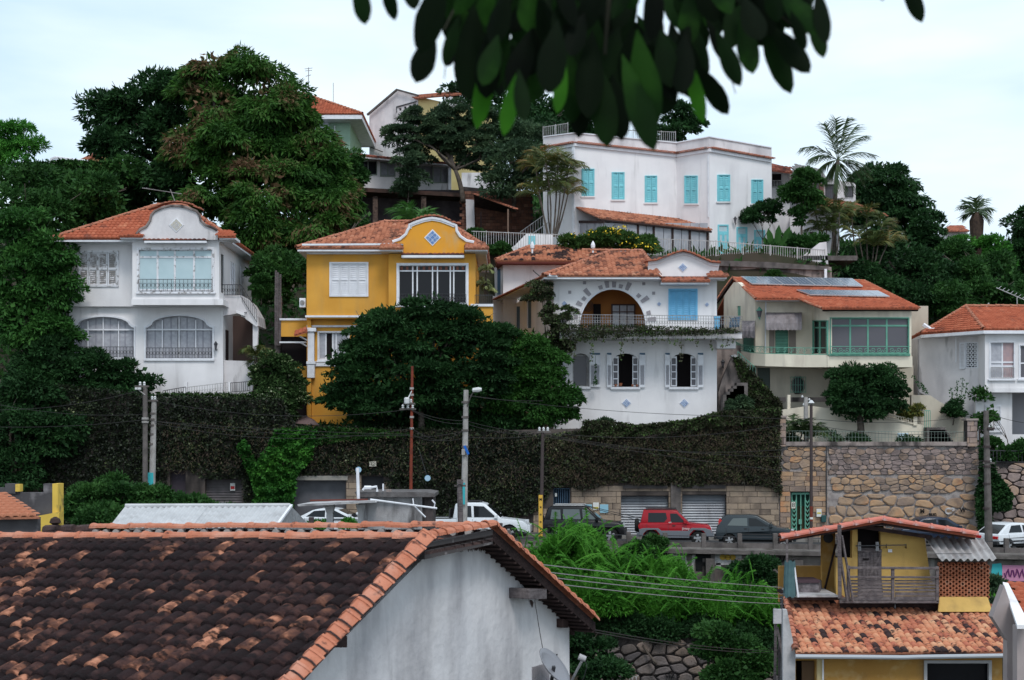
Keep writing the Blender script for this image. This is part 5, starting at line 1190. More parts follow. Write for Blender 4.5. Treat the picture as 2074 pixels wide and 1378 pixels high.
# terrace wall and railing
o = thing('terrace_wall', 'stained old concrete terrace wall below the turquoise-shuttered house', 'wall', W(1560, 590, 91))
MB().plate(Fr(90.4), [(1120, 520), (1400, 527), (1560, 533), (1684, 541), (1692, 700), (1120, 700)], .5).build('wall_face', STAIN, o)
MB().plate(Fr(90.2), [(1395, 526), (1560, 531), (1678, 540), (1678, 548), (1395, 536)], .8).build('terrace_edge', CONC, o)
MB().plate(Fr(90.1), rc(1670, 545, 1675, 620), .12).build('pipe', TRIM, o)
MB().plate(Fr(90.6), [(1660, 492), (1674, 490), (1678, 542), (1600, 540), (1625, 520)], .4).build('end_pier', WHITE2, o)
MB().plate(Fr(94), rc(940, 500, 1180, 620), .3).build('left_terrace_wall', WHITE2, o)
q = MB().box((-5, 90.6, 31.4), (22, 100, 31.7)); q.build('terrace_slab', CONC, o)
rl = thing('terrace_fence', 'long white iron fence edging the upper terrace', 'fence', W(1400, 530, 90.5))
fence(Fr(90.6), 940, 468, 1165, 477, 32, 5, .02, WIRON, rl, posts=5, pr=.035); fence(Fr(90.6), 1165, 477, 1450, 489, 34, 5.2, .02, WIRON, rl, posts=6, pr=.035); fence(Fr(90.6), 1450, 489, 1670, 507, 30, 4.6, .02, WIRON, rl, posts=4, pr=.04)
o = thing('white_shed', 'low white lean-to with turquoise shutter behind the terrace fence', 'shed', W(1080, 500, 92)); MB().plate(Fr(92), [(1040, 500), (1066, 474), (1120, 476), (1120, 510), (1040, 510)], 2).build('wall', WHITE, o); MB().plate(Fr(92), rc(1070, 478, 1084, 505), .05, -.05).build('shutter', TEAL, o)

def house7():
    o = thing('green_house', 'pale green house with a red hipped roof behind the mango tree crown', 'house', W(660, 300, 118))
    G = mat('pale_green_render', (.30, .43, .32), (.26, .38, .29), scale=1, wave=None); P = Fr(118)
    wallp(P, [[(560, 232), (709, 232), (709, 330), (560, 330)], rc(634, 239, 664, 270)], G, o)
    MB().plate(P, rc(634, 239, 664, 270), .05, .1).build('pane', GLASSG, o)
    MB().add([P.p(634, 239, -.05), P.p(664, 241, -.05), P.p(671, 288, -.9), P.p(641, 284, -.9)], [(0, 1, 2, 3)]).build('awning_sheet', mat('pale_awning', (.5, .52, .58)), o)
    A, B = W(520, 231, 116.5), W(734, 231, 116.5); z = A.z
    hiproof(A, B, Vector((B.x, 128, z)), Vector((A.x, 128, z)), W(560, 190, 121), W(612, 190, 121), o, TILER, faces='fr', fh=.4)
    X = W(709, 0, 118).x; MB().box((X - .2, 118.3, 40), (X, 127, z - .2)).build('side_wall', G, o)
    MB().bar(P.p(678, 255, -.1), P.p(678, 330, -.1), .05).build('downpipe', TRIM, o)
    a = thing('tv_antenna', 'thin television aerial on the green house roof', 'antenna', W(625, 192, 119)); q = MB().bar(W(625, 192, 119), W(625, 137, 119), .04)
    q.bar(W(611, 176, 119), W(644, 178, 119), .03).bar(W(619, 155, 119), W(630, 152, 119), .03).bar(W(617, 140, 119), W(633, 138, 119), .025).bar(W(618, 144, 119), W(632, 143, 119), .025); q.build('mast', GIRON, a)
    MB().bar(W(675, 215, 119), W(675, 168, 119), .03).build('rod_aerial', GIRON, None, loc=W(675, 215, 119)); tagm(C.objects['rod_aerial'], 'slim lone rod aerial right of the television aerial', 'antenna')
house7()
def house8():
    o = thing('gabled_white_house', 'tall white gable-end house on the ridge with a row of small vent windows', 'house', W(840, 300, 128))
    Pg = Vp(748, 128, 920, 124); 
    hs = [rc(808 + 9.8 * i, 219 - 3 * i, 813 + 9.8 * i, 224.5 - 3 * i) for i in range(4)]
    wallp(Pg, [[(748, 229), (804, 183), (847, 195), (847, 380), (748, 380)]] + hs, WHITE2, o)
    for h in hs: MB().plate(Pg, h, .02, .2).build('vent_window', VOID, o)
    q = MB().tube([Pg.p(803, 228, -.05), Pg.p(803, 217, -.05), Pg.p(843, 206, -.05)], .06, 4); q.build('vent_frame', IRON, o)
    q = MB().tube([Pg.p(744, 233, -.3), Pg.p(804, 182, -.3), Pg.p(847, 194, -.3)], .12, 4); q.build('roof_edge', CONC, o)
    Py = Vp(847, 125.7, 970, 121); wallp(Py, [(847, 196), (920, 212), (990, 222), (1010, 440), (847, 440)], mat('pale_yellow_render', (.62, .50, .24), (.55, .43, .2), scale=1), o)
    A, B = Py.p(843, 200, -.5), Py.p(935, 214, -.5); zz = A.z; B.z = zz - .5; bk = Vector((-1.2, 3.2, 1.0)); tiled([A, B, B + bk, A + bk], RTEDGE, o, .3, .4)
    MB().plate(Py, [(885, 212), (912, 196), (918, 200), (920, 222), (890, 216)], .3, -.6).build('stair_head', WHITE2, o)
    MB().plate(Fr(118.5), rc(935, 350, 1010, 400), .3).build('lower_wall', WHITE2, o)
    q = MB().bar(Pg.p(744, 296, -.2), Pg.p(775, 308, -.2), .06); q.build('ledge', CONC, o)
house8()
def house9():
    o = thing('long_white_annex', 'long low white building with a strip of windows and a mossy tiled roof, mid hill', 'house', W(800, 400, 108))
    P = Fr(108); Pv = Vp(680, 106, 916, 110)
    hs = [rc(728, 327, 763, 354), rc(771, 329, 800, 357), rc(842, 338, 876, 365), rc(878, 340, 908, 370)]
    wallp(Pv, [[(650, 315), (914, 332), (914, 400), (650, 385)]] + hs, WHITE2, o)
    for i, h in enumerate(hs):
        x0, y0, x1, y1 = h[0][0], h[0][1], h[2][0], h[2][1]; window(Pv, x0, y0, x1, y1, o, mat('green_grey_frame', (.22, .25, .22)), 2, None, gm=(GLASS if i == 0 else mat('milky_glass', (.27, .27, .30), (.2, .2, .22), scale=4, rough=.3)), fw=2, case=1, sill=False)
    A, B = Pv.p(640, 308, -.9), Pv.p(920, 333, -.9); zz = lerp(A.z, B.z, .5)
    A2, B2 = A, B; r1, r2 = W(655, 290, 110.5), W(795, 305, 112); tiled([A2, B2, B2 + Vector((-.6, 5, .9)), A2 + Vector((0, 5, 1.2))], TILEB, o, .26, .38)
    q = MB().bar(A2 + Vector((0, 0, -.12)), B2 + Vector((0, 0, -.12)), .07); q.build('gutter', CONCL, o); MB().plate(Pv, rc(908, 340, 913, 400), .12, -.15).build('downpipe', TRIM, o)
    # dark porch below
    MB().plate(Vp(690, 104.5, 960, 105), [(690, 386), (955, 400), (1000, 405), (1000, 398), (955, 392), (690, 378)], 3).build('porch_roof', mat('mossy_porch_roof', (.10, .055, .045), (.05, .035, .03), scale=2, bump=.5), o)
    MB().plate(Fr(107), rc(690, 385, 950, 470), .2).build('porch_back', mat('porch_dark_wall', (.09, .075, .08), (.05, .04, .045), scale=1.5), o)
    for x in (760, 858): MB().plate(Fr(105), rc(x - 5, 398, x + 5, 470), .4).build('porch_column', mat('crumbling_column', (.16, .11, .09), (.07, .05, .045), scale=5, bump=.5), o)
    MB().plate(Fr(104), [(943, 404), (960, 405), (962, 470), (945, 470)], .5).build('porch_column', WHITE2, o)
house9()
o = thing('carport', 'open carport with a dark sloping underside and red tile edge beside the brick wall', 'carport', W(990, 470, 101))
a, b, c, d = W(960, 395, 103), W(1043, 425, 98.5), W(1030, 436, 103), W(962, 446, 106)
MB().add([a, b, W(1040, 427, 104), d] + [p + Vector((0, 0, .12)) for p in (a, b, W(1040, 427, 104), d)], [(0, 3, 2, 1), (4, 5, 6, 7), (0, 1, 5, 4), (1, 2, 6, 5), (2, 3, 7, 6), (3, 0, 4, 7)]).build('roof', WOODB, o); coping(Vp(960, 103, 1043, 98.5), [(960, 393), (1043, 423)], RTEDGE, o, dpt=.4, step=.35)
MB().bar(W(1029, 424, 99), W(1029, 475, 99), .08).build('post', mat('rusty_post', (.2, .13, .10)), o); MB().bar(W(974, 430, 102), W(974, 475, 102), .07).build('post', WOODB, o)
o = thing('brick_wall', 'rough red brick wall on the terrace behind the carport', 'wall', W(1020, 470, 104)); Pk = Fr(104.5)
MB().plate(Pk, [(935, 378), (1078, 392), (1080, 480), (935, 480)], .3, .05).build('mortar_core', MORTD, o)
BR = mat('old_red_brick', (.10, .05, .04), [(.6, (.17, .075, .05)), (1, (.24, .12, .085))], objr=.8, scale=3, bump=.4, dirt=((.04, .035, .03), .7, .9, .5, .7, 0)); bs = {}
for j in range(14):
    for i in range(15):
        x, y = 936 + i * 9.6 - 4.8 * (j % 2), 388 + j * 6.4
        if y > 478 or (i * 9.6 + 936 < 960 and y < 388): continue
        key = random.randrange(4)
        if key not in bs: s = .004 * key; bs[key] = MB().box((-.165, -.06 - s, -.105), (.165, .05, .105)).mesh('brick', BR)
        link('brick', bs[key], o, at=Pk.p(x + 4.5, y + 3))
o = thing('terrace_steps', 'short white-railed steps with red treads beside the slim palms', 'steps', W(1095, 500, 96))
for i in range(6): MB().box((W(1060 + i * 7, 0, 98).x, 97, 31), (W(1060 + i * 7, 0, 98).x + .35, 98.5, 32.2 + .22 * i)).build('step', mat('red_step', (.28, .10, .08)), o)
fence(Fr(97), 1054, 470, 1100, 437, 22, 5, .02, WIRON, o); fence(Fr(96.8), 1060, 488, 1118, 445, 20, 5, .02, WIRON, o)
def house10():
    o = thing('hill_house', 'white house with a dark red roof and balcony behind the coconut palm', 'house', W(1640, 500, 105))
    P = Fr(106)
    wallp(P, [[(1560, 345), (1600, 350), (1600, 525), (1560, 525)], rc(1564, 352, 1583, 380)], WHITE2, o); MB().plate(P, rc(1564, 352, 1583, 380), .02, .1).build('pane', GLASS, o); fence(P, 1563, 366, 1584, 366, 14, 3, .02, WIRON, o, off=-.1)
    Pq = Fr(106.5); hs = [rc(1586, 406, 1597, 447), rc(1672, 374, 1692, 405), rc(1712, 378, 1728, 400)]
    wallp(Pq, [[(1598, 345), (1733, 372), (1733, 412), (1690, 412), (1690, 480), (1640, 520), (1560, 520), (1560, 400), (1598, 400)]] + hs, WHITE2, o)
    for h in hs: MB().plate(Pq, h, .02, .1).build('pane', GLASSG, o); fence(Pq, h[0][0], h[0][1], h[1][0], h[1][1], h[2][1] - h[1][1], 5, .02, IRON, o, off=-.08, name='window_grille')
    MB().plate(Pq, rc(1660, 372, 1669, 412), .3, -.3).build('brick_pier', mat('pink_brick_pier', (.35, .2, .17)), o)
    tiled([W(1558, 345, 104.5), W(1606, 351, 104.5), W(1600, 340, 107.5), W(1560, 330, 107.5)], TILEB, o, .3, .4)
    tiled([W(1604, 352, 104.5), W(1680, 368, 104.5), W(1664, 345, 108.5), W(1606, 338, 108.5)], mat('grey_roof_tiles', (.3, .29, .29), (.2, .19, .19), scale=1, island=.6), o, .3, .4)
    tiled([W(1640, 418, 103.5), W(1800, 437, 103.5), W(1735, 412, 106), W(1645, 402, 106)], RTEDGE, o, .28, .4)
    MB().plate(Fr(104.5), [(1600, 440), (1700, 440), (1700, 530), (1600, 530)], .3, 1).build('lower_wall', WHITE2, o)
    MB().plate(Fr(104), rc(1640, 470, 1652, 520), .2, .5).build('lower_door', VOID, o)
house10()
for (nm, lab, x0, y0, x1, y1, D, rm) in (('distant_house', 'small distant white house with a brown roof beyond the trees at the right', 1915, 465, 1960, 500, 150, RTEDGE),):
    o = thing(nm, lab, 'house', W((x0 + x1) / 2, y1, D)); MB().plate(Fr(D), [(x0 + 2, y0 + 4), (x1, y0 + 2), (x1, y1), (x0 + 2, y1)], 5).build('wall', WHITE2, o)
    tiled([W(x0 - 4, y0 + 4, D - 1), W(x1 + 3, y0 + 4, D - 1), W(x1 - 12, y0 - 8, D + 3), W(x0 + 8, y0 - 8, D + 3)], rm, o, .35, .5)
o = thing('orange_ridge_house', 'low orange and white house roofline beyond the hedge at the far left', 'house', W(160, 330, 140))
MB().plate(Fr(140), [(165, 328), (212, 305), (225, 305), (225, 345), (165, 345)], 4).build('wall', mat('salmon_render', (.62, .33, .17)), o); MB().tube([W(162, 328, 139.8), W(214, 303, 139.8)], .25, 5).build('roof_edge', RTEDGE, o)
MB().tube([W(102, 330, 139), W(104, 322, 139), (W(112, 319, 139)), W(150, 324, 139), W(178, 327, 139)], .15, 5).build('curved_parapet', TRIM, o); MB().plate(Fr(139), [(104, 324), (150, 326), (170, 329), (170, 345), (104, 345)], 2).build('parapet_wall', WHITE2, o)
# roof aerial on the hill
o = thing('yagi_antenna', 'grey flat-lying television aerial above the left white house roof', 'antenna', W(357, 415, 82)); q = MB().bar(W(357, 415, 82), W(345, 384, 82), .03).bar(W(288, 381, 82), W(368, 393, 82), .025)
for i in range(9): x = 292 + i * 7; q.bar(W(x, 381 + i * 1.2, 81.6), W(x + 12, 379.5 + i * 1.2 + 3, 82.4), .015)
q.build('mast', GIRON, o)
o = thing('yagi_antenna', 'pale television aerial above the red hipped roof at the far right', 'antenna', W(2060, 640, 84)); q = MB().bar(W(2060, 640, 84), W(2060, 600, 84), .03).bar(W(2018, 583, 84), W(2085, 612, 84), .03)
for i in range(7): q.bar(W(2022 + i * 8, 585 + i * 3.4, 83.6), W(2028 + i * 8, 580 + i * 3.4, 84.4), .015)
q.build('mast', WIRON, o)

TYRE = mat('tyre_rubber', (.018, .018, .018), rough=.9); RIM = mat('alloy_rim', (.45, .45, .46), rough=.35, metal=.7)
CGL = mat('tinted_car_glass', (.012, .014, .016), rough=.08, spec=.3); CGLL = mat('clear_car_glass', (.11, .13, .13), rough=.08, spec=.3)
TAIL = mat('red_tail_light', (.5, .02, .02), rough=.2); HEADL = mat('headlight_glass', (.55, .57, .6), rough=.1); BPL = mat('black_plastic', (.02, .02, .022), rough=.6)
def arcpts(cx, r, n=7, z0=.0): return [(cx + r * math.cos(math.pi * (1 - i / n)) * 1, z0 + r * math.sin(math.pi * (1 - i / n))) for i in range(n + 1)]
def car(name, label, pxr, Y, L, Wd, low, cab, wins, wheels, wr, paint, rot=0, cat='car', lower2=None, extras=(), group='cars parked along the upper road', flip=False, k=.28, glass=CGL, roofm=None, archr=1.18, z=None):
    """low: outline (x,z) above the sills, front at +x; cab: cabin polygon; wins: list of polygons on the side"""
    cx = W(pxr, 0, Y).x; z0 = RZF(cx) if z is None else z; o = thing(name, label, cat, (cx, Y, z0), group); hw = Wd / 2; belt = min(p[1] for p in cab)
    R = Matrix.Rotation(rot, 3, 'Z'); base = Vector((cx, Y, z0)); T = lambda x, y, zz: base + R @ Vector(((-x if flip else x), y, zz))
    bot = low[0][1]; arch_ = []
    for wx in sorted(wheels): arch_ += [(wx - math.sqrt(max(0, (wr * archr) ** 2 - (bot - wr) ** 2)), bot)] + [p for p in arcpts(wx, wr * archr, 8, wr) if p[1] > bot] + [(wx + math.sqrt(max(0, (wr * archr) ** 2 - (bot - wr) ** 2)), bot)]
    # low: starts rear bottom, goes over the top to front bottom; then close along sills front->rear with arches
    outl = low + arch_[::-1]
    def prof(poly, yf, nm, m, par, bv=.05):
        q = MB(); n = len(poly); tr = tessellate_polygon([[Vector((a, b, 0)) for a, b in poly]])
        vs = [T(x, -yf(zz), zz) for x, zz in poly] + [T(x, yf(zz), zz) for x, zz in poly]
        q.add(vs, [tuple(t) for t in tr] + [tuple(i + n for i in reversed(t)) for t in tr] + [(i, (i + 1) % n, (i + 1) % n + n, i + n) for i in range(n)])
        b = q.build(nm, m, par)
        if bv: bevel(b, bv, 3); [setattr(p, 'use_smooth', True) for p in b.data.polygons]
        return b
    body = prof(outl, lambda zz: hw - max(0, zz - .75) * .10 - max(0, .45 - zz) * .12, 'body', paint, o)
    cy = lambda zz: hw - .05 - (zz - belt) * k
    prof(cab, cy, 'cabin', roofm or paint, o, .06)
    # inner wells
    for wx in wheels:
        for s in (-1, 1):
            wn = thing('wheel', '', '', T(wx, s * (hw - .14), wr)); del wn['label'], wn['category']; wn.parent = o; wn.location = T(wx, s * (hw - .14), wr) - base
            ax = R @ Vector((0, s, 0)); c = T(wx, s * (hw - .26), wr)
            q = MB().lathe([(wr * .6, 0), (wr * .97, .0), (wr, .04), (wr, .19), (wr * .95, .23), (wr * .68, .235)], c, 20, ax); q.sm = False; q.build('tyre', TYRE, wn)
            q = MB().lathe([(wr * .66, .2), (wr * .66, .225), (wr * .6, .23), (wr * .6, .2)], c, 18, ax); a = ax.orthogonal().normalized(); b = ax.cross(a)
            for i in range(5):
                t = i * 1.2566 + .3; d = a * math.cos(t) + b * math.sin(t); e = ax.cross(d)
                p0, p1 = c + ax * .235, c + ax * .225 + d * wr * .62; w_ = wr * .11
                q.hexa([p0 - e * w_, p1 - e * w_ * 1.5, p1 + e * w_ * 1.5, p0 + e * w_] + [p + ax * .02 for p in (p0 - e * w_, p1 - e * w_ * 1.5, p1 + e * w_ * 1.5, p0 + e * w_)])
            q.lathe([(wr * .15, .22), (wr * .15, .265)], c, 8, ax); q.build('rim', RIM, wn)
            MB().lathe([(wr * .62, .12), (wr * .62, .17)], c, 14, ax).build('hub_shadow', BPL, wn)
    q = MB().box((0, 0, 0), (0, 0, 0)); x0, x1 = min(p[0] for p in low) + .15, max(p[0] for p in low) - .15
    MB().hexa([T(x0, -hw + .3, .22), T(x1, -hw + .3, .22), T(x1, hw - .3, .22), T(x0, hw - .3, .22), T(x0, -hw + .3, .7), T(x1, -hw + .3, .7), T(x1, hw - .3, .7), T(x0, hw - .3, .7)]).build('underbody', BPL, o)
    for w in wins:
        g = w[1] if isinstance(w, tuple) and not isinstance(w[1], tuple) else glass; poly = w[0] if g is not glass or isinstance(w[0], list) else w
        for s in (-1, 1):
            q = MB(); n = len(poly); tr = tessellate_polygon([[Vector((a, b, 0)) for a, b in poly]])
            vs = [T(x, s * (cy(zz) + .012), zz) for x, zz in poly] + [T(x, s * (cy(zz) - .02), zz) for x, zz in poly]
            q.add(vs, [tuple(t) for t in tr] + [(i, (i + 1) % n, (i + 1) % n + n, i + n) for i in range(n)]).build('side_window', g, o)
    for sx_ in sorted({round(f_(p[0] for p in (w[0] if isinstance(w, tuple) else w)) + d_, 2) for w in wins for f_, d_ in ((max, .06),)} | {round(min(p[0] for p in (w[0] if isinstance(w, tuple) else w)) - .05, 2) for w in wins[:1]}):
        for s in (-1, 1): MB().tube([T(sx_, s * (hw - .012), wr * 1.15), T(sx_, s * (hw - .008), .74), T(sx_ - .02, s * (hw - max(0, belt - .75) * .1 - .006), belt)], .013, 4).build('door_gap', BPL, o)
    def slope(pa, pb, nm, m, inset=.12, e=.02, t0=.08, t1=.92):
        (xa, za), (xb, zb) = pa, pb; P = []
        for t in (t0, t1):
            x, zz = lerp(xa, xb, t), lerp(za, zb, t); P += [(x, zz)]
        nx, nz = (zb - za), -(xb - xa); l = math.hypot(nx, nz); nx, nz = nx / l * e, nz / l * e
        if nz < 0: nx, nz = -nx, -nz
        vs = [T(P[0][0] + nx, -(cy(P[0][1]) - inset), P[0][1] + nz), T(P[0][0] + nx, cy(P[0][1]) - inset, P[0][1] + nz), T(P[1][0] + nx, cy(P[1][1]) - inset, P[1][1] + nz), T(P[1][0] + nx, -(cy(P[1][1]) - inset), P[1][1] + nz)]
        MB().add(vs + [p - Vector((0, 0, .02)) for p in vs], [(0, 1, 2, 3), (7, 6, 5, 4)]).build(nm, m, o)
    # cabin polygon order: rear belt, rear roof ..., front roof, front belt
    slope(cab[-1], cab[-2], 'windscreen', glass); slope(cab[0], cab[1], 'rear_window', glass)
    def bx(nm, m, x0, x1, y0, y1, za, zb, both=True, bv=.02):
        for s in ((-1, 1) if both else (1,)):
            a, b = s * y0, s * y1
            bevel(MB().hexa([T(x0, a, za), T(x1, a, za), T(x1, b, za), T(x0, b, za), T(x0, a, zb), T(x1, a, zb), T(x1, b, zb), T(x0, b, zb)]).build(nm, m, o), bv)
    fx = max(p[0] for p in low); rx = min(p[0] for p in low)
    ax_ = cab[-1][0]; bx('wing_mirror', paint, ax_ - .32, ax_ - .17, hw - .04, hw + .17, belt + .03, belt + .2)
    for e in extras: bx(*e)
    return o, T, hw, cy, bx, fx, rx
def paint(n, c, r=.25): 
    m = mat(n, c, rough=r, spec=.25); b = m.node_tree.nodes['Principled BSDF']; b.inputs['Coat Weight'].default_value = .05; b.inputs['Coat Roughness'].default_value = .1; return m
PWH, PBK, PRD, PDG = paint('white_car_paint', (.68, .70, .73)), paint('black_car_paint', (.012, .012, .014)), paint('red_car_paint', (.32, .010, .018)), paint('dark_slate_car_paint', (.035, .045, .052))
SILV = mat('grey_body_cladding', (.13, .14, .16), rough=.5)
CHR = mat('chrome_trim', (.5, .5, .5), rough=.2, metal=.9)
# red mini off-roader, 3.65 m
Y = 68.9
def m2px(x, D=Y): return x * F / D
o, T, hw, cy, bx, fx, rx = car('off_road_car', 'small red three-door off-roader with grey lower cladding and rear spare wheel', 1366, 69.2, 3.6, 1.6,
    [(-1.68, .42), (-1.72, .95), (-1.66, 1.06), (.62, 1.06), (.75, 1.04), (1.62, .96), (1.74, .86), (1.78, .45)],
    [(-1.66, 1.02), (-1.5, 1.66), (-1.3, 1.70), (-.2, 1.70), (.12, 1.64), (.74, 1.04)],
    [[(-1.28, 1.10), (-1.26, 1.55), (-.42, 1.55), (-.36, 1.28), (-.5, 1.10)], [(-.18, 1.10), (-.22, 1.52), (.1, 1.52), (.52, 1.10)]], [-1.12, 1.12], .335, PRD, rot=-.10, k=.22)
for s in (-1, 1):
    pts = [(-1.70, .45), (-1.70, .76), (-1.5, .82), (-.78, .82), (-.64, .70), (.64, .70), (.8, .84), (1.44, .84), (1.74, .74), (1.78, .42), (1.50, .42), (1.50, .55), (1.36, .72), (.9, .74), (.72, .55), (.7, .36), (-.7, .36), (-.72, .55), (-.9, .74), (-1.34, .72), (-1.5, .55), (-1.52, .42)]
    q = MB(); tr = tessellate_polygon([[Vector((a, b, 0)) for a, b in pts]]); n = len(pts)
    vs = [T(x, s * (hw + .03), z) for x, z in pts] + [T(x, s * (hw - .04), z) for x, z in pts]; bevel(q.add(vs, [tuple(t) for t in tr] + [(i, (i + 1) % n, (i + 1) % n + n, i + n) for i in range(n)]).build('lower_cladding', SILV, o), .012)
q = MB().lathe([(.2, 0), (.31, .02), (.33, .08), (.33, .17), (.29, .21)], T(-1.93 + .0, -.05, .92), 18, T(1, 0, 0) - T(0, 0, 0)); q.build('spare_wheel', TYRE, o)
bx('roof_rail', BPL, -1.4, .1, .6, .63, 1.70, 1.75); bx('tail_light', TAIL, -1.74, -1.70, .62, .76, .82, .98); bx('headlight', HEADL, 1.70, 1.78, .5, .7, .74, .88); bx('front_bumper', SILV, 1.66, 1.86, 0, .78, .4, .62); bx('rear_bumper', SILV, -1.82, -1.66, 0, .78, .4, .6); bx('door_handle', BPL, -.12, .04, hw, hw + .03, .93, .97)
lettering('jimny', PS(T(.1, -hw - .0, .8), T(0, 1, 0) - T(0, 0, 0)), 1389, 1071, 5, mat('white_script_print', (.7, .68, .68)), o, off=-.06)
lettering('oo', PS(T(.1, -hw - .0, .8), T(0, 1, 0) - T(0, 0, 0)), 1357, 1058, 4, mat('white_script_print', (.7, .68, .68)), o, 'badge', off=-.02)
# black SUV 3-door/5-door
o, T, hw, cy, bx, fx, rx = car('suv', 'black four-wheel-drive car with roof rack and rear spare wheel, behind the yellow post', 1184, 69.4, 4.1, 1.75,
    [(-1.92, .45), (-1.98, .9), (-1.92, 1.14), (.72, 1.12), (.85, 1.08), (1.72, 1.0), (1.93, .85), (1.96, .42)],
    [(-1.92, 1.10), (-1.72, 1.72), (-1.5, 1.78), (-.1, 1.78), (.15, 1.72), (.88, 1.08)],
    [([(-1.62, 1.16), (-1.55, 1.62), (-1.14, 1.62), (-1.10, 1.16)], CGLL), ([(-1.0, 1.16), (-1.0, 1.64), (-.22, 1.64), (-.14, 1.16)], CGLL), ([(-.04, 1.16), (-.08, 1.64), (.12, 1.62), (.60, 1.16)], CGLL)], [-1.28, 1.28], .37, PBK, rot=-.10, k=.2)
MB().lathe([(.2, 0), (.33, .02), (.36, .08), (.36, .18), (.31, .22)], T(-2.2, 0, .95), 18, T(1, 0, 0) - T(0, 0, 0)).build('spare_wheel', TYRE, o)
bx('roof_rail', RIM, -1.5, .05, .62, .66, 1.80, 1.85); bx('wheel_arch_flare', BPL, -1.75, -.8, hw - .02, hw + .05, .78, .84); bx('wheel_arch_flare', BPL, .8, 1.75, hw - .02, hw + .05, .78, .84); bx('front_bumper', BPL, 1.85, 2.05, 0, .82, .4, .68); bx('headlight', HEADL, 1.86, 1.95, .55, .78, .78, .92); bx('side_step', BPL, -.7, .7, hw - .05, hw + .12, .36, .42); bx('door_handle', CHR, -.3, -.15, hw, hw + .03, 1.0, 1.04); bx('rear_bumper', BPL, -2.05, -1.9, 0, .84, .42, .66)
# dark slate hatchback
o, T, hw, cy, bx, fx, rx = car('hatchback', 'dark slate five-door hatchback with tall red tail light, parked nearest the green gate', 1529, 69.0, 3.8, 1.64,
    [(-1.8, .35), (-1.88, .62), (-1.82, .95), (.8, .98), (.95, .97), (1.6, .84), (1.86, .66), (1.9, .3)],
    [(-1.80, .92), (-1.52, 1.42), (-1.3, 1.50), (-.2, 1.52), (.1, 1.48), (1.0, .96)],
    [([(-1.32, 1.02), (-1.05, 1.36), (-.38, 1.38), (-.36, 1.0)], CGLL), ([(-.28, 1.0), (-.3, 1.38), (.05, 1.36), (.66, .99)], CGL)], [-1.22, 1.3], .3, PDG, rot=-.16, k=.26)
bx('tail_light', TAIL, -1.74, -1.56, hw - .30, hw - .13, .94, 1.26); bx('headlight', HEADL, 1.74, 1.86, .5, .76, .66, .8); bx('front_bumper', PDG, 1.78, 1.94, 0, .8, .28, .56); bx('rear_bumper', BPL, -1.96, -1.82, 0, .8, .34, .5); bx('side_moulding', BPL, -.8, .9, hw, hw + .025, .58, .63); bx('door_handle', BPL, -.52, -.38, hw - .02, hw + .02, .86, .9); bx('door_handle', BPL, .3, .44, hw - .02, hw + .02, .85, .89); bx('number_plate', SIGNW, -1.97, -1.955, 0, .2, .55, .66, True, .002)
# white pickup
o, T, hw, cy, bx, fx, rx = car('pickup_truck', 'white double-cab pickup with alloy wheels behind the concrete pole', 968, 69.6, 5.2, 1.8,
    [(-2.55, .5), (-2.58, 1.06), (-.95, 1.08), (-.9, 1.1), (1.0, 1.12), (1.2, 1.10), (2.25, .98), (2.48, .82), (2.52, .45)],
    [(-1.14, 1.08), (-1.04, 1.78), (-.86, 1.86), (.18, 1.86), (.44, 1.79), (1.22, 1.10)],
    [[(-.90, 1.18), (-.86, 1.70), (-.26, 1.70), (-.22, 1.16)], [(-.10, 1.16), (-.14, 1.70), (.36, 1.68), (.98, 1.16)]], [-1.62, 1.60], .38, PWH, rot=-.08, k=.24)
bx('bed_rail', BPL, -2.5, -1.2, hw - .1, hw - .03, 1.07, 1.12); bx('roof_rack', BPL, -.5, .2, .0, .6, 1.90, 1.94); bx('tail_light', TAIL, -2.6, -2.55, hw - .2, hw - .02, .8, 1.04); bx('headlight', HEADL, 2.2, 2.46, hw - .3, hw - .03, .84, .98); bx('front_bumper', PWH, 2.35, 2.62, 0, .84, .42, .78); bx('door_handle', CHR, -.12, .02, hw, hw + .03, .95, .99); bx('door_handle', CHR, .28, .42, hw, hw + .03, .95, .99); bx('roll_bar', BPL, -1.34, -1.27, 0, .75, 1.1, 1.55)
# white sedan
o, T, hw, cy, bx, fx, rx = car('sedan', 'white saloon car partly hidden behind the pale canopy and water tank', 680, 69.8, 4.5, 1.78,
    [(-2.1, .35), (-2.2, .7), (-2.1, .98), (-1.5, 1.02), (.9, 1.0), (1.1, .98), (2.0, .82), (2.22, .62), (2.25, .3)],
    [(-1.72, .98), (-.98, 1.36), (-.7, 1.42), (-.1, 1.44), (.2, 1.40), (1.15, .98)],
    [[(-1.28, 1.05), (-.9, 1.32), (-.35, 1.36), (-.35, 1.03)], [(-.27, 1.03), (-.27, 1.36), (.12, 1.34), (.8, 1.02)]], [-1.35, 1.35], .31, PWH, rot=-.1)
bx('tail_light', TAIL, -2.2, -2.05, hw - .25, hw - .02, .78, .92); bx('door_handle', CHR, -.6, -.45, hw, hw + .03, .86, .9)
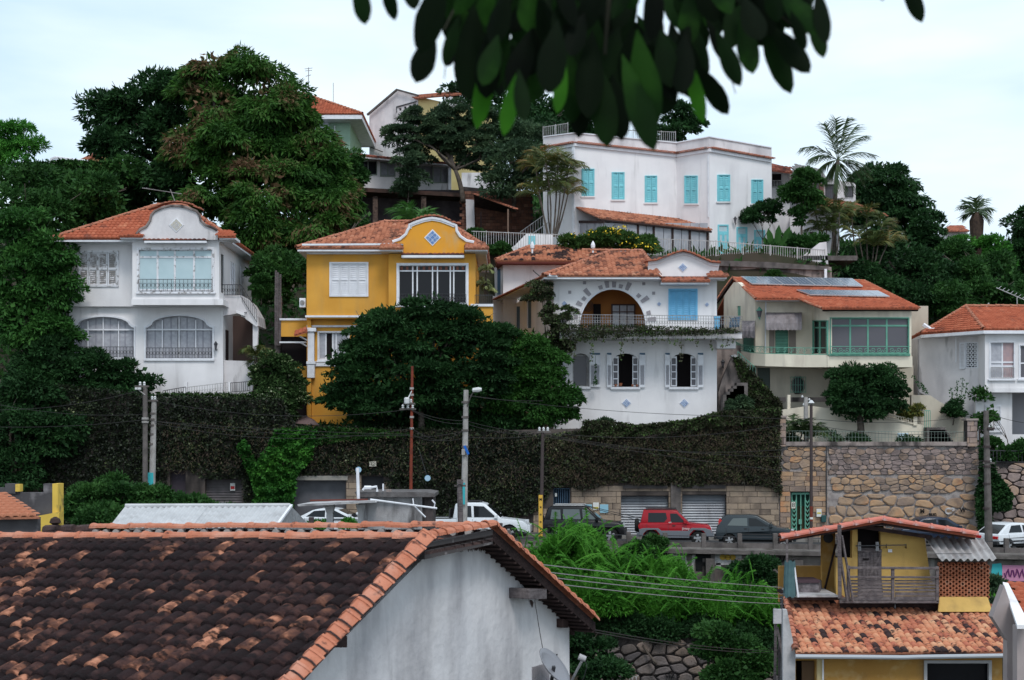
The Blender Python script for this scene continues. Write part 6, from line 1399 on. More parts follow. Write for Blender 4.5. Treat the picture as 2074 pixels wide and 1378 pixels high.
# old white hatch at the right, rear three-quarter view
o, T, hw, cy, bx, fx, rx = car('old_hatchback', 'old white three-door hatchback seen from behind at the right edge of the road', 2052, 69.2, 3.8, 1.6,
    [(-1.75, .38), (-1.85, .62), (-1.8, .86), (.9, .88), (1.6, .78), (1.85, .6), (1.85, .32)],
    [(-1.76, .84), (-1.05, 1.30), (-.8, 1.36), (.0, 1.36), (.2, 1.32), (.95, .87)],
    [[(-1.1, .92), (-.85, 1.25), (-.25, 1.27), (-.2, .92)], [(-.1, .92), (-.12, 1.26), (.18, 1.24), (.65, .92)]], [-1.15, 1.2], .29, PWH, rot=.5, group='cars parked along the upper road', k=.26)
bx('tail_light', TAIL, -1.88, -1.8, hw - .5, hw - .06, .62, .76); bx('rear_bumper', BPL, -1.94, -1.8, 0, .78, .36, .52); bx('side_moulding', BPL, -1.7, 1.6, hw, hw + .02, .5, .55)
# dark car behind the shack roof and pale car behind the left bush
car('dark_car', 'dark blue car whose roof just shows above the red shack roof', 1900, 70.4, 4.2, 1.7, [(-2, .35), (-2.1, .7), (-2, .95), (1.0, .97), (1.9, .8), (2.1, .3)], [(-1.7, .92), (-1.0, 1.42), (-.7, 1.5), (.0, 1.5), (.3, 1.46), (1.05, .96)], [[(-1.2, 1.02), (-.9, 1.38), (-.3, 1.4), (-.3, 1.0)], [(-.2, 1.0), (-.2, 1.4), (.2, 1.38), (.75, 1.0)]], [-1.3, 1.3], .31, paint('navy_car_paint', (.02, .03, .055)), rot=.0)
car('silver_car', 'silver car almost hidden by the left bush in front of the brownish shutter', 462, 69.8, 4.2, 1.7, [(-2, .35), (-2.1, .7), (-2, .95), (1.0, .97), (1.9, .8), (2.1, .3)], [(-1.7, .92), (-1.1, 1.45), (-.8, 1.58), (.0, 1.58), (.2, 1.52), (1.05, .96)], [[(-1.2, 1.02), (-1.0, 1.45), (-.3, 1.48), (-.3, 1.0)], [(-.2, 1.0), (-.2, 1.48), (.1, 1.44), (.75, 1.0)]], [-1.3, 1.3], .31, paint('silver_car_paint', (.30, .31, .33)), rot=.0)

POLC = mat('grey_concrete_pole', (.40, .38, .37), (.28, .26, .25), scale=3, bump=.3, dirt=((.12, .11, .1), .5, 2, .5, .75, .2)); POLD = mat('dark_concrete_pole', (.15, .13, .125), (.09, .08, .075), scale=3, bump=.3); POLB = mat('dark_steel_pole', (.05, .035, .035), rough=.7); RUST = mat('rust_red_pole', (.22, .05, .03), (.13, .035, .025), scale=3); YST = mat('yellow_post_paint', (.62, .36, .05), rough=.7)
INS = mat('porcelain_insulator', (.55, .55, .56), rough=.3)
def pole(name, label, x, y0, y1, D, r0, m, r1=None, x1=None, group=None):
    o = thing(name, label, 'utility pole', W(x, y1, D), group); q = MB().tube([W(x, y1, D), W((x1 or x), (y0), D)], r0, 10, r1 or r0 * .75); q.sm = False; q.build('shaft', m, o); return o
def hw_(o, x, y, D, s=1, n=3):
    q = MB(); q.box((W(x, 0, D).x - .55 * s, D - .1, W(0, y, D).z - .04), (W(x, 0, D).x + .55 * s, D + .0, W(0, y, D).z + .04)); q.build('crossarm', POLD, o)
    for i in range(n): MB().lathe([(.04, 0), (.07, .05), (.04, .09), (.07, .13), (.03, .2)], W(x + (i - (n - 1) / 2) * 14 * s, y - 1, D - .05), 8).build('insulator', INS, o)
def band(o, x, y, D, r, m=POLC): MB().lathe([(r, -.05), (r, .05)], W(x, y, D), 10).build('clamp', m, o)
o = pole('utility_pole', 'dark brown pole with cross arm, left one of the pair by the ivy wall', 294, 784, 1090, 66.4, .13, POLD, .11); hw_(o, 288, 783, 66.4, .6, 2); 
for y in (848, 855, 980): band(o, 294, y, 66.4, .16)
MB().tube([W(294, 800, 66.3), W(283, 792, 66.2), W(278, 786, 66.1)], .03, 4).build('lamp_arm', POLC, o); bevel(MB().box(tuple(W(274, 790, 66.2)), tuple(W(284, 785, 66) + Vector((0, .1, 0)))).build('lamp_head', INS, o), .02)
o = pole('utility_pole', 'grey concrete pole with turquoise graffiti at its base beside the dark pole', 306, 812, 1090, 66.8, .17, POLC, .12, 312)
MB().lathe([(.178, 0), (.172, .75)], W(306.6, 990, 66.8), 12).build('painted_band', TQP, o)
for y in (812, 838, 850, 862, 880, 900): band(o, 311 - (y - 812) * .03, y, 66.8, .15, POLD)
hw_(o, 311, 812, 66.8, .4, 2)
o = pole('utility_pole', 'rust red slender steel pole rising above the water tank', 831, 742, 1090, 66.6, .085, RUST, .06, 835)
hw_(o, 826, 829, 66.6, .7, 3); hw_(o, 829, 818, 66.6, .5, 2); bevel(MB().lathe([(.1, -.16), (.13, -.1), (.13, .1), (.09, .16)], W(824, 812, 66.4), 10).build('transformer', INS, o), .01); MB().tube([W(824, 812, 66.4), W(830, 800, 66.5), W(834, 792, 66.5)], .03, 4).build('cable_head', INS, o)
for y in (787, 800, 845, 868): band(o, 834, y, 66.6, .1)
o = pole('utility_pole', 'tall pale concrete street-lamp pole with a blue strap, centre', 939, 790, 1095, 66.4, .17, POLC, .115, 944)
MB().tube([W(944, 830, 66.4), W(949, 815, 66.2), W(955, 800, 66), W(961, 792, 65.8)], .03, 5).build('lamp_arm', POLD, o)
q = MB().lathe([(.02, 0), (.1, .04), (.12, .3), (.07, .45)], W(956, 791, 65.8), 8, (1, 0, .1)); q.build('lamp_head', INS, o)
for y in (815, 845, 872, 905): band(o, 942, y, 66.4, .17, POLD)
MB().hexa([tuple(W(938, 904, 66.1)), tuple(W(943, 902, 66.1)), tuple(W(943, 902, 66.2)), tuple(W(938, 904, 66.2)), tuple(W(947, 922, 66.1)), tuple(W(951, 919, 66.1)), tuple(W(951, 919, 66.2)), tuple(W(947, 922, 66.2))]).build('blue_strap', mat('blue_strap', (.02, .12, .45)), o)
bevel(MB().plate(Fr(66.1), rc(935, 910, 942, 922), .2).build('junction_box', POLC, o), .01)
MB().plate(Fr(66.15), rc(936, 978, 942, 1022), .06, -.03).build('pale_patch', TQP, o)
o = pole('wooden_post', 'stubby grey wooden post standing in front of the white pickup', 933, 972, 1080, 60, .125, WOODG, .12, 931); hw_(o, 932, 984, 60, .45, 2); MB().plate(Fr(59.8), rc(926, 972, 938, 981), .25).build('cap', WOODG, o)
o = pole('utility_pole', 'dark steel pole with a yellow painted base next to the black off-roader', 1096, 870, 1090, 66.5, .09, POLB, .075, 1099)
w = MB().plate(Fr(66.3), rc(1091, 1003, 1099, 1088), .1).build('yellow_casing', YST, o)
for i, t in enumerate(('M', 'x', 'n', 'o', 'v')): lettering(t, Fr(66.3), 1095, 1012 + i * 15, 5, INK, w, off=-.01, bold=.03)
hw_(o, 1101, 875, 66.5, .6, 3)
o = pole('lamp_post', 'slim black lamp post in front of the cream house, rust red at the foot', 1643, 818, 1100, 66.7, .075, POLB, .07)
MB().lathe([(.08, 0), (.08, .7)], W(1643, 1056, 66.7), 10).build('rusty_foot', RUST, o); MB().lathe([(.03, 0), (.16, .08), (.04, .22)], W(1643, 820, 66.7), 10).build('lamp_head', INS, o); MB().lathe([(.084, 0), (.084, .1)], W(1643, 1052, 66.7), 10).build('white_band', SIGNW, o)
o = pole('utility_pole', 'pale concrete pole behind the slim black lamp post in the cream garden', 1633, 805, 900, 75.6, .14, POLC, .11, 1632)
for (dx, y) in ((-8, 806), (6, 812), (-5, 822)): MB().lathe([(.04, 0), (.07, .05), (.03, .14)], W(1633 + dx, y, 75.6), 6).build('insulator', INS, o)
o = pole('utility_pole', 'tall leaning dark pole at the right with bundled cables', 2003, 832, 1120, 66.4, .19, POLD, .12, 1997)
for y in (905, 935, 945, 980, 1030): band(o, 1999, y, 66.4, .18, POLB)
hw_(o, 2003, 871, 66.4, .35, 1); hw_(o, 2002, 938, 66.4, .5, 2)
bevel(MB().plate(Fr(66.2), rc(2000, 866, 2015, 870), .3).build('bracket', POLB, o), .01)
# thin grey stakes left of the yellow house
o = thing('timber_stakes', 'cluster of pale upright stakes beside the steps left of the yellow house', 'stakes', W(562, 800, 80)); q = MB()
for (x, a) in ((558, 548), (562, 552), (567, 556)): q.tube([W(x, 700, 79), W(x + 1, a, 79)], .06, 5)
q.build('stake', WOODG, o); MB().plate(Fr(79.2), rc(556, 600, 570, 790), .25).build('post', STAIN, o)
o = thing('garden_steps', 'dim garden steps climbing between the white and yellow houses', 'steps', W(540, 690, 84))
for i in range(8): MB().box((W(524, 0, 84).x, 83 + i * .35, 21), (W(556, 0, 84).x, 86.5, 24.2 + i * .18)).build('step', CONC, o)

WM = mat('black_cable', (.02, .018, .018), rough=.6); WMG = mat('grey_cable', (.28, .26, .27), rough=.5)
def wire(label, a, b, sag, r=.018, m=WM, D2=None, name='cable', cat='cable', group='overhead cables along the road'):
    A, B = W(*a), W(*b); q = MB(); pts = [A.lerp(B, i / 16) - Vector((0, 0, sag * 4 * (i / 16) * (1 - i / 16))) for i in range(17)]
    q.tube(pts, r, 4); o = q.build(name, m, None, loc=A); tagm(o, label, cat, group)
G_ = 'overhead cables strung between the road poles'
cab_l = 'dark overhead cable strung between the poles along the road'
CB = []
for a, b, s in [((294, 850, 66.3), (-40, 864, 66), .15), ((294, 788, 66.3), (-40, 830, 66.3), .3), ((310, 838, 66.7), (-40, 812, 66.3), .3), ((294, 852, 66.3), (830, 880, 66.5), .1), ((310, 812, 66.7), (832, 829, 66.5), .5), ((310, 853, 66.7), (832, 882, 66.5), .25), ((310, 856, 66.7), (832, 868, 66.5), .6),
                ((830, 829, 66.5), (943, 852, 66.4), .15), ((835, 832, 66.5), (943, 858, 66.4), .2), ((835, 868, 66.5), (942, 885, 66.4), .35), ((835, 880, 66.5), (942, 870, 66.4), .4), ((830, 885, 66.5), (942, 872, 66.4), .1),
                ((943, 852, 66.4), (1100, 875, 66.5), .15), ((943, 858, 66.4), (1100, 878, 66.5), .2), ((942, 885, 66.4), (1099, 881, 66.5), .1), ((942, 800, 66.4), (1480, 843, 66.6), .2), ((942, 800, 66.4), (1100, 812, 66.4), .1),
                ((1099, 879, 66.5), (1643, 925, 66.7), .3), ((1099, 884, 66.5), (1640, 960, 66.7), .1), ((1099, 881, 66.5), (1643, 905, 66.7), .5), ((1100, 876, 66.5), (1643, 850, 66.7), .5), ((1480, 843, 66.6), (1643, 848, 66.7), .05),
                ((1643, 848, 66.7), (1999, 838, 66.4), .3), ((1643, 925, 66.7), (1999, 905, 66.4), .2), ((1643, 905, 66.7), (2001, 938, 66.4), .3), ((1643, 985, 66.7), (2001, 930, 66.4), .35), ((1643, 990, 66.7), (2001, 935, 66.4), .55), ((1643, 930, 66.7), (2001, 942, 66.4), .5), ((1643, 952, 66.7), (2001, 932, 66.4), .12),
                ((1643, 860, 66.7), (1999, 870, 66.4), .35), ((2001, 938, 66.4), (2120, 960, 66), .05), ((2001, 945, 66.4), (2120, 948, 66), .1), ((2001, 838, 66.4), (2120, 862, 66), .1), ((1578, 985, 66.6), (1643, 975, 66.7), .02), ((1578, 940, 66.6), (1643, 925, 66.7), .02)]:
    CB.append((a, b, s))
PN = {-40: 'left edge of the frame', 294: 'dark brown pole', 310: 'graffitied grey pole', 831: 'rust red pole', 942: 'pale lamp pole', 1100: 'yellow-footed pole', 1480: 'arched house corner', 1578: 'ivy corner', 1643: 'slim black lamp post', 1999: 'leaning right pole', 2120: 'right edge of the frame'}
PK_ = lambda x: PN[min(PN, key=lambda k: abs(k - x))]; gr_ = {}
for c in CB: gr_.setdefault(tuple(sorted((PK_(c[0][0]), PK_(c[1][0])))), []).append(c)
for (p, r_), cs in gr_.items():
    cs.sort(key=lambda c: c[0][1] + c[1][1])
    for i, (a, b, s) in enumerate(cs):
        od_ = '' if len(cs) == 1 else ('uppermost ' if i == 0 else 'lowest ' if i == len(cs) - 1 else ('second ', 'third ', 'fourth ', 'fifth ', 'sixth ', 'seventh ', 'eighth ', 'ninth ')[i - 1])
        wire(od_ + 'dark cable between the ' + p + ' and the ' + r_, a, b, s, .014, WM, group=G_)
for k, (a, b, s, lab) in enumerate([((1040, 1137, 24), (1585, 1190, 41.5), .04, 'topmost of the four grey wires running from the near white wall to the yellow shack'), ((1050, 1152, 24), (1592, 1204, 41.5), .05, 'second from the top of the four grey wires running to the yellow shack'), ((1058, 1163, 24), (1592, 1213, 41.5), .05, 'third from the top of the four grey wires running to the yellow shack'), ((1070, 1176, 24), (1592, 1224, 41.5), .06, 'lowest of the four grey wires running to the yellow shack')]):
    wire(lab, a, b, s, .011, WMG, group='four service wires to the yellow shack')
for k, (a, b, s, lab) in enumerate([((1150, 1266, 22), (1570, 1318, 43), .1, 'upper of two dark cables below the service wires'), ((1150, 1270, 22), (1570, 1322, 43), .12, 'lower of two dark cables below the service wires')]): wire(lab, a, b, s, .012, WM, group='two dark cables over the bushes')
wire('pair of black cables drooping from the black car rack towards the garages, upper strand', (1180, 1022, 67.6), (1300, 1050, 67.4), .02, .02); wire('pair of black cables drooping from the black car rack towards the garages, lower strand', (1190, 1026, 67.6), (1300, 1056, 67.4), .02, .02)
# small round lamps / dishes on the wall
for (x, y, lab) in ((726, 952, 'round pale blue traffic mirror disc on top of the white pipe'), (866, 969, 'round pale blue disc hanging on a wire over the tank')):
    o = thing('round_disc', lab, 'disc', W(x, y, 60)); MB().lathe([(.12, 0), (.12, .03)], W(x, y, 60), 16, (0, 1, 0)).build('face', mat('pale_blue_disc', (.35, .5, .62)), o); MB().lathe([(.13, 0.005), (.13, .04)], W(x, y, 60.03), 16, (0, 1, 0)).build('rim', mat('blue_disc_rim', (.15, .32, .5)), o)
    MB().bar(W(x, y, 60.05), W(x - (18 if x > 800 else 0), y - (60 if x > 800 else -2), 60.05), .012).build('hanger', IRON, o)

def corrugated(corners, n, amp, m, name, par, t=.012):
    A, B, Cq, D_ = corners; q = MB(); nn = (B - A).cross(D_ - A).normalized(); nn = -nn if nn.z < 0 else nn; k = n * 8; st = 3
    for s in (0, 1):
        for i in range(k + 1):
            h = nn * (amp * math.cos(2 * math.pi * i / 8) - s * t)
            for j in range(st + 1): q.v.append(A.lerp(D_, j / st).lerp(B.lerp(Cq, j / st), i / k) + h)
    N = (k + 1) * (st + 1)
    for s in (0, 1):
        for i in range(k):
            for j in range(st): a = s * N + i * (st + 1) + j; q.f.append([a, a + st + 1, a + st + 2, a + 1])
    for i in range(k): a = i * (st + 1); q.f.append([a, a + st + 1, N + a + st + 1, N + a])
    for j in range(st): q.f.append([j, j + 1, N + j + 1, N + j]); a = k * (st + 1) + j; q.f.append([a, a + 1, N + a + 1, N + a])
    q.sm = True; return q.build(name, m, par)
o = thing('corrugated_shed', 'long shed with pale corrugated roof sheets just beyond the dark tiled roof', 'shed', W(420, 1100, 40))
LGT = mat('pale_corrugated_sheet', (.50, .50, .51), (.42, .42, .43), scale=1.5, rough=.7, dirt=((.25, .24, .24), .4, 2, .5, .7, 0))
r0, r1, e0, e1 = W(254, 1027, 43.0), W(588, 1026, 43.0), W(222, 1068, 40.4), W(556, 1068, 40.4)
for i in range(4):
    t0, t1 = i / 4, (i + 1) / 4 + .005; up = Vector((0, 0, .012 * (i % 2))); corrugated([e0.lerp(e1, t0) + up, e0.lerp(e1, t1) + up, r0.lerp(r1, t1) + up, r0.lerp(r1, t0) + up], 7, .025, LGT, 'roof_sheet', o)
b1 = W(630, 1068, 45.4); MB().tube([r0 + Vector((0, 0, .03)), r1 + Vector((0, 0, .03))], .07, 6).build('ridge_cap', LGT, o)
MB().add([r1 + Vector((.02, 0, .02)), e1 + Vector((.02, 0, -.05)), W(556, 1120, 40.4), W(632, 1120, 45.4), b1], [(0, 1, 2, 3, 4)]).build('gable_end', mat('crinkled_foil_sheet', (.45, .46, .48), (.3, .31, .33), scale=9, rough=.3, metal=.5, bump=1, bscale=9), o)
MB().bar(r1 + Vector((.04, -.02, .03)), e1 + Vector((.04, -.02, 0)), .05).build('verge_trim', TRIM, o); MB().add([r0, r1, b1, W(300, 1068, 45.4)], [(0, 1, 2, 3)]).build('back_sheet', LGT, o)
MB().box((e0.x + .1, 40.6, 10), (e1.x - .1, 45, 17.1)).build('shed_wall', CONCL, o)
# concrete water tank block with canopy
o = thing('water_tank_room', 'weathered pale concrete rooftop tank room with a dark slab lid', 'rooftop room', W(790, 1100, 50))
TK = mat('weathered_tank_concrete', (.42, .41, .42), (.33, .32, .33), scale=2, bump=.3, dirt=((.06, .055, .055), .85, 2.2, .47, .66, .25))
MB().plate(Fr(50), rc(742, 1006, 855, 1100), 2.2).build('wall', TK, o); MB().plate(Fr(49.9), rc(726, 1008, 742, 1100), 1.5).build('wall', TK, o)
MB().plate(Fr(49.7), [(718, 997), (862, 997), (880, 1000), (880, 1007), (724, 1007)], 2.8).build('roof_slab', mat('dark_slab', (.09, .08, .08), (.15, .14, .14), scale=3, bump=.5), o)
MB().plate(Fr(50.1), rc(855, 1003, 877, 1100), 1.8).build('side_wall', mat('dark_streaked_wood', (.10, .08, .08), (.05, .045, .045), scale=4, dirt=((.02, .02, .02), .7, 3, .5, .6, .2)), o)
MB().plate(Fr(50), rc(782, 992, 792, 1000), .3).build('chimney_block', STAIN, o)
q = MB().tube([W(724, 948, 49.6), W(726, 1012, 49.6)], .055, 8); q.build('white_pipe', TRIM, o)
q = MB().tube([W(735, 993, 49.6), W(737, 990, 49.6), W(763, 986, 49.6), W(764, 996, 49.6)], .045, 6).tube([W(738, 988, 49.6), W(752, 988, 49.6)], .07, 6).tube([W(776, 980, 49.6), W(776, 994, 49.6)], .03, 6); q.build('water_pipes', TRIM, o)
q = MB().tube([W(750, 1012, 49.4), W(885, 1030, 49.2)], .035, 6).tube([W(836, 1010, 49.4), W(838, 1024, 49.4), W(862, 1048, 49.2)], .025, 5).tube([W(875, 1013, 49.5), W(881, 1020, 49.5), W(879, 1028, 49.5)], .03, 5); q.build('white_pipe', TRIM, o)
o = thing('concrete_canopy', 'pale thin canopy slab on tapered posts beside the tank room', 'canopy', W(670, 1100, 50))
MB().add([W(602, 1022, 49.3), W(758, 1014, 48.8), W(762, 1018, 48.8), W(604, 1026, 49.3), W(630, 1017, 51.5), W(765, 1011, 51), W(768, 1014, 51), W(632, 1020, 51.5)], [(0, 1, 2, 3), (4, 5, 6, 7), (0, 1, 5, 4), (3, 2, 6, 7), (0, 3, 7, 4), (1, 2, 6, 5)]).build('slab', CONCL, o)
for (a, b) in ((656, 678), (720, 740)): MB().plate(Fr(49.8), [(a, 1022), (b, 1022), (b - 4, 1040), (b - 4, 1110), (a + 5, 1110), (a + 5, 1040)], .3).build('post', CONCL, o)
MB().tube([W(628, 1014, 49.5), W(745, 1012, 49.5)], .04, 4).build('rusty_bar', mat('rusty_bar', (.15, .05, .04)), o)
o = thing('wooden_stub', 'short black block standing on the near roof ridge beside the white car', 'post', W(630, 1070, 40)); bevel(MB().plate(Fr(48), rc(625, 1048, 635, 1070), .15).build('block', POLB, o), .01)
o = thing('wooden_stub', 'small black block on the near roof ridge below the pickup', 'post', W(1012, 1070, 40)); bevel(MB().plate(Fr(48), rc(1008, 1060, 1018, 1072), .15).build('block', POLB, o), .01)
# left small house
o = thing('yellow_parapet_house', 'small house with orange tiles and a blackened yellow stepped parapet at the left edge', 'house', W(40, 1100, 46))
KB = mat('blackened_render', (.10, .095, .10), (.06, .055, .06), scale=1.5, dirt=((.3, .28, .29), .7, 1.5, .55, .7, 0)); YW = mat('yellow_parapet_paint', (.72, .50, .10), (.66, .45, .09), scale=2, dirt=((.1, .09, .07), .7, 3, .55, .7, 0))
MB().plate(Fr(46), [(-40, 988), (11, 988), (11, 996), (38, 996), (40, 998), (88, 998), (88, 980), (107, 980), (107, 1046), (-40, 1046)], .3).build('parapet_wall', KB, o)
MB().plate(Fr(45.95), rc(106, 980, 117, 1110), .6).build('yellow_pier', YW, o); MB().plate(Fr(45.9), rc(31, 981, 40, 996), .3).build('yellow_stub', YW, o); MB().plate(Fr(45.9), rc(10, 980, 31, 1000), .35, .02).build('dark_stub', KB, o)
MB().plate(Fr(45.8), [(78, 1045), (120, 1037), (118, 1060), (90, 1120), (78, 1120)], .4).build('yellow_pier', YW, o)
P_ = [W(-60, 1050, 41.5), W(80, 1047, 41.5), W(8, 1003, 44.5), W(-60, 990, 45.2)]; tiled(P_, TILE, o, .24, .36, .055, indiv=120); MB().plate(Fr(41.8), rc(-60, 1048, 78, 1120), .2).build('wall', KB, o)

o = thing('yellow_shack_house', 'ochre house with patchy orange tiled roof, grey wooden balcony and rooftop shack, lower right', 'house', W(1820, 1420, 42))
e0, e1, t1, t0 = W(1612, 1323, 39.6), W(2064, 1321, 39.6), W(2008, 1234, 43.2), W(1592, 1213, 43.2)
Pr = P3(e0, e1, t0); poly = [Pr.p(1612, 1323), Pr.p(2064, 1321), Pr.p(2006, 1232), Pr.p(1905, 1240), Pr.p(1700, 1212), Pr.p(1592, 1213)]
tiled(poly, TILEM, o, .185, .30, .048, indiv=300, im=mat('patchy_single_tile', (.035, .025, .027), [(.14, (.05, .032, .032)), (.22, (.42, .14, .09)), (.5, (.52, .21, .12)), (.8, (.58, .27, .16)), (1, (.62, .36, .22))], objr=.9, scale=4, rough=.9, bump=.4, bscale=18, dirt=((.03, .022, .024), .9, 6, .55, .66, 0)))
up = Vector((0, 0, .05)); ridge(poly[0] + up, poly[5] + up, o, mat('rake_clay', (.03, .025, .025), [(.4, (.45, .17, .11)), (1, (.55, .23, .15))], objr=.8, scale=4, rough=.9), l=.26, r=.10); ridge(poly[1] + up, poly[2] + up, o, MC['rake_clay'], l=.26, r=.10)
P4 = Fr(40.3)
wallp(P4, [rc(1610, 1322, 2030, 1560), rc(1612, 1338, 1652, 1560), rc(1874, 1340, 2007, 1450)], YOLD, o)
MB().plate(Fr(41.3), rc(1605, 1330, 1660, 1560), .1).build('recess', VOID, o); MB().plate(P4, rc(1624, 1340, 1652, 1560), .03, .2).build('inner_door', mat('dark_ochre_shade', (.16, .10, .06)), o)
MB().plate(P4, rc(1655, 1335, 1668, 1560), .15, -.08).build('pier', mat('pale_yellow_pier', (.62, .5, .28)), o); MB().tube([W(1667, 1336, 40.1), W(1667, 1500, 40.1)], .025, 6).build('conduit', TRIM, o)
w = MB().plate(P4, [rc(1872, 1338, 2009, 1450), rc(1878, 1344, 2003, 1450)], .12, -.05).build('window', mat('white_grey_frame', (.5, .49, .5)), o); MB().plate(P4, rc(1876, 1343, 2005, 1452), .02, .15).build('pane', GLASS, w)
MB().tube([W(1611, 1330, 39.4), W(1740, 1331, 39.4), W(1830, 1332, 39.4), W(1860, 1331, 39.4), W(2062, 1328, 39.4)], .062, 8).build('gutter', mat('grey_pvc_gutter', (.36, .38, .41), rough=.4), o)
MB().plate(Fr(39.9), rc(1612, 1322, 2062, 1328), .4).build('fascia', WOODB, o)
MB().bar(W(2048, 1336, 39.5), W(2036, 1378, 40.2), .05).build('gutter_bracket', GIRON, o)
Xr = W(2030, 0, 40.3).x; MB().box((Xr - .2, 40.56, 10), (Xr, 46, 14.2)).build('side_wall', YOLD, o)
Xl = W(1610, 0, 40.3).x; MB().add([Vector((Xl, 40.56, 8)), Vector((Xl, 41.5, 8)), Vector((Xl, 41.5, 14.2)), Vector((Xl, 40.56, 13.7)), Vector((Xl - .2, 40.56, 8)), Vector((Xl - .2, 41.5, 8)), Vector((Xl - .2, 41.5, 14.2)), Vector((Xl - .2, 40.56, 13.7))], [(0, 1, 2, 3), (7, 6, 5, 4), (3, 2, 6, 7), (0, 3, 7, 4)]).build('side_wall', CONCL, o)
MB().plate(Fr(39.9), [(1586, 1235), (1594, 1235), (1611, 1325), (1611, 1560), (1586, 1560)], .2).build('corner_wall', CONCL, o)
MB().bar(W(1583, 1208, 41), W(1584, 1560, 41), .05).build('dark_pipe', IRON, o)
# upper shack
PA = Fr(43.4); PB = Fr(46.0)
wallp(PA, [(1783, 1068), (1873, 1090), (1885, 1175), (1905, 1200), (1905, 1236), (1790, 1215), (1785, 1166)], YELL if 0 else mat('bright_yellow_shack_paint', (.58, .37, .12), (.50, .32, .10), scale=1.4, bump=.2, dirt=((.25, .16, .07), .55, 2, .5, .72, .3)), o, t=.2)
SY = MC['bright_yellow_shack_paint']
MB().plate(PA, [(1726, 1072), (1737, 1068), (1737, 1215), (1726, 1215)], .25).build('pier', SY, o); MB().plate(PA, [(1693, 1130), (1726, 1130), (1726, 1215), (1693, 1215)], .2).build('low_wall', SY, o)
MB().plate(Fr(43.9), rc(1700, 1066, 1790, 1220), .1).build('dark_room', VOID, o)
MB().plate(PA, rc(1665, 1080, 1692, 1215), .2, 1.6).build('alcove_wall', YOLD, o); MB().plate(Fr(46), rc(1578, 1147, 1668, 1220), .2).build('back_wall', YOLD, o)
MB().lathe([(.13, 0), (.16, .02), (.13, .04)], W(1678, 1090, 44.8), 14, (0, 1, 0)).build('round_vent', IRON, o)
d = MB().plate(PA, rc(1738, 1110, 1786, 1215), .05, .02).build('plank_door', WOODG, o)
q = MB(); [q.plate(PA, rc(1738.5 + 8 * i, 1118, 1745.5 + 8 * i, 1214), .02, -.01) for i in range(6)]; q.build('planks', WOODG, d); MB().plate(PA, rc(1738, 1113, 1786, 1119), .03, -.04).build('rail', WOODG, d); MB().plate(PA, [(1760, 1165), (1764, 1168), (1786, 1125), (1783, 1122)], .02, -.04).build('brace', WOODG, d); MB().plate(PA, rc(1748, 1131, 1760, 1135), .01, -.03).build('slot', VOID, d)
MB().bar(W(1733, 1106, 43.1), W(1836, 1104, 43.1), .02).build('towel_rail', IRON, o)
for x in (1741, 1777): MB().plate(PA, rc(x - 3, 1098, x + 3, 1116), .05, -.08).build('door_bracket', GIRON, o)
for x in (1795, 1835): MB().bar(W(x, 1103, 43.2), W(x, 1110, 43.4), .02).build('rail_bracket', IRON, o)
MB().plate(PA, rc(1799, 1113, 1807, 1119), .04, -.04).build('socket', TRIM, o); MB().lathe([(.04, 0), (.06, .12), (.04, .2)], W(1794, 1067, 43.1), 8, (1, 0, .1)).build('outside_lamp', TRIM, o)
# low-pitched roof of the shack with fat painted edge tiles
ED = mat('painted_red_verge', (.55, .17, .12), (.48, .14, .10), scale=3, rough=.6, bump=.2, dirt=((.5, .42, .42), .8, 1.6, .54, .64, 0)); pk = W(1788, 1052, 42.6); le = W(1580, 1089, 42.0); re = W(1980, 1083, 42.4)
bkv = Vector((.9, 4.5, -.28))
for a, b in ((le, pk), (pk, re)):
    tiled([a + Vector((0, .1, -.03)), a + bkv, b + bkv, b + Vector((0, .1, -.03))], TILER, o, .24, .34, thick=.08); ridge(a, b, o, ED, l=.48, r=.10, up=Vector((0, -.3, 1)))
MB().tube([le + Vector((0, .25, -.12)), pk + Vector((0, .25, -.14)), re + Vector((0, .25, -.12))], .07, 4).build('verge_beam', WOODB, o)
q = MB().hexa([tuple(W(1736, 1070, 43)), tuple(W(1884, 1092, 43)), tuple(W(1884, 1092, 43.3)), tuple(W(1736, 1070, 43.3)), tuple(W(1736, 1062, 43)), tuple(W(1884, 1084, 43)), tuple(W(1884, 1084, 43.3)), tuple(W(1736, 1062, 43.3))]); q.build('wall_plate', WOODB, o)
corrugated([W(1902, 1134, 42.0), W(2018, 1134, 42.0), W(1990, 1092, 43.6), W(1870, 1086, 43.6)], 8, .045, ASB, 'corrugated_sheet', o); MB().bar(W(1893, 1122, 42.1), W(1968, 1122, 42.1), .012).build('sheet_rod', IRON, o)
# lattice of hollow clay blocks
CLB = mat('hollow_clay_block', (.30, .11, .06), (.42, .17, .10), objr=.6, scale=4, rough=.95, dirt=((.45, .36, .28), .6, 5, .6, .72, 0)); PLt = Fr(42.5); x0, y0 = 1903, 1139
k = F / 42.5; w_, h_ = 7.4 / k, 8.6 / k; q = MB(); c6 = [(math.cos(a * math.pi / 3) * w_ * .58, math.sin(a * math.pi / 3) * h_ * .52) for a in range(6)]; c6i = [(a * .66, b * .66) for a, b in c6]
q.prism([[Vector((a, 0, b)) for a, b in c6], [Vector((a, 0, b)) for a, b in c6i]], Vector((0, .16, 0)), [c6, c6i]); me = q.mesh('brick', CLB)
for i in range(16):
    for j in range(8):
        x = x0 + 3 + i * 6.3; y = y0 + 5 + j * 8.7 + (4.35 if i % 2 else 0)
        if y < 1212: link('brick', me, o, at=PLt.p(x, y), rot=(random.uniform(-.03, .03), 0, random.uniform(-.05, .05)))
MB().plate(Fr(42.9), rc(1900, 1138, 2000, 1215), .06).build('lattice_back', mat('shadow_brown_block', (.10, .04, .03)), o)
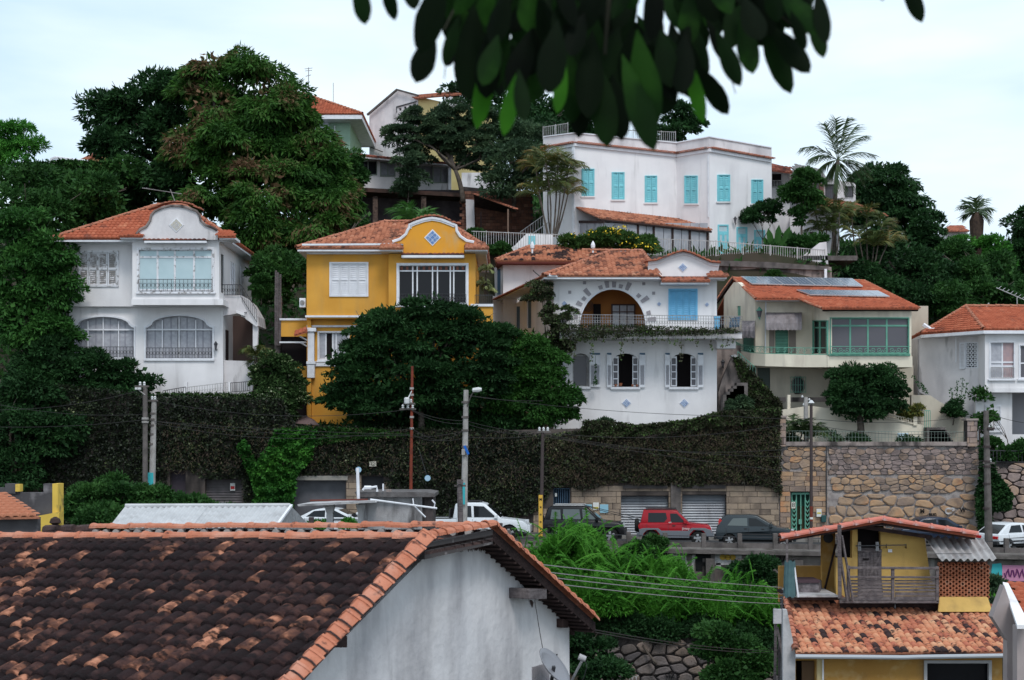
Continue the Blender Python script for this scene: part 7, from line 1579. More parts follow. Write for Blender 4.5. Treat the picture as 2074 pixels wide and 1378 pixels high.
q = MB().hexa([tuple(p) for p in (W(1899, 1240, 41.9), W(2010, 1240, 41.9), W(2010, 1236, 43.2), W(1899, 1236, 43.2), W(1902, 1209, 42.4), W(2000, 1209, 42.4), W(2000, 1209, 43), W(1902, 1209, 43))]); bevel(q.build('lattice_base', SY, o), .04)
# balcony of grey boards
Pk = Fr(41.6); b = thing('wooden_balcony', 'grey weathered wooden balcony with gapped boards on the yellow shack', 'balcony', W(1810, 1220, 41.6))
for (xa, xb, ya, yb) in ((1716, 1722, 1146, 1218), (1806, 1812, 1150, 1218), (1896, 1902, 1148, 1220)): bevel(MB().plate(Pk, rc(xa, ya, xb, yb), .1).build('post', WOODG, b), .01)
for (ya, h) in ((1148, 5), (1167, 4)): bevel(MB().plate(Pk, [(1716, ya), (1902, ya + 1), (1902, ya + 1 + h), (1716, ya + h)], .07, -.04).build('rail', WOODG, b), .01)
for i, (ya, h) in enumerate(((1175, 3.2), (1180, 4.6), (1187, 4), (1193, 5.2), (1200, 7), (1208, 8))):
    for (xa, xb) in ((1723, 1805), (1813, 1895)): MB().plate(Pk, rc(xa, ya, xb, ya + h), .03, .03 + .006 * (i % 2)).build('board', WOODG, b)
MB().hexa([tuple(p) for p in (W(1700, 1222, 41.6), W(1902, 1222, 41.6), W(1902, 1215, 43.3), W(1700, 1213, 43.3), W(1700, 1217, 41.6), W(1902, 1217, 41.6), W(1902, 1211, 43.3), W(1700, 1209, 43.3))]).build('floor', WOODG, b)
MB().plate(Fr(42.4), rc(1702, 1219, 1900, 1236), .1).build('under_floor', WOODB, b); MB().bar(W(1813, 1218, 41.7), W(1813, 1233, 41.6), .015).build('pipe', IRON, b)
for (x, y0_, x2, y2_, r, nm, lab) in ((1700, 1064, 1701, 1212, .075, 'wooden_post', 'thick grey post rising through the shack roof edge'), (1695, 1082, 1716, 1218, .04, 'leaning_pole', 'left of two grey poles leaning on the wooden balcony'), (1705, 1085, 1728, 1220, .035, 'leaning_pole', 'right of two grey poles leaning on the wooden balcony')):
    t = MB().bar(W(x, y0_, 41.3), W(x2, y2_, 41.5), r).build(nm, WOODG, None, loc=W(x2, y2_, 41.5)); tagm(t, lab, 'pole')
t = MB().bar(W(1668, 1205, 44.5), W(1693, 1102, 44.5), .04).build('dark_plank', WOODB, None, loc=W(1668, 1205, 44.5)); tagm(t, 'dark plank leaning in the shack alcove', 'plank')
t = thing('green_corrugated_roll', 'upright rolled blue-green plastic sheet at the left corner of the shack', 'plastic sheet', W(1600, 1212, 41.4)); q = MB(); n = 22; TQ = mat('blue_green_plastic', (.07, .14, .15), (.05, .10, .11), scale=5, rough=.5)
ring = lambda y, wv: [W(1600, y, 41.4) + Vector((math.cos(a * 2 * math.pi / n) * (.17 + wv + .015 * (a % 2)), math.sin(a * 2 * math.pi / n) * (.15 + .015 * (a % 2)), .03 * math.sin(a * 1.7))) for a in range(n)]
v = ring(1137, -.03) + ring(1170, .0) + ring(1209, .01); q.add(v, [(i + r * n, (i + 1) % n + r * n, (i + 1) % n + (r + 1) * n, i + (r + 1) * n) for r in range(2) for i in range(n)]); q.build('sheet', TQ, t); MB().bar(W(1594, 1092, 41.6), W(1594, 1140, 41.5), .045).build('post', WOODG, t); MB().bar(W(1609, 1150, 41.3), W(1617, 1210, 41.3), .035).build('lath', TRIM, t)
t = thing('wrapped_crate', 'crate wrapped in wrinkled grey sheeting on the shack terrace', 'crate', W(1638, 1205, 43.5)); bevel(MB().hexa([tuple(p) for p in (W(1612, 1206, 43), W(1660, 1206, 43), W(1666, 1204, 44.2), W(1616, 1204, 44.2), W(1613, 1180, 43), W(1658, 1180, 43), W(1664, 1174, 44.2), W(1616, 1174, 44.2))]).build('wrap', mat('wrinkled_grey_wrap', (.22, .19, .2), (.10, .085, .09), scale=7, bump=1, bscale=9), t), .03); MB().plate(Fr(42.95), rc(1612, 1175, 1660, 1181), .9).build('lid', mat('crate_lid', (.08, .05, .06)), t)
t = thing('terrace_ledge', 'pale ledge and dark deck beside the rolled sheet on the shack roof', 'ledge', W(1650, 1212, 42.5)); MB().plate(Fr(42.1), rc(1612, 1207, 1700, 1210), 2.2).build('cap', CONCL, t); MB().plate(Fr(42.2), rc(1604, 1210, 1702, 1216), 2.4).build('deck', WOODB, t)
MB().plate(Fr(43.4), rc(1586, 1216, 1910, 1240), .3, .02).build('upper_floor_band', WOODB, o)
t = thing('broken_ladder', 'weathered white wooden ladder frame against the left side of the ochre house', 'ladder', W(1576, 1400, 41)); q = MB().tube([W(1569, 1232, 41), W(1571, 1262, 41), W(1568, 1500, 41)], .05, 4).tube([W(1574, 1270, 41), W(1590, 1350, 40.9)], .045, 4).tube([W(1578, 1290, 41.2), W(1577, 1500, 41.2)], .04, 4); q.build('rail', WOODG, t); bevel(MB().plate(Fr(40.8), rc(1567, 1234, 1583, 1264), .1).build('white_board', CONCL, t), .01)
# sliver of house at the right edge
t = thing('pink_wall_house', 'pale pink house corner with white tiled verge at the lower right edge', 'house', W(2060, 1400, 34)); PK2 = mat('pale_pink_render', (.38, .32, .31), (.32, .27, .265), scale=1.5); MB().plate(Fr(34.5), [(2034, 1186), (2070, 1290), (2160, 1290), (2160, 1560), (2040, 1560), (2040, 1298), (2010, 1250)], .3).build('wall', PK2, t)
q = MB().add([W(2031, 1179, 36), W(2042, 1181, 36), W(2086, 1266, 33), W(2060, 1266, 33), W(2031, 1186, 36), W(2060, 1274, 33), W(2086, 1274, 33)], [(0, 1, 2, 3), (0, 3, 5, 4), (3, 2, 6, 5)]); q.build('white_verge', WHITE, t); tiled([W(2070, 1262, 33.5), W(2150, 1262, 33.5), W(2110, 1182, 36.5), W(2042, 1182, 36.5)], TILER, t, .22, .34)
MB().plate(Fr(33.4), rc(2060, 1268, 2160, 1560), .3).build('wall', PK2, t)

o = thing('dark_tiled_house', 'near house with blackened clay tile roof, orange ridge tiles and a grey rendered gable', 'house', W(700, 1500, 15))
R1 = W(860, 1094, 16.0); Lf = W(-120, 1092, 20.0); g = Vector((.5, .866, 0)); u = (Lf - R1); uh = Vector((u.x, u.y, 0)).normalized()
En = W(590, 1381, 13.96); dn = (En - R1); Pn = P3(R1, Lf, En)
eN = R1 + dn * 1.55; eL = Lf + dn * 1.55
TD = mat('blackened_roof_tile', (.014, .010, .011), [(.56, (.030, .018, .019)), (.72, (.075, .038, .033)), (.82, (.17, .075, .05)), (.90, (.46, .20, .125)), (1, (.52, .25, .16))], objr=.74, scale=6, rough=.93, bump=.5, bscale=26, lo=.3, hi=.7, dirt=((.016, .012, .013), .9, 8, .50, .60, 0))
TDs = mat('blackened_roof_tiles', (.014, .010, .011), [(.5, (.022, .014, .014)), (.8, (.06, .032, .028)), (1, (.4, .18, .12))], island=.7, scale=6, rough=.95, bump=.5, bscale=26)
zl = Vector((0, 0, .03)); tiled([eN - zl, eL - zl, Lf - zl, R1 - zl], TDs, o, .20, .214, .052, indiv=560, im=TD, bm_=MORTAR, thick=.08)
up = Vector((0, 0, .015)); RG = mat('salmon_ridge_clay', (.42, .145, .085), (.54, .215, .135), objr=.55, scale=5, rough=.85, bump=.35, bscale=40, dirt=[((.05, .03, .03), .85, 9, .60, .70, 0), ((.60, .33, .25), .5, 4, .5, .7, 0)])
ridge(Lf + up, R1 + up, o, RG, l=.395, r=.078)
# mortar beds
MB().tube([Lf + Vector((0, -.04, .01)), R1 + Vector((0, -.04, .01))], .045, 5).build('ridge_mortar', MORTAR, o)
ridge(R1 + Vector((.02, 0, .03)), eN + Vector((.02, 0, .03)), o, RG, l=.225, r=.125, vee=True); 
dnn = dn.normalized(); q = MB()
for i in range(1, 21):                               # mortar collars between the verge tiles
    c = R1 + dnn * (.222 * i) + Vector((.02, 0, .03)); sd = Vector((0, 0, 1)).cross(dnn).normalized(); uu = dnn.cross(sd); uu = -uu if uu.z < 0 else uu
    q.tube([c + sd * (math.cos(t) * .135) + uu * ((1 - abs(math.cos(t)) ** 1.3) * .112 + .0) + dnn * random.uniform(-.006, .006) for t in [math.pi * j / 7 for j in range(8)]], .012, 4)
q.build('collar_mortar', MORTAR, o)
# middle, nearly flat strip up to the rear ridge, then the far slope
R2 = W(998, 1069, 17.35); Lf2 = W(188, 1071, 21.5); far = W(1206, 1258, 19.75); dF = far - R2; lf_f = Lf2 + dF
zm = Vector((0, 0, .13)); tiled([R1 - zm, Lf - zm, Lf2 - zm, R2 - zm], TDs, o, .20, .214, .03, thick=.04, bm_=MORTAR)
q = MB()
for i in range(32):                                   # open tile ends under the rear ridge
    c = R2.lerp(Lf2, (i + .5) / 32) + Vector((-.02, -.12, -.05)); q.tube([c, c + Vector((.03, .1, 0))], .045, 7)
q.build('tile_end', mat('pale_mortar_tile_end', (.40, .36, .34), (.3, .27, .26), scale=6), o, 'stuff')
ridge(Lf2 + up * .4, R2 + up * .4, o, RG, l=.40, r=.068)
ridge(R1 + up * 2, R2 + up * 1.5, o, RG, l=.20, r=.07)
th = .10; tiled([far, lf_f, Lf2, R2], TDs, o, .2, .25, .05, thick=.12, bm_=mat('dark_underroof', (.05, .03, .028), (.03, .02, .02), scale=5, bump=.6)) if 0 else None
MB().hexa([far, lf_f, Lf2, R2] and [p - Vector((0, 0, .16)) for p in (far, lf_f, Lf2, R2)] + [p - Vector((0, 0, .02)) for p in (far, lf_f, Lf2, R2)]).build('far_slope', mat('dark_underroof', (.035, .022, .022), (.02, .014, .014), scale=5, bump=.6), o)
ridge(R2 + up * .5, far + up * .4, o, RG, l=.215, r=.075)
q = MB(); nb = 22
for i in range(nb):                                   # battens seen from below
    a = R2.lerp(far, (i + .5) / nb) - Vector((0, 0, .175)); q.bar(a, a + uh * 1.6, .018)
q.build('batten', WOODB, o)
MB().bar(R2.lerp(far, .25) + uh * .35 - Vector((0, 0, .2)), far + uh * .35 - Vector((0, 0, .2)), .035).build('verge_rafter', WOODB, o)
MB().hexa([p - Vector((0, 0, .12)) for p in (R1, Lf, Lf2, R2)] + [p - Vector((0, 0, .09)) for p in (R1, Lf, Lf2, R2)]).build('top_board', MC['dark_underroof'], o)
for (A_, B_, nm) in ((R1, R2, 'verge_fascia'),): MB().hexa([tuple(p) for p in (A_ - Vector((0, 0, .22)) , B_ - Vector((0, 0, .2)), B_ + uh * .08 - Vector((0, 0, .2)), A_ + uh * .08 - Vector((0, 0, .22)), A_ - Vector((0, 0, .05)), B_ - Vector((0, 0, .03)), B_ + uh * .08 - Vector((0, 0, .03)), A_ + uh * .08 - Vector((0, 0, .05)))]).build(nm, mat('mouldy_fascia', (.08, .07, .07), (.30, .27, .27), scale=6, lo=.6, hi=.75), o)
# gable wall, set back under the verge
Pgb = PS(R1 + uh * .30, uh); RENDER = mat('grey_lime_render', (.66, .635, .645), (.57, .55, .56), scale=.9, bump=.3, bscale=9, dirt=[((.25, .24, .26), .75, 2.2, .48, .72, .3), ((.66, .65, .68), .5, 1.3, .55, .75, .5), ((.10, .09, .09), .5, 3.5, .66, .8, .15)])
wp = [(520, 1600), (560, 1420), (700, 1290), (880, 1108), (940, 1110), (1003, 1112), (1034, 1160), (1062, 1190), (1110, 1228), (1153, 1270), (1155, 1600)]
MB().plate(Pgb, wp, .25).build('gable_wall', RENDER, o)
q = MB(); rr = random.Random(5)
for i in range(70):                                   # ragged mould drips along the top of the render
    x = 880 + i * 1.9 if i < 66 else 1010 + i; y = 1110 + (0 if x < 1003 else (x - 1003) * 1.5); l = rr.uniform(3, 9)
    q.plate(Pgb, [(x - 1.8, y - 4), (x + 1.8, y - 4), (x + rr.uniform(-1, 1), y + l)], .006, -.006 - .0002 * i)
q.build('mould_stain', MORTAR, o)
for (x0, y0, x1, y1, d_) in ((676, 1288, 704, 1312, .28), (1072, 1193, 1108, 1214, .30), (1140, 1254, 1152, 1272, .1)): bevel(MB().plate(Pgb, rc(x0, y0, x1, y1), d_, -d_).build('purlin_end', WOODG if x0 == 1072 else WOODB, o), .01)
b0 = Pgb.p(1155, 1600); b1 = Pgb.p(1155, 1275); 
MB().hexa([tuple(p) for p in (b0 + uh * .26, b0 + uh * .26 - Vector((.2, .3, 0)), b0 + uh * 6, b0 + uh * 6 + Vector((.1, .1, 0)), b1 + uh * .26, b1 + uh * .26 - Vector((.2, .3, 0)), b1 + uh * 6, b1 + uh * 6 + Vector((.1, .1, 0)))]).build('rear_wall', RENDER, o)
wire('thin stray wire hanging down the grey gable wall', (1083, 1215, 18.2), (1100, 1318, 18.0), .02, .005, name='hanging_wire', group='wires on the gable')
t = thing('lean_to_sheet', 'small corrugated grey sheet lean-to against the gable under the dish', 'lean-to', W(1100, 1400, 18)); q = MB()
corrugated([W(1078, 1440, 17.6), W(1112, 1440, 17.9), W(1112, 1343, 17.9), W(1078, 1352, 17.6)], 9, .008, mat('grey_mauve_sheet', (.30, .28, .30), rough=.6), 'sheet', t)
t = thing('satellite_dish', 'grey satellite dish seen edge-on with its pale feed arm by the gable corner', 'satellite dish', W(1130, 1378, 17.5)); c = W(1122, 1350, 17.4); ax = Vector((.62, -.25, .55)).normalized()
q = MB(); a = ax.orthogonal().normalized(); b = ax.cross(a); n = 20; vs = []
for r, h in ((.06, -.06), (.14, -.05), (.21, -.025), (.27, .01)):
    for k in range(n): th = 2 * math.pi * k / n; vs.append(c + ax * h + (a * math.cos(th) + b * math.sin(th)) * r)
fs = [(i * n + k, i * n + (k + 1) % n, (i + 1) * n + (k + 1) % n, (i + 1) * n + k) for i in range(3) for k in range(n)] + [tuple(range(n))]; q.add(vs, fs); q.sm = True; rf = q.build('reflector', mat('grey_dish_metal', (.20, .20, .22), rough=.4), t); sm_ = rf.modifiers.new('s', 'SOLIDIFY'); sm_.thickness = .012
MB().tube([W(1148, 1400, 17.4), W(1160, 1375, 17.2), W(1178, 1340, 17.0)], .017, 6).build('feed_arm', CONCL, t); bevel(MB().lathe([(.035, -.04), (.04, .05)], W(1180, 1333, 17), 10, (-.8, 0, .3)).build('feed_horn', CONCL, t), .006); MB().tube([W(1184, 1336, 17), W(1189, 1350, 17), W(1182, 1375, 17.1), W(1165, 1390, 17.2)], .005, 4).build('feed_cable', IRON, t); MB().bar(c, W(1110, 1420, 17.6), .025).build('mount', IRON, t)
MB().lathe([(.0, 0), (.012, .03)], W(1128, 1330, 17.4), 6).build('knob', IRON, t)
t = thing('mossy_roof_lump', 'dark mossy broken tile stack at the left end of the rear ridge', 'roof tiles', W(120, 1075, 22)); q = MB()
for i in range(3): q.tube([W(92 + i * 32, 1075, 22.3), W(118 + i * 33, 1073, 22.2)], .085, 8)
q.build('tile_stack', MORTAR, t); q = MB().lathe([(.03, 0), (.09, .04), (.07, .10), (.02, .13)], W(112, 1064, 22), 9); q.build('clod', WOODB, t)
MB().hexa([tuple(p) for p in (W(85, 1082, 22), W(200, 1082, 21.6), W(200, 1082, 22.4), W(85, 1082, 22.8), W(85, 1076, 22), W(200, 1074, 21.6), W(200, 1074, 22.4), W(85, 1076, 22.8))]).build('roof_end', MORTAR, t)

def ivy(name, label, P, poly, n, L_, w_, m, seed, thick=.3, cat='ivy', hang=.5, clump=1.0, hole=()):
    r = np.random.default_rng(seed); xs = [p[0] for p in poly]; ys = [p[1] for p in poly]; pts = []; k = 0
    o_ = P.p(sum(xs) / len(xs), sum(ys) / len(ys))
    while len(pts) < n and k < n * 6:
        k += 1; x, y = r.uniform(min(xs), max(xs)), r.uniform(min(ys), max(ys))
        if not inpoly(x, y, poly) or any(a < x < c and b < y < d for a, b, c, d in hole): continue
        v = .5 + .5 * math.sin(x * .11 * clump + 3 * math.sin(y * .05)) * math.sin(y * .16 * clump + 2 * math.sin(x * .04))
        if r.random() > .35 + .65 * v: continue
        pts.append(P.p(x, y, -thick * (.15 + .85 * v * r.random())))
    cen = np.array(pts); od = np.array([-P.n * .6] * len(pts)); v, f = leaf_cloud(cen, L_, w_, seed + 1, hang, .35, od)
    o = link(name, npmesh(name, v - np.array(o_), f, m), None, 'stuff', at=o_); return tagm(o, label, cat)

tree('broadleaf_tree', 'big dark broadleaf tree with feathery edge, left of the mango tree', 'tree', (330, 420, 97), [(300, 215, 96, 95, 75, 3), (235, 235, 96, 62, 48, 2.2), (345, 180, 96, 55, 40, 2), (250, 300, 95, 62, 50, 2.4), (340, 290, 95, 75, 70, 3), (300, 370, 94, 90, 60, 2.6), (195, 225, 96, 22, 34, 1), (220, 420, 94, 80, 50, 2.4), (360, 380, 93, 60, 60, 2)], 26000, .42, .17, LDARK, cr=1.0, seed=11, core=.72, tr=.35, back=.5)
tree('mango_tree', 'huge rounded mango tree with rusty young leaves among bright green ones', 'tree', (560, 560, 92), [(430, 150, 93, 46, 46, 2.6), (487, 130, 94, 30, 28, 1.8), (520, 180, 93, 60, 60, 3), (400, 200, 93, 36, 60, 2.4), (590, 220, 92.5, 50, 50, 2.6), (400, 310, 91.5, 50, 60, 2.6), (560, 310, 91.5, 70, 60, 3), (650, 350, 91, 50, 60, 2.6), (440, 230, 92, 62, 60, 3), (560, 240, 92, 78, 70, 3.4), (610, 290, 92, 60, 70, 3), (480, 310, 91, 90, 70, 3.6), (600, 360, 91, 85, 75, 3.4), (430, 390, 90, 60, 70, 3), (540, 400, 89, 90, 75, 3.4), (660, 430, 90, 60, 60, 2.8), (520, 470, 88, 80, 60, 2.6), (640, 470, 88, 70, 42, 2.4), (690, 400, 91, 34, 50, 2), (470, 520, 88, 60, 60, 2.2)], 105000, .42, .13, LMANGO, cr=1.1, seed=12, core=.86, tr=.5, droop=.9, back=.2, up=.3, flat=.85, fill=.1)
tree('shrub_tree', 'leafy green bush against the long white building, right of the mango tree', 'tree', (700, 420, 103), [(700, 345, 103, 36, 45, 1.6), (720, 360, 103, 28, 26, 1.2), (690, 390, 102, 30, 30, 1.3)], 4500, .34, .15, LMID, cr=.7, seed=13, core=.6, tr=.12)
tree('light_tree', 'pale feathery green tree at the far left against the sky', 'tree', (30, 420, 92), [(30, 280, 92, 52, 36, 2), (-20, 300, 92, 60, 50, 2.4), (60, 300, 92, 26, 28, 1.2), (10, 330, 91, 50, 40, 2)], 9000, .34, .09, LBRI, cr=.8, seed=14, core=.55, tr=.2)
tree('hillside_tree', 'dense dark tree mass of the garden left of the white house roof', 'tree', (60, 620, 86), [(60, 370, 88, 90, 42, 3), (140, 385, 88, 80, 45, 3), (200, 400, 87, 70, 50, 2.6), (110, 440, 85, 80, 50, 2.6), (20, 430, 84, 60, 60, 3), (250, 350, 92, 60, 28, 2), (0, 500, 83, 60, 60, 2), (180, 440, 88, 80, 40, 2)], 20000, .32, .14, LMID, cr=.8, seed=15, core=.8, tr=.3)
ivy('creeper_hedge', 'leafy creeper hedge along the skyline left of the dark tree', Fr(91), [(40, 332), (120, 324), (240, 326), (240, 380), (30, 380)], 5000, .3, .2, LMID, 16, .6, 'hedge')
tree('garden_tree', 'bright green tree in front of the left side of the white house', 'tree', (80, 1000, 74.9), [(50, 470, 76.3, 60, 60, 1.6), (90, 530, 76.2, 62, 60, 1.5), (40, 560, 75.6, 80, 70, 1.5), (115, 590, 76.0, 45, 60, 1.1), (60, 650, 75.4, 80, 70, 1.4), (110, 680, 75.6, 40, 50, 1.0)], 26000, .28, .12, leafm('fresh_green_leaves', (.012, .042, .010), (.026, .088, .017), (.055, .15, .03)), cr=.75, seed=17, core=.8, tr=.3, droop=.5)
tree('garden_tree', 'dark green rounded tree overlapping the lower arched window at the left', 'tree', (170, 980, 74.6), [(170, 760, 75.6, 80, 62, 1.3), (235, 765, 75.9, 70, 45, 1.0), (285, 785, 75.9, 38, 34, .8), (100, 740, 75, 70, 70, 1.4), (60, 800, 74.6, 80, 80, 1.4), (200, 820, 75.2, 80, 35, .9)], 28000, .24, .11, LDARK, cr=.6, seed=18, core=.84, tr=.3)
tree('garden_tree', 'very dark shadowy tree low at the far left above the small yellow parapet', 'tree', (30, 1060, 72.5), [(30, 880, 73.2, 90, 60, 1.2), (110, 880, 73.4, 70, 60, .9), (0, 960, 72.8, 110, 60, 1.2), (60, 800, 73.8, 70, 60, 1.0)], 15000, .26, .11, LDARK, cr=.7, seed=19, core=.84, tr=.25)
tree('umbrella_tree', 'broad dark spreading tree in front of the yellow house', 'tree', (850, 905, 75), [(868, 625, 75.2, 62, 30, 1.3), (800, 650, 75.2, 80, 34, 1.4), (930, 655, 75.2, 72, 38, 1.5), (870, 690, 75, 115, 50, 1.8), (770, 710, 74.8, 85, 40, 1.5), (960, 715, 75, 80, 55, 1.6), (720, 765, 74.6, 78, 34, 1.3), (765, 672, 75, 66, 28, 1.3), (715, 725, 74.8, 60, 28, 1.2), (1000, 690, 75.3, 46, 40, 1.2), (700, 815, 74.6, 56, 18, .9), (760, 820, 74.5, 80, 30, 1.2), (830, 760, 74.4, 120, 48, 1.9), (940, 790, 74.8, 95, 50, 1.7), (700, 790, 74.7, 55, 20, 1.0), (850, 800, 74.4, 110, 34, 1.5), (1000, 760, 75.2, 50, 60, 1.3)], 86000, .26, .11, LDARK, cr=.62, seed=20, core=.92, tr=.22, trunk_top=(850, 820, 75), flat=.4, droop=.25, back=.25, up=.6)
tree('bushy_tree', 'bright green bushy tree between the dark spreading tree and the arched house', 'tree', (1090, 900, 75.6), [(1065, 700, 76.2, 50, 36, 1.2), (1095, 735, 76, 52, 50, 1.2), (1050, 760, 75.8, 60, 60, 1.3), (1115, 790, 75.8, 52, 60, 1.2), (1140, 820, 75.6, 38, 44, 1.0), (1075, 830, 75.4, 65, 44, 1.1), (1020, 800, 75.5, 40, 50, 1)], 30000, .22, .09, leafm('hedge_green_leaves', (.012, .040, .009), (.024, .078, .014), (.05, .14, .025)), cr=.5, seed=21, core=.86, tr=.2, droop=.6)
tree('clipped_tree', 'round clipped dark green tree on the cream house terrace', 'tree', (1738, 898, 75.6), [(1750, 795, 76, 76, 52, 1.7), (1720, 765, 76, 42, 34, 1.2), (1780, 770, 76, 52, 36, 1.4), (1715, 810, 75.8, 48, 38, 1.2), (1795, 805, 75.9, 42, 42, 1.2), (1750, 825, 75.6, 62, 34, 1.1)], 26000, .17, .09, LDARK, cr=.42, seed=22, core=.88, tr=.26, trunk_top=(1742, 848, 75.7), limbs=4)
tree('acacia_tree', 'airy flat-topped grey-green tree with dark forked limbs before the long white building', 'tree', (938, 402, 104), [(900, 255, 105.5, 70, 30, 2), (1000, 310, 104.5, 44, 26, 1.6), (905, 300, 105, 60, 22, 1.6), (860, 235, 106, 50, 28, 1.8), (930, 232, 106, 55, 32, 2), (985, 250, 106, 48, 32, 2), (815, 275, 105, 42, 28, 1.6), (880, 280, 105, 60, 28, 1.8), (950, 290, 105, 60, 32, 1.8), (1010, 290, 106, 40, 34, 1.6), (840, 315, 105, 44, 26, 1.3), (960, 330, 105, 40, 20, 1.2)], 60000, .25, .10, LGREY, cr=.6, seed=23, core=0, tr=.22, trunk_top=(922, 345, 104), limbs=8, flat=.5, back=.5)
tree('leafy_tree', 'dull green dense tree between the acacia and the slim palms', 'tree', (1040, 420, 102), [(1040, 330, 102, 60, 55, 2.4), (1010, 375, 101, 45, 35, 1.8), (1080, 350, 102, 42, 50, 2), (1095, 320, 99.5, 34, 34, 1.4), (1065, 285, 105, 44, 34, 2), (1030, 265, 106, 44, 34, 2), (1095, 290, 101, 30, 30, 1.4)], 14000, .3, .11, LGREY, cr=.8, seed=24, core=.78, tr=.2)
tree('tall_tree', 'tall dark tree on the skyline behind the hanging leaves', 'tree', (1040, 330, 124), [(1000, 220, 124, 55, 40, 2.5), (1070, 235, 123, 60, 50, 3), (930, 185, 124, 26, 20, 1.6), (1130, 240, 123, 50, 40, 2.5), (1200, 250, 120, 80, 40, 2.5), (1090, 280, 118, 60, 40, 2.5)], 16000, .42, .17, LDARK, cr=1.0, seed=25, core=.75, tr=.3)
tree('skyline_tree', 'loose dark tree on the skyline above the turquoise-shuttered house', 'tree', (1380, 330, 118), [(1375, 235, 118, 42, 28, 1.6), (1400, 255, 118, 28, 22, 1.3), (1360, 268, 117, 40, 22, 1.5)], 5000, .4, .15, LDARK, cr=.8, seed=26, core=.4, tr=.15)
tree('shrub_tree', 'small ragged tree with thin bare twigs in front of the strip windows', 'tree', (825, 418, 103), [(830, 330, 103, 34, 28, 1.3), (838, 365, 103, 30, 26, 1.2), (815, 385, 103, 28, 18, 1)], 4500, .26, .11, LGREY, cr=.5, seed=27, core=.3, tr=.07)
tree('mango_tree', 'dense dark green rounded mango tree on the skyline right of the coconut palm', 'tree', (1810, 600, 118), [(1790, 380, 118, 56, 50, 3), (1770, 360, 119, 30, 24, 2), (1830, 420, 118, 42, 60, 3), (1790, 450, 117, 60, 50, 3), (1750, 420, 118, 40, 60, 2.4)], 22000, .42, .15, LDARK, cr=1.1, seed=28, core=.85, tr=.35, droop=.9)
tree('broadleaf_tree', 'dark tree descending the slope right of the dense mango', 'tree', (1890, 620, 115), [(1880, 460, 115, 48, 34, 2.2), (1850, 500, 114, 40, 50, 2.2), (1900, 500, 114, 40, 30, 2)], 9000, .38, .15, LDARK, cr=.9, seed=29, core=.7, tr=.25)
tree('small_tree', 'small glossy green tree with thin stem beside the turquoise-shuttered house', 'tree', (1622, 510, 97), [(1625, 375, 97, 44, 34, 1.6), (1605, 395, 97, 26, 24, 1), (1640, 410, 97, 24, 24, 1), (1620, 440, 97, 18, 20, .8)], 8000, .26, .11, LMID, cr=.5, seed=30, core=.6, tr=.1)
tree('climbing_shrub', 'dark green climber fanning over the white wall above the turquoise doors', 'shrub', (1553, 530, 97.6), [(1535, 432, 98, 32, 20, .8), (1555, 420, 98, 26, 14, .6), (1520, 440, 98, 18, 14, .5), (1565, 440, 98, 14, 22, .5)], 4500, .24, .11, LDARK, cr=.4, seed=31, core=.4, tr=.06)
tree('hill_forest_tree', 'dark slope trees below the skyline at the right', 'tree', (1850, 660, 100), [(1800, 530, 102, 80, 60, 3), (1880, 560, 101, 80, 50, 3), (1770, 590, 99, 70, 45, 2.6), (1850, 610, 97, 90, 40, 2.6), (1730, 560, 100, 40, 60, 2)], 24000, .34, .13, LDARK, cr=.9, seed=32, core=.84, tr=.3)
tree('hill_forest_tree', 'mid green slope trees with lighter sprays between the fan palm and the red roofs', 'tree', (1970, 660, 99), [(1940, 570, 101, 60, 50, 2.6), (2010, 560, 103, 60, 50, 3), (1990, 600, 98, 80, 34, 2.4), (1930, 520, 106, 40, 30, 2), (2060, 600, 98, 50, 40, 2.2), (1920, 610, 96, 50, 40, 2)], 24000, .32, .12, LMID, cr=.85, seed=33, core=.84, tr=.3)
tree('slope_tree', 'tall tree cut by the right edge of the frame', 'tree', (2075, 620, 112), [(2072, 460, 112, 40, 48, 2.5), (2060, 520, 110, 40, 50, 2.5), (2100, 500, 110, 50, 80, 3)], 9000, .36, .14, LDARK, cr=.9, seed=34, core=.8, tr=.3)
tree('slope_tree', 'bright yellow-green bush right of the fan palm trunk', 'tree', (2010, 600, 106), [(2010, 500, 108, 34, 24, 1.6), (1945, 500, 110, 34, 22, 1.6), (2025, 535, 106, 26, 16, 1.2)], 5000, .32, .13, LBRI, cr=.6, seed=35, core=.6, tr=.15)
tree('hill_forest_tree', 'shadowed shrubs on the slope behind the yellow house roof', 'tree', (560, 620, 84), [(720, 440, 96, 40, 26, 1.6), (560, 560, 82, 60, 70, 1.5), (600, 470, 88, 60, 40, 2)], 7000, .3, .12, LMID, cr=.7, seed=36, core=.75, tr=.15)
tree('shady_shrub', 'black-green shrubs added to stand for the black shadow under the dark spreading tree', 'shrub', (860, 880, 76), [(765, 838, 76, 66, 36, .8), (860, 850, 76, 90, 30, .8), (960, 850, 76, 70, 36, .8), (720, 868, 75.6, 50, 10, .5), (1010, 860, 75.8, 60, 24, .8)], 12000, .22, .1, LDARK, cr=.5, seed=95, core=.85, tr=.05)  # dark leaf clumps added in place of the black shadow below the crown
tree('shady_shrub', 'dark shrubs on the wall top at the far left under the garden trees', 'shrub', (120, 830, 75), [(60, 820, 74.9, 90, 30, .6), (180, 800, 75, 80, 26, .6), (260, 805, 75, 60, 20, .5)], 9000, .22, .1, LDARK, cr=.5, seed=96, core=.85, tr=.05)

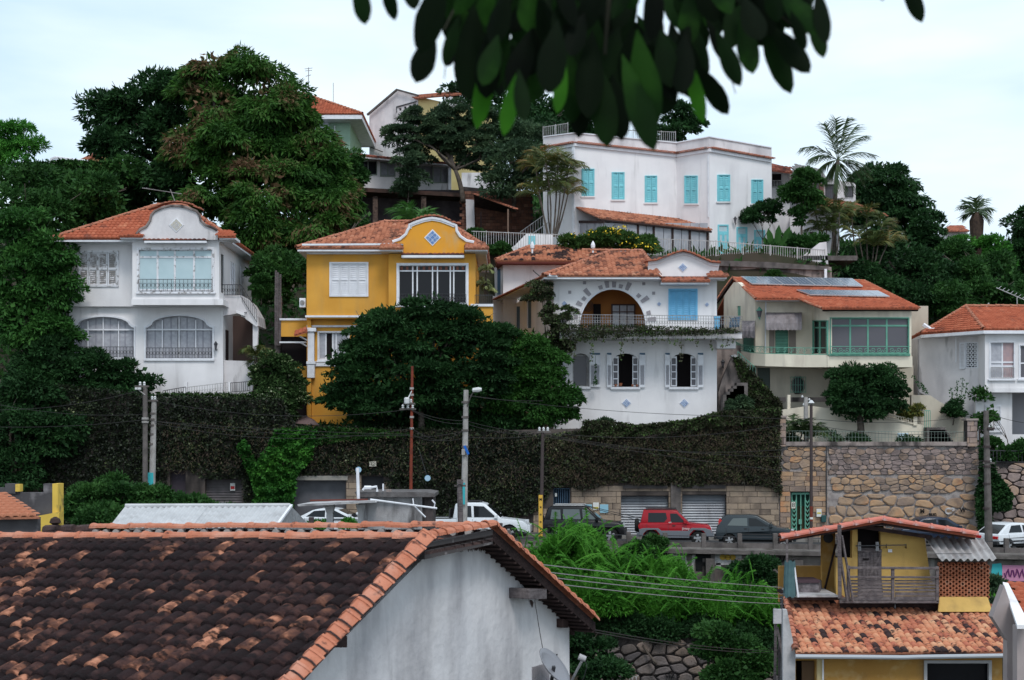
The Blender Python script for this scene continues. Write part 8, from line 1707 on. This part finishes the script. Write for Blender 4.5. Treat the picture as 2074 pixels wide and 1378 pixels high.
palm('coconut_palm', 'tall coconut palm with windswept fronds against the sky', (1690, 520, 101), (1697, 325, 100), [(1668, 258), (1692, 248), (1716, 250), (1738, 262), (1756, 284), (1620, 312), (1636, 334), (1774, 326), (1762, 352), (1750, 388), (1730, 404), (1668, 378), (1650, 360), (1710, 410), (1688, 398), (1764, 372)], LPALM, ll=1.15, lw=.08, tr=.18, nl=30, seed=4, wind=Vector((.35, 0, .1)), droop=.22)
palm('fan_palm', 'shaggy old fan palm on the slope at the right with a brown skirt', (1977, 560, 110), (1978, 432, 110), [(1945, 425), (1955, 410), (1975, 405), (1995, 412), (2008, 425), (1950, 445), (2004, 448), (1960, 420), (1990, 418), (2000, 438), (1953, 436)], LPALM, ll=1.0, lw=.12, tr=.22, nl=14, seed=5)
sk = MB().lathe([(.2, -2), (.35, 0), (.5, 1.6), (.55, 2.6), (.3, 3.2)], W(1978, 515, 109.9), 10).build('dead_skirt', mat('dead_palm_skirt', (.09, .06, .045), (.05, .035, .03), scale=5, bump=1), C.objects['fan_palm'])
def clumppalm(label, cx, base_y, D, tips, seed, m=LPALMO, spread=40, ll=.75):
    rr = random.Random(seed); st = []; fr = []
    for (x, y) in tips:
        bx = cx + (x - cx) * .25; st.append(((bx, base_y, D), (x, y, D + rr.uniform(-.6, .6))))
        for k in range(7):
            a = math.pi * (.02 + k / 6 * .96) + rr.uniform(-.15, .15); l = spread * rr.uniform(.75, 1.1)
            fr.append(((x, y, D), (x + math.cos(a) * l, y - math.sin(a) * l * .75 + 6, rr.uniform(-1.2, 1.2))))
    return palm('areca_palm', label, (cx, base_y, D), (cx, base_y - 50, D), fr, m, ll=ll, lw=.07, tr=.06, nl=20, seed=seed, stems=st, droop=.3)
clumppalm('clump of slim areca palms on the slope left of the turquoise-shuttered house', 1118, 480, 94, [(1085, 340), (1105, 330), (1130, 335), (1150, 350), (1135, 375), (1110, 385), (1090, 395), (1150, 395), (1125, 350)], 41, LPALMO, 46)
clumppalm('orange-tinged areca palm clump nearest the terrace end pier', 1680, 560, 98, [(1650, 425), (1675, 440), (1700, 430), (1690, 465), (1665, 470)], 42)
clumppalm('orange-tinged areca palm clump further right on the slope', 1760, 570, 99, [(1725, 440), (1755, 440), (1785, 460), (1740, 480), (1770, 500), (1800, 490)], 43)
clumppalm('big green palm tuft right behind the yellow pediment', 840, 460, 92, [(835, 452), (850, 455)], 44, mat('fresh_palm', (.03, .10, .02), [(.5, (.06, .17, .03)), (1, (.10, .24, .05))], island=.6, scale=.8, rough=.45, trans=.2), 55, 1.0)
clumppalm('small yellowing palm beside the side porch of the left white house', 510, 760, 76.8, [(520, 722), (530, 735)], 45, LPALMO, 34, .6)
clumppalm('green cycad-like palm behind the left end of the terrace railing', 1612, 898, 75.2, [(1606, 880), (1625, 878), (1640, 888)], 46, LPALM, 52, .6)
clumppalm('pale spiky plant with rosettes beside the right of the yellow house', 985, 600, 79, [(985, 548), (980, 575), (990, 590)], 47, mat('pale_agave', (.12, .15, .06), [(1, (.3, .32, .14))], island=.8), 16, .35)
tree('banana_plant', 'bright banana leaves and shrubs at the turquoise house right corner', 'plant', (1605, 528, 95), [(1600, 495, 95, 42, 22, 1.2), (1635, 500, 95, 34, 20, 1.2), (1650, 485, 95, 24, 14, 1)], 5000, .3, .13, LMID, cr=.5, seed=48, core=.8, tr=.05)
for k, (x0, y0, x1, y1) in enumerate(((1568, 520, 1556, 462), (1572, 520, 1578, 455), (1580, 515, 1600, 458), (1566, 520, 1548, 480))):
    if k == 0: bp = thing('banana_plant', 'few tall pale banana leaves right of the turquoise doors', 'plant', W(1570, 525, 94))
    a, b = W(x0, y0, 94), W(x1, y1, 94.2); d = (b - a); s = Vector((.28, .15, 0)); MB().add([a, a.lerp(b, .35) - s, a.lerp(b, .8) - s * .8, b, a.lerp(b, .8) + s * .8, a.lerp(b, .35) + s, a.lerp(b, .5) + Vector((0, .1, 0))], [(0, 1, 6), (1, 2, 6), (2, 3, 6), (3, 4, 6), (4, 5, 6), (5, 0, 6)]).build('leaf', LMID, bp)
fb = tree('flowering_bush', 'wide bush with yellow flowers in front of the glazed veranda', 'bush', (1240, 530, 89), [(1240, 485, 89, 62, 24, 1.4), (1300, 500, 89, 40, 20, 1.2), (1190, 490, 89, 34, 16, 1), (1150, 490, 89, 26, 10, .8)], 11000, .24, .10, mat('olive_bush_leaves', (.02, .045, .012), [(.5, (.04, .09, .02)), (1, (.08, .15, .04))], island=.6, scale=.6, trans=.2), cr=.5, seed=49, core=.85, tr=.1)
crown('flowers', [(1240, 470, 88.2, 60, 12, .5), (1290, 495, 88, 40, 16, .5), (1180, 478, 88.4, 30, 6, .5)], 130, .15, .13, mat('yellow_flowers', (.65, .48, .04)), fb, cr=.5, seed=50, core=0, kind='stuff')

ivy('ivy', 'sheet of very dark ivy covering the tall retaining wall at the left', PW, [(60, 770), (330, 800), (570, 806), (600, 860), (1010, 868), (1100, 880), (1100, 1030), (1010, 1060), (790, 1040), (780, 962), (700, 958), (590, 962), (560, 1040), (500, 1060), (490, 968), (410, 968), (380, 950), (340, 950), (330, 1080), (100, 1080)], 52000, .16, .12, LIVY, 51, .35)
ivy('ivy', 'brown-green ivy sheet hanging over the beige garage wall at the right', PW, [(1100, 880), (1220, 865), (1300, 890), (1400, 868), (1460, 838), (1580, 832), (1583, 1004), (1560, 985), (1480, 975), (1390, 985), (1250, 975), (1180, 992), (1155, 985), (1118, 985), (1100, 1020)], 27000, .15, .11, mat('brown_ivy_leaves', (.018, .018, .013), [(.45, (.036, .034, .022)), (.85, (.042, .068, .022)), (.96, (.14, .16, .05)), (1, (.4, .4, .25))], island=.75, scale=.5, rough=.7, trans=.1), 52, .4)
ivy('dry_creeper', 'dry leafless creeper patches tangled over the ivy above the garages', Fr(73.85), [(1100, 885), (1220, 870), (1400, 870), (1460, 842), (1578, 834), (1580, 980), (1390, 980), (1160, 982), (1118, 970)], 8000, .2, .03, LDRY, 97, .5, 'creeper', clump=.35)
ivy('dry_creeper', 'sparse dry creeper strands over the dark ivy left of the yellow-footed pole', Fr(73.7), [(330, 850), (1090, 880), (1090, 1000), (800, 960), (330, 960)], 4000, .2, .03, LDRY, 98, .5, 'creeper', clump=.4)
ivy('flowering_hedge', 'hedge with small pale flowers along the wall top under the left white house', Fr(75.2), [(180, 812), (330, 795), (500, 796), (560, 780), (600, 800), (600, 850), (480, 858), (330, 850), (200, 840)], 16000, .16, .11, mat('pale_flower_hedge', (.012, .03, .010), [(.5, (.03, .06, .018)), (.85, (.05, .10, .03)), (.92, (.35, .40, .22)), (1, (.5, .52, .4))], island=.85, scale=.5, trans=.15), 53, .5, 'hedge')
ivy('creeper', 'bright green creeper cascading down the dark wall above the garage', Fr(73.7), [(560, 868), (640, 868), (628, 930), (600, 960), (590, 1040), (500, 1046), (520, 1000), (505, 960), (482, 900), (496, 888), (520, 940), (545, 900)], 11000, .2, .15, leafm('creeper_leaves', (.012, .055, .010), (.028, .11, .018), (.07, .22, .03)), 54, .7, 'creeper')
ivy('creeper', 'green creeper fringe along the wall top below the yellow house', Fr(73.8), [(600, 864), (760, 868), (840, 880), (700, 890), (640, 900), (600, 890)], 5000, .17, .13, LMID, 55, .4, 'creeper')
tree('flowering_shrub', 'tall straggly shrub with pale blossoms between the white and yellow houses', 'shrub', (560, 860, 76), [(555, 760, 76.2, 48, 50, 1.1), (590, 770, 76.2, 34, 36, 1), (530, 800, 76, 34, 44, 1), (600, 810, 76, 26, 34, .8), (560, 830, 75.8, 50, 30, .9)], 15000, .19, .10, MC['pale_flower_hedge'], cr=.4, seed=56, core=.55, tr=.08)
tree('climbing_vine', 'thick vine climbing the left corner of the arched house', 'vine', (1120, 800, 78.4), [(1095, 580, 77.4, 22, 20, .5), (1112, 620, 77.6, 14, 40, .5), (1125, 665, 77.2, 24, 32, .6), (1150, 640, 77, 20, 22, .4), (1135, 705, 77.6, 24, 30, .5), (1120, 740, 77.8, 14, 40, .5), (1075, 600, 78.5, 16, 12, .5)], 9500, .16, .10, mat('vine_leaves', (.03, .03, .02), [(.4, (.05, .05, .03)), (.8, (.05, .09, .03)), (1, (.12, .2, .05))], island=.7, scale=1.5, trans=.1), cr=.35, seed=57, core=.35, tr=.07)
ivy('balcony_vine', 'straggly vine trailing along and hanging below the arched house balcony', Fr(76.5), [(1135, 655), (1300, 658), (1480, 664), (1500, 672), (1440, 678), (1300, 680), (1200, 686), (1150, 696), (1135, 680)], 4200, .13, .08, MC['vine_leaves'], 58, .28, 'vine')
q = MB(); rr = random.Random(9)
for i in range(30):
    x = 1140 + i * 11.9 + rr.uniform(-4, 4); l = rr.choice((5, 8, 12, 20, 38)) * (1 if i % 5 else 1.3); y = 682; pts = [W(x + rr.uniform(-3, 3) * j / 4, y + l * j / 4, 76.5) for j in range(5)]; q.tube(pts, .012, 3, cap=False)
    for k in range(int(l / 2.6)):
        c = W(x + rr.uniform(-4, 4), y + rr.uniform(.2, 1) * l, 76.45); s = .055; q.add([c, c + Vector((s, 0, -s * .4)), c + Vector((.1 * s, -.03, -s * 1.8)), c + Vector((-s, 0, -s * .5))], [(0, 1, 2, 3)])
o = q.build('vine_tendrils', MC['vine_leaves'], None, 'stuff', loc=W(1320, 700, 76.5)); tagm(o, 'thin hanging tendrils of the balcony vine in front of the lower windows', 'vine')
hs = thing('hanging_plant', 'small hanging plant in front of the leftmost lower shutter of the arched house', 'plant', W(1206, 780, 77.6)); q = MB().bar(W(1206, 720, 77.7), W(1206, 775, 77.7), .012); rr = random.Random(3)
for k in range(60): yy = rr.choice((740, 752, 764, 772, 774, 776)) + rr.uniform(-4, 4); c = W(1206 + rr.uniform(-1, 1) * (4 if yy > 768 else 2), yy, 77.65); s = .045; q.add([c, c + Vector((s, 0, -s * .4)), c + Vector((0, -.03, -s * 1.8)), c + Vector((-s, 0, -s * .5))], [(0, 1, 2, 3)])
q.build('foliage', LDARK, hs)
ivy('creeper', 'brownish creeper draped over the stair wall between arched and cream houses', Fr(78.3), [(1484, 722), (1500, 726), (1582, 815), (1584, 836), (1500, 838), (1510, 800)], 5200, .17, .12, MC['vine_leaves'], 60, .4, 'creeper')
ivy('creeper', 'creeper fringe on the wall top under the arched house', Fr(73.8), [(1180, 850), (1230, 852), (1290, 860), (1400, 848), (1455, 832), (1580, 826), (1582, 850), (1450, 862), (1300, 880), (1180, 890)], 9000, .17, .12, MC['vine_leaves'], 61, .5, 'creeper')
ivy('creeper', 'green vine hanging beside the leaning pole on the right wall', Fr(73.6), [(1984, 900), (2010, 930), (2020, 960), (2050, 1000), (2046, 1030), (2010, 1035), (2002, 1100), (1984, 1090), (1975, 1000), (1986, 960)], 6500, .2, .14, LDARK, 62, .5, 'creeper')
tree('hedge_shrub', 'green hedge in front of the right white house at the frame edge', 'hedge', (2050, 960, 74.8), [(2040, 925, 75, 50, 18, 1), (2080, 915, 75, 40, 22, 1), (2000, 905, 75.2, 24, 16, .6), (1992, 860, 76, 9, 24, .3), (2006, 838, 76, 10, 16, .3), (1988, 800, 76.6, 7, 16, .3)], 10000, .2, .11, LMID, cr=.45, seed=63, core=.8, tr=.08)
tree('potted_bush', 'yellow-green rounded bush on the cream garden stair wall', 'bush', (1850, 862, 77), [(1850, 832, 77, 22, 14, .7), (1840, 840, 77, 22, 10, .6)], 2500, .15, .08, mat('yellow_green_leaves', (.05, .08, .02), [(1, (.22, .2, .05))], island=.7, trans=.1), cr=.3, seed=64, core=.8, tr=.04)
tree('wall_shrub', 'dark scraggy shrub with tall twigs against the stained side wall', 'shrub', (1930, 850, 76.6), [(1938, 825, 76.6, 22, 18, .6), (1930, 838, 76.6, 26, 12, .6)], 2600, .16, .08, LDARK, cr=.3, seed=65, core=.5, tr=.04)
q = MB(); rr = random.Random(5)
for (x0, y0, x1, y1) in ((1930, 840, 1925, 785), (1940, 835, 1950, 765), (1945, 835, 1958, 775), (1935, 838, 1938, 770), (1876, 800, 1848, 760), (1880, 800, 1866, 775)):
    a, b = W(x0, y0, 76.5), W(x1, y1, 76.8); q.tube([a, a.lerp(b, .5) + Vector((.05, 0, 0)), b], .015, 3)
    for k in range(26): c = a.lerp(b, rr.uniform(.2, 1)) + Vector((rr.uniform(-.1, .1), 0, 0)); s = .05; q.add([c, c + Vector((s, 0, -s * .4)), c + Vector((0, -.03, -s * 1.8)), c + Vector((-s, 0, -s * .5))], [(0, 1, 2, 3)])
o = q.build('twigs', LDARK, None, 'stuff', loc=W(1930, 840, 76.5)); tagm(o, 'sparse upright twigs against the stained white side wall', 'twigs')
for (x, y, rx, ry, D, lab, m_, s_) in ((1600, 890, 18, 8, 75.3, 'low leafy clump below the cycad at the terrace railing', LDARK, 1), (1740, 890, 18, 9, 75.2, 'dark low plant at the foot of the clipped tree', LDARK, 2), (1690, 885, 12, 9, 75.4, 'grey twiggy plant left of the clipped tree trunk', LGREY, 3), (1842, 893, 22, 5, 75.4, 'low dark planting at the foot of the outdoor stair', LDARK, 4), (1500, 820, 34, 16, 77.4, 'agave-like plants at the foot of the vine stair', LGREY, 5), (1220, 862, 30, 12, 75.3, 'grey-green shrub at the base of the arched house', LGREY, 6), (1570, 560, 24, 10, 90, 'little bush on the stained terrace wall edge', LMID, 7), (960, 478, 30, 14, 91, 'green hedge below the left end of the terrace fence', LMID, 8), (1560, 505, 14, 10, 94, 'leafy tuft by the turquoise doors', LMID, 9), (530, 580, 24, 26, 80, 'small green shrub by the pale stakes', LMID, 10), (1010, 505, 34, 12, 90, 'green hedge strip under the terrace fence above the annex roof', LMID, 11)):
    tree('low_plant', lab, 'plant', (x, y + ry, D), [(x, y, D, rx, ry, .6)], int(rx * ry * 6), .2, .09, m_, cr=.3, seed=70 + s_, core=.6, tr=.03)

FE = leafm('feathery_bright_leaves', (.022, .09, .010), (.05, .18, .018), (.10, .29, .035))
tree('feathery_bush', 'bright feathery green bush mass below the road, left part by the near roof', 'bush', (1140, 1330, 58), [(1110, 1120, 60, 60, 40, 1.3), (1170, 1110, 61, 60, 36, 1.3), (1120, 1170, 59, 60, 40, 1.3), (1200, 1160, 60, 60, 40, 1.4), (1160, 1220, 58, 60, 44, 1.3), (1225, 1215, 58, 50, 40, 1.2), (1190, 1085, 62.5, 44, 22, .8)], 46000, .22, .05, FE, cr=.7, seed=81, core=.8, tr=.1, droop=.2, fill=.5, flat=.9)
tree('feathery_bush', 'bright feathery green bush mass below the road, right part under the parapet', 'bush', (1400, 1320, 58), [(1290, 1160, 60.5, 54, 40, 1.3), (1340, 1185, 60, 54, 40, 1.3), (1290, 1220, 58.5, 60, 40, 1.3), (1370, 1230, 58.5, 64, 34, 1.2), (1440, 1235, 58.5, 60, 30, 1.2), (1520, 1240, 58.5, 60, 28, 1.1), (1480, 1215, 60, 50, 22, 1), (1560, 1260, 58, 40, 30, 1)], 46000, .22, .05, FE, cr=.7, seed=82, core=.8, tr=.1, droop=.2, fill=.5, flat=.9)
tree('leafy_shrub', 'dark glossy shrub under the parapet next to the graffiti', 'shrub', (1520, 1200, 62), [(1525, 1155, 63.5, 44, 30, 1), (1545, 1170, 63, 30, 24, .9), (1490, 1175, 63.5, 24, 20, .7)], 9000, .22, .11, LDARK, cr=.5, seed=83, core=.8, tr=.06)
tree('leafy_shrub', 'green shrub growing up in front of the parapet between black and red cars', 'shrub', (1305, 1150, 64.5), [(1300, 1112, 64.9, 30, 24, .7), (1325, 1105, 64.9, 22, 18, .6), (1280, 1125, 64.9, 22, 18, .6)], 5500, .2, .08, LMID, cr=.4, seed=84, core=.7, tr=.05)
tree('leafy_shrub', 'dark green shrub below the satellite dish side, bottom centre', 'shrub', (1190, 1430, 53), [(1195, 1330, 54, 60, 52, 1.3), (1170, 1290, 54, 44, 34, 1.1), (1215, 1370, 53, 50, 40, 1.1)], 15000, .2, .10, LDARK, cr=.5, seed=85, core=.84, tr=.08)
tree('leafy_shrub', 'rounded green shrub in front of the rubble wall near the ochre house', 'shrub', (1490, 1430, 53), [(1480, 1320, 54, 60, 46, 1.3), (1450, 1300, 54, 34, 36, 1), (1520, 1350, 53.6, 50, 40, 1.1), (1480, 1370, 53, 56, 40, 1.1)], 18000, .2, .11, LMID, cr=.5, seed=86, core=.84, tr=.08)
tree('leafy_shrub', 'shadowy undergrowth along the top of the lower rubble wall', 'shrub', (1330, 1330, 56.5), [(1260, 1268, 57.6, 60, 26, 1), (1340, 1272, 57.6, 60, 24, 1), (1430, 1275, 57.6, 60, 26, 1), (1540, 1290, 57.4, 50, 36, 1), (1350, 1285, 57.2, 30, 12, .5)], 14000, .2, .09, LDARK, cr=.5, seed=87, core=.8, tr=.05)
tree('roadside_bush', 'broad leafy bush between the ivy wall and the corrugated shed roof', 'bush', (260, 1090, 62), [(170, 1020, 62, 54, 40, 1.4), (250, 1005, 62.5, 60, 34, 1.4), (320, 1015, 62.5, 60, 34, 1.3), (390, 1030, 62, 60, 30, 1.2), (440, 1040, 61.5, 30, 20, .9), (210, 1060, 60, 80, 40, 1.3), (230, 980, 63.5, 24, 16, .8)], 32000, .2, .09, LMID, cr=.5, seed=88, core=.84, tr=.1)
tree('low_plant', 'small green sprig between the canopy posts', 'plant', (705, 1078, 55), [(705, 1062, 55, 12, 9, .5), (650, 1066, 55, 14, 6, .5)], 700, .14, .08, LBRI, cr=.3, seed=89, core=.5, tr=.02)
tree('low_plant', 'weedy tuft behind the lattice at the right', 'plant', (2010, 1215, 56), [(2010, 1190, 56, 24, 22, .6), (2010, 1225, 54, 20, 20, .6)], 2400, .2, .07, LGREY, cr=.4, seed=90, core=.5, tr=.03)
SP = []
for tr_, bl in ((C.objects['feathery_bush'], [(1110, 1105, 60), (1170, 1090, 61), (1120, 1160, 59), (1200, 1145, 60), (1160, 1210, 58), (1225, 1205, 58)]), (C.objects['feathery_bush.001'], [(1290, 1145, 60), (1340, 1165, 60), (1290, 1205, 58), (1370, 1215, 58), (1440, 1220, 58), (1520, 1225, 58), (1560, 1245, 57.5), (1480, 1195, 60)])):
    q = MB(); rr = random.Random(len(bl))
    for (x, y, D) in bl:
        for k in range(26):
            b = W(x + rr.uniform(-58, 58), y + rr.uniform(-26, 34), D - 1.0 + rr.uniform(-.5, .5)); a = rr.uniform(0, math.pi); l = rr.uniform(.5, 1.1)
            frond(q, b, b + Vector((math.cos(a) * l, rr.uniform(-.5, .2), .25 + math.sin(a) * l * .7)), l * .18, 13, .2, .05, rr)
    q.build('feathery_sprays', FE, tr_, 'stuff')
# ground cover on the slopes
def cover(name, label, x0, x1, y0, y1, n, L_, w_, m, seed, cat='ground cover'):
    r = np.random.default_rng(seed); X = r.uniform(x0, x1, n); Y = r.uniform(y0, y1, n); Z = np.array([ground_z(a, b) for a, b in zip(X, Y)]) + r.uniform(-.05, .5, n) ** 2
    cen = np.stack([X, Y, Z], 1); c0 = cen.mean(0); v, f = leaf_cloud(cen, L_, w_, seed, -.4, .4); o = link(name, npmesh(name, v - c0, f, m), None, 'stuff', at=c0); return tagm(o, label, cat)
cover('ground_cover', 'weedy ground cover on the slope below the road', -26, 30, 57.4, 65.3, 18000, .35, .10, FE, 91)
cover('ground_cover', 'scrub on the upper hillside behind the houses', -42, 46, 86, 130, 34000, .7, .28, LMID, 92)
cover('ground_cover', 'leaf litter and scrub on the terrace behind the retaining wall', -40, 12, 75, 86, 12000, .35, .14, LDARK, 93)

o = thing('overhanging_branch', 'blurred dark green branch of large hanging leaves at the top of the picture', 'branch', W(1280, -160, 2.9))
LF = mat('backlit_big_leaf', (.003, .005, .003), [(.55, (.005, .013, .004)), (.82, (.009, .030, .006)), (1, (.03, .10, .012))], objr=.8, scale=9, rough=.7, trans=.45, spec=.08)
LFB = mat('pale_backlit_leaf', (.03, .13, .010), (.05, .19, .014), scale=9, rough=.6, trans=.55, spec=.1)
q = MB(); rr = random.Random(21)
for (pts, r) in (([(1280, -160), (1240, -60), (1230, 40), (1225, 110)], .006), ([(1280, -160), (1100, -70), (1010, 20), (1000, 120)], .005), ([(1280, -160), (1420, -60), (1540, 10), (1590, 40)], .005), ([(1100, -70), (940, -20), (900, 60)], .004), ([(1540, 10), (1620, 60)], .003), ([(1280, -160), (1060, -130), (760, -60)], .004), ([(1280, -160), (1600, -130), (1850, -50)], .004), ([(930, -10), (928, 40), (905, 100), (900, 160)], .0016), ([(1430, 30), (1450, 100), (1475, 140), (1490, 190)], .0016)):
    q.tube([W(x, y, 2.85) for x, y in pts], r, 5, r * .6)
q.build('twig', mat('dark_twig', (.03, .03, .02)), o)
def bigleaf(bx, by, tx, ty, w, D, m, curl=.15, tilt=0):
    a, b = W(bx, by, D), W(tx, ty, D + rr.uniform(-.05, .05)); d = b - a; L_ = d.length; d.normalize(); s = Vector((0, 1, 0)).cross(d).normalized(); s = (s * math.cos(tilt) + Vector((0, 1, 0)) * math.sin(tilt)); nn = d.cross(s); k = w * D / F / 2
    sh = [math.sin(math.pi * (i / 12) ** 1.4) ** .62 if 0 < i < 12 else .03 for i in range(13)]; vs = []; fs = []
    for i, h in enumerate(sh):
        t = i / 12; c = a + d * L_ * t + nn * (curl * L_ * (t * t - t)); hw_ = k * h * rr.uniform(.97, 1.03)
        for e in (-1, -.5, 0, .5, 1): vs.append(c + s * hw_ * e + nn * abs(e) * k * .25 * h)
    for i in range(12):
        for j in range(4): fs.append((i * 5 + j, i * 5 + j + 1, i * 5 + j + 6, i * 5 + j + 5))
    q = MB().add(vs, fs); q.sm = True; q.build('leaf', m, o)
EDGE = [(722, -50, 740, 50, 38), (775, -50, 800, 42, 30), (822, -70, 840, 20, 36), (900, -60, 850, 110, 60), (880, 60, 842, 168, 50), (930, 30, 900, 133, 30), (915, 90, 905, 135, 26),
        (1000, 80, 965, 262, 40), (1045, 150, 1020, 275, 34), (1050, 140, 1062, 245, 34), (990, 60, 985, 200, 56), (960, 10, 950, 205, 70), (1080, 60, 1080, 210, 60), (1145, 120, 1128, 230, 30), (1180, 140, 1172, 280, 46), (1130, 40, 1110, 190, 60), (1215, 130, 1230, 298, 56), (1200, 60, 1190, 240, 60),
        (1260, 110, 1325, 306, 62), (1290, 60, 1320, 270, 66), (1340, 90, 1360, 205, 44), (1355, 120, 1345, 235, 50), (1390, 110, 1425, 250, 34), (1410, 130, 1475, 232, 40), (1380, 60, 1400, 200, 60), (1450, 60, 1500, 175, 44), (1430, 40, 1480, 135, 32), (1500, 30, 1525, 150, 44), (1540, 40, 1602, 190, 44), (1560, 50, 1640, 148, 50), (1600, 20, 1632, 100, 26), (1640, 10, 1668, 118, 34), (1655, -30, 1672, 90, 40), (1580, -20, 1660, 70, 50), (1825, -60, 1868, 46, 34), (1770, -60, 1788, 2, 20), (1060, 120, 1040, 240, 44), (1240, 150, 1260, 285, 50), (1150, 90, 1160, 250, 50)]
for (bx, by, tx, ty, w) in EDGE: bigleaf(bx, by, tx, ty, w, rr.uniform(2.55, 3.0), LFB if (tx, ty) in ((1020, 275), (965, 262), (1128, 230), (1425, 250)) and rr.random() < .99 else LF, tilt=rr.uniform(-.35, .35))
env = [(860, 60), (900, 120), (950, 170), (1000, 200), (1100, 200), (1200, 235), (1300, 240), (1400, 190), (1480, 110), (1560, 100), (1650, 40)]
for i in range(230):
    x = rr.uniform(880, 1640); ym = np.interp(x, [e[0] for e in env], [e[1] for e in env]); y1 = rr.uniform(-20, ym); l = rr.uniform(90, 150); a = rr.uniform(-.45, .45) + (x - 1250) * .0008
    bigleaf(x - math.sin(a) * l, y1 - math.cos(a) * l, x, y1, rr.uniform(34, 54), rr.uniform(2.7, 3.5), LF, tilt=rr.uniform(-.6, .6))
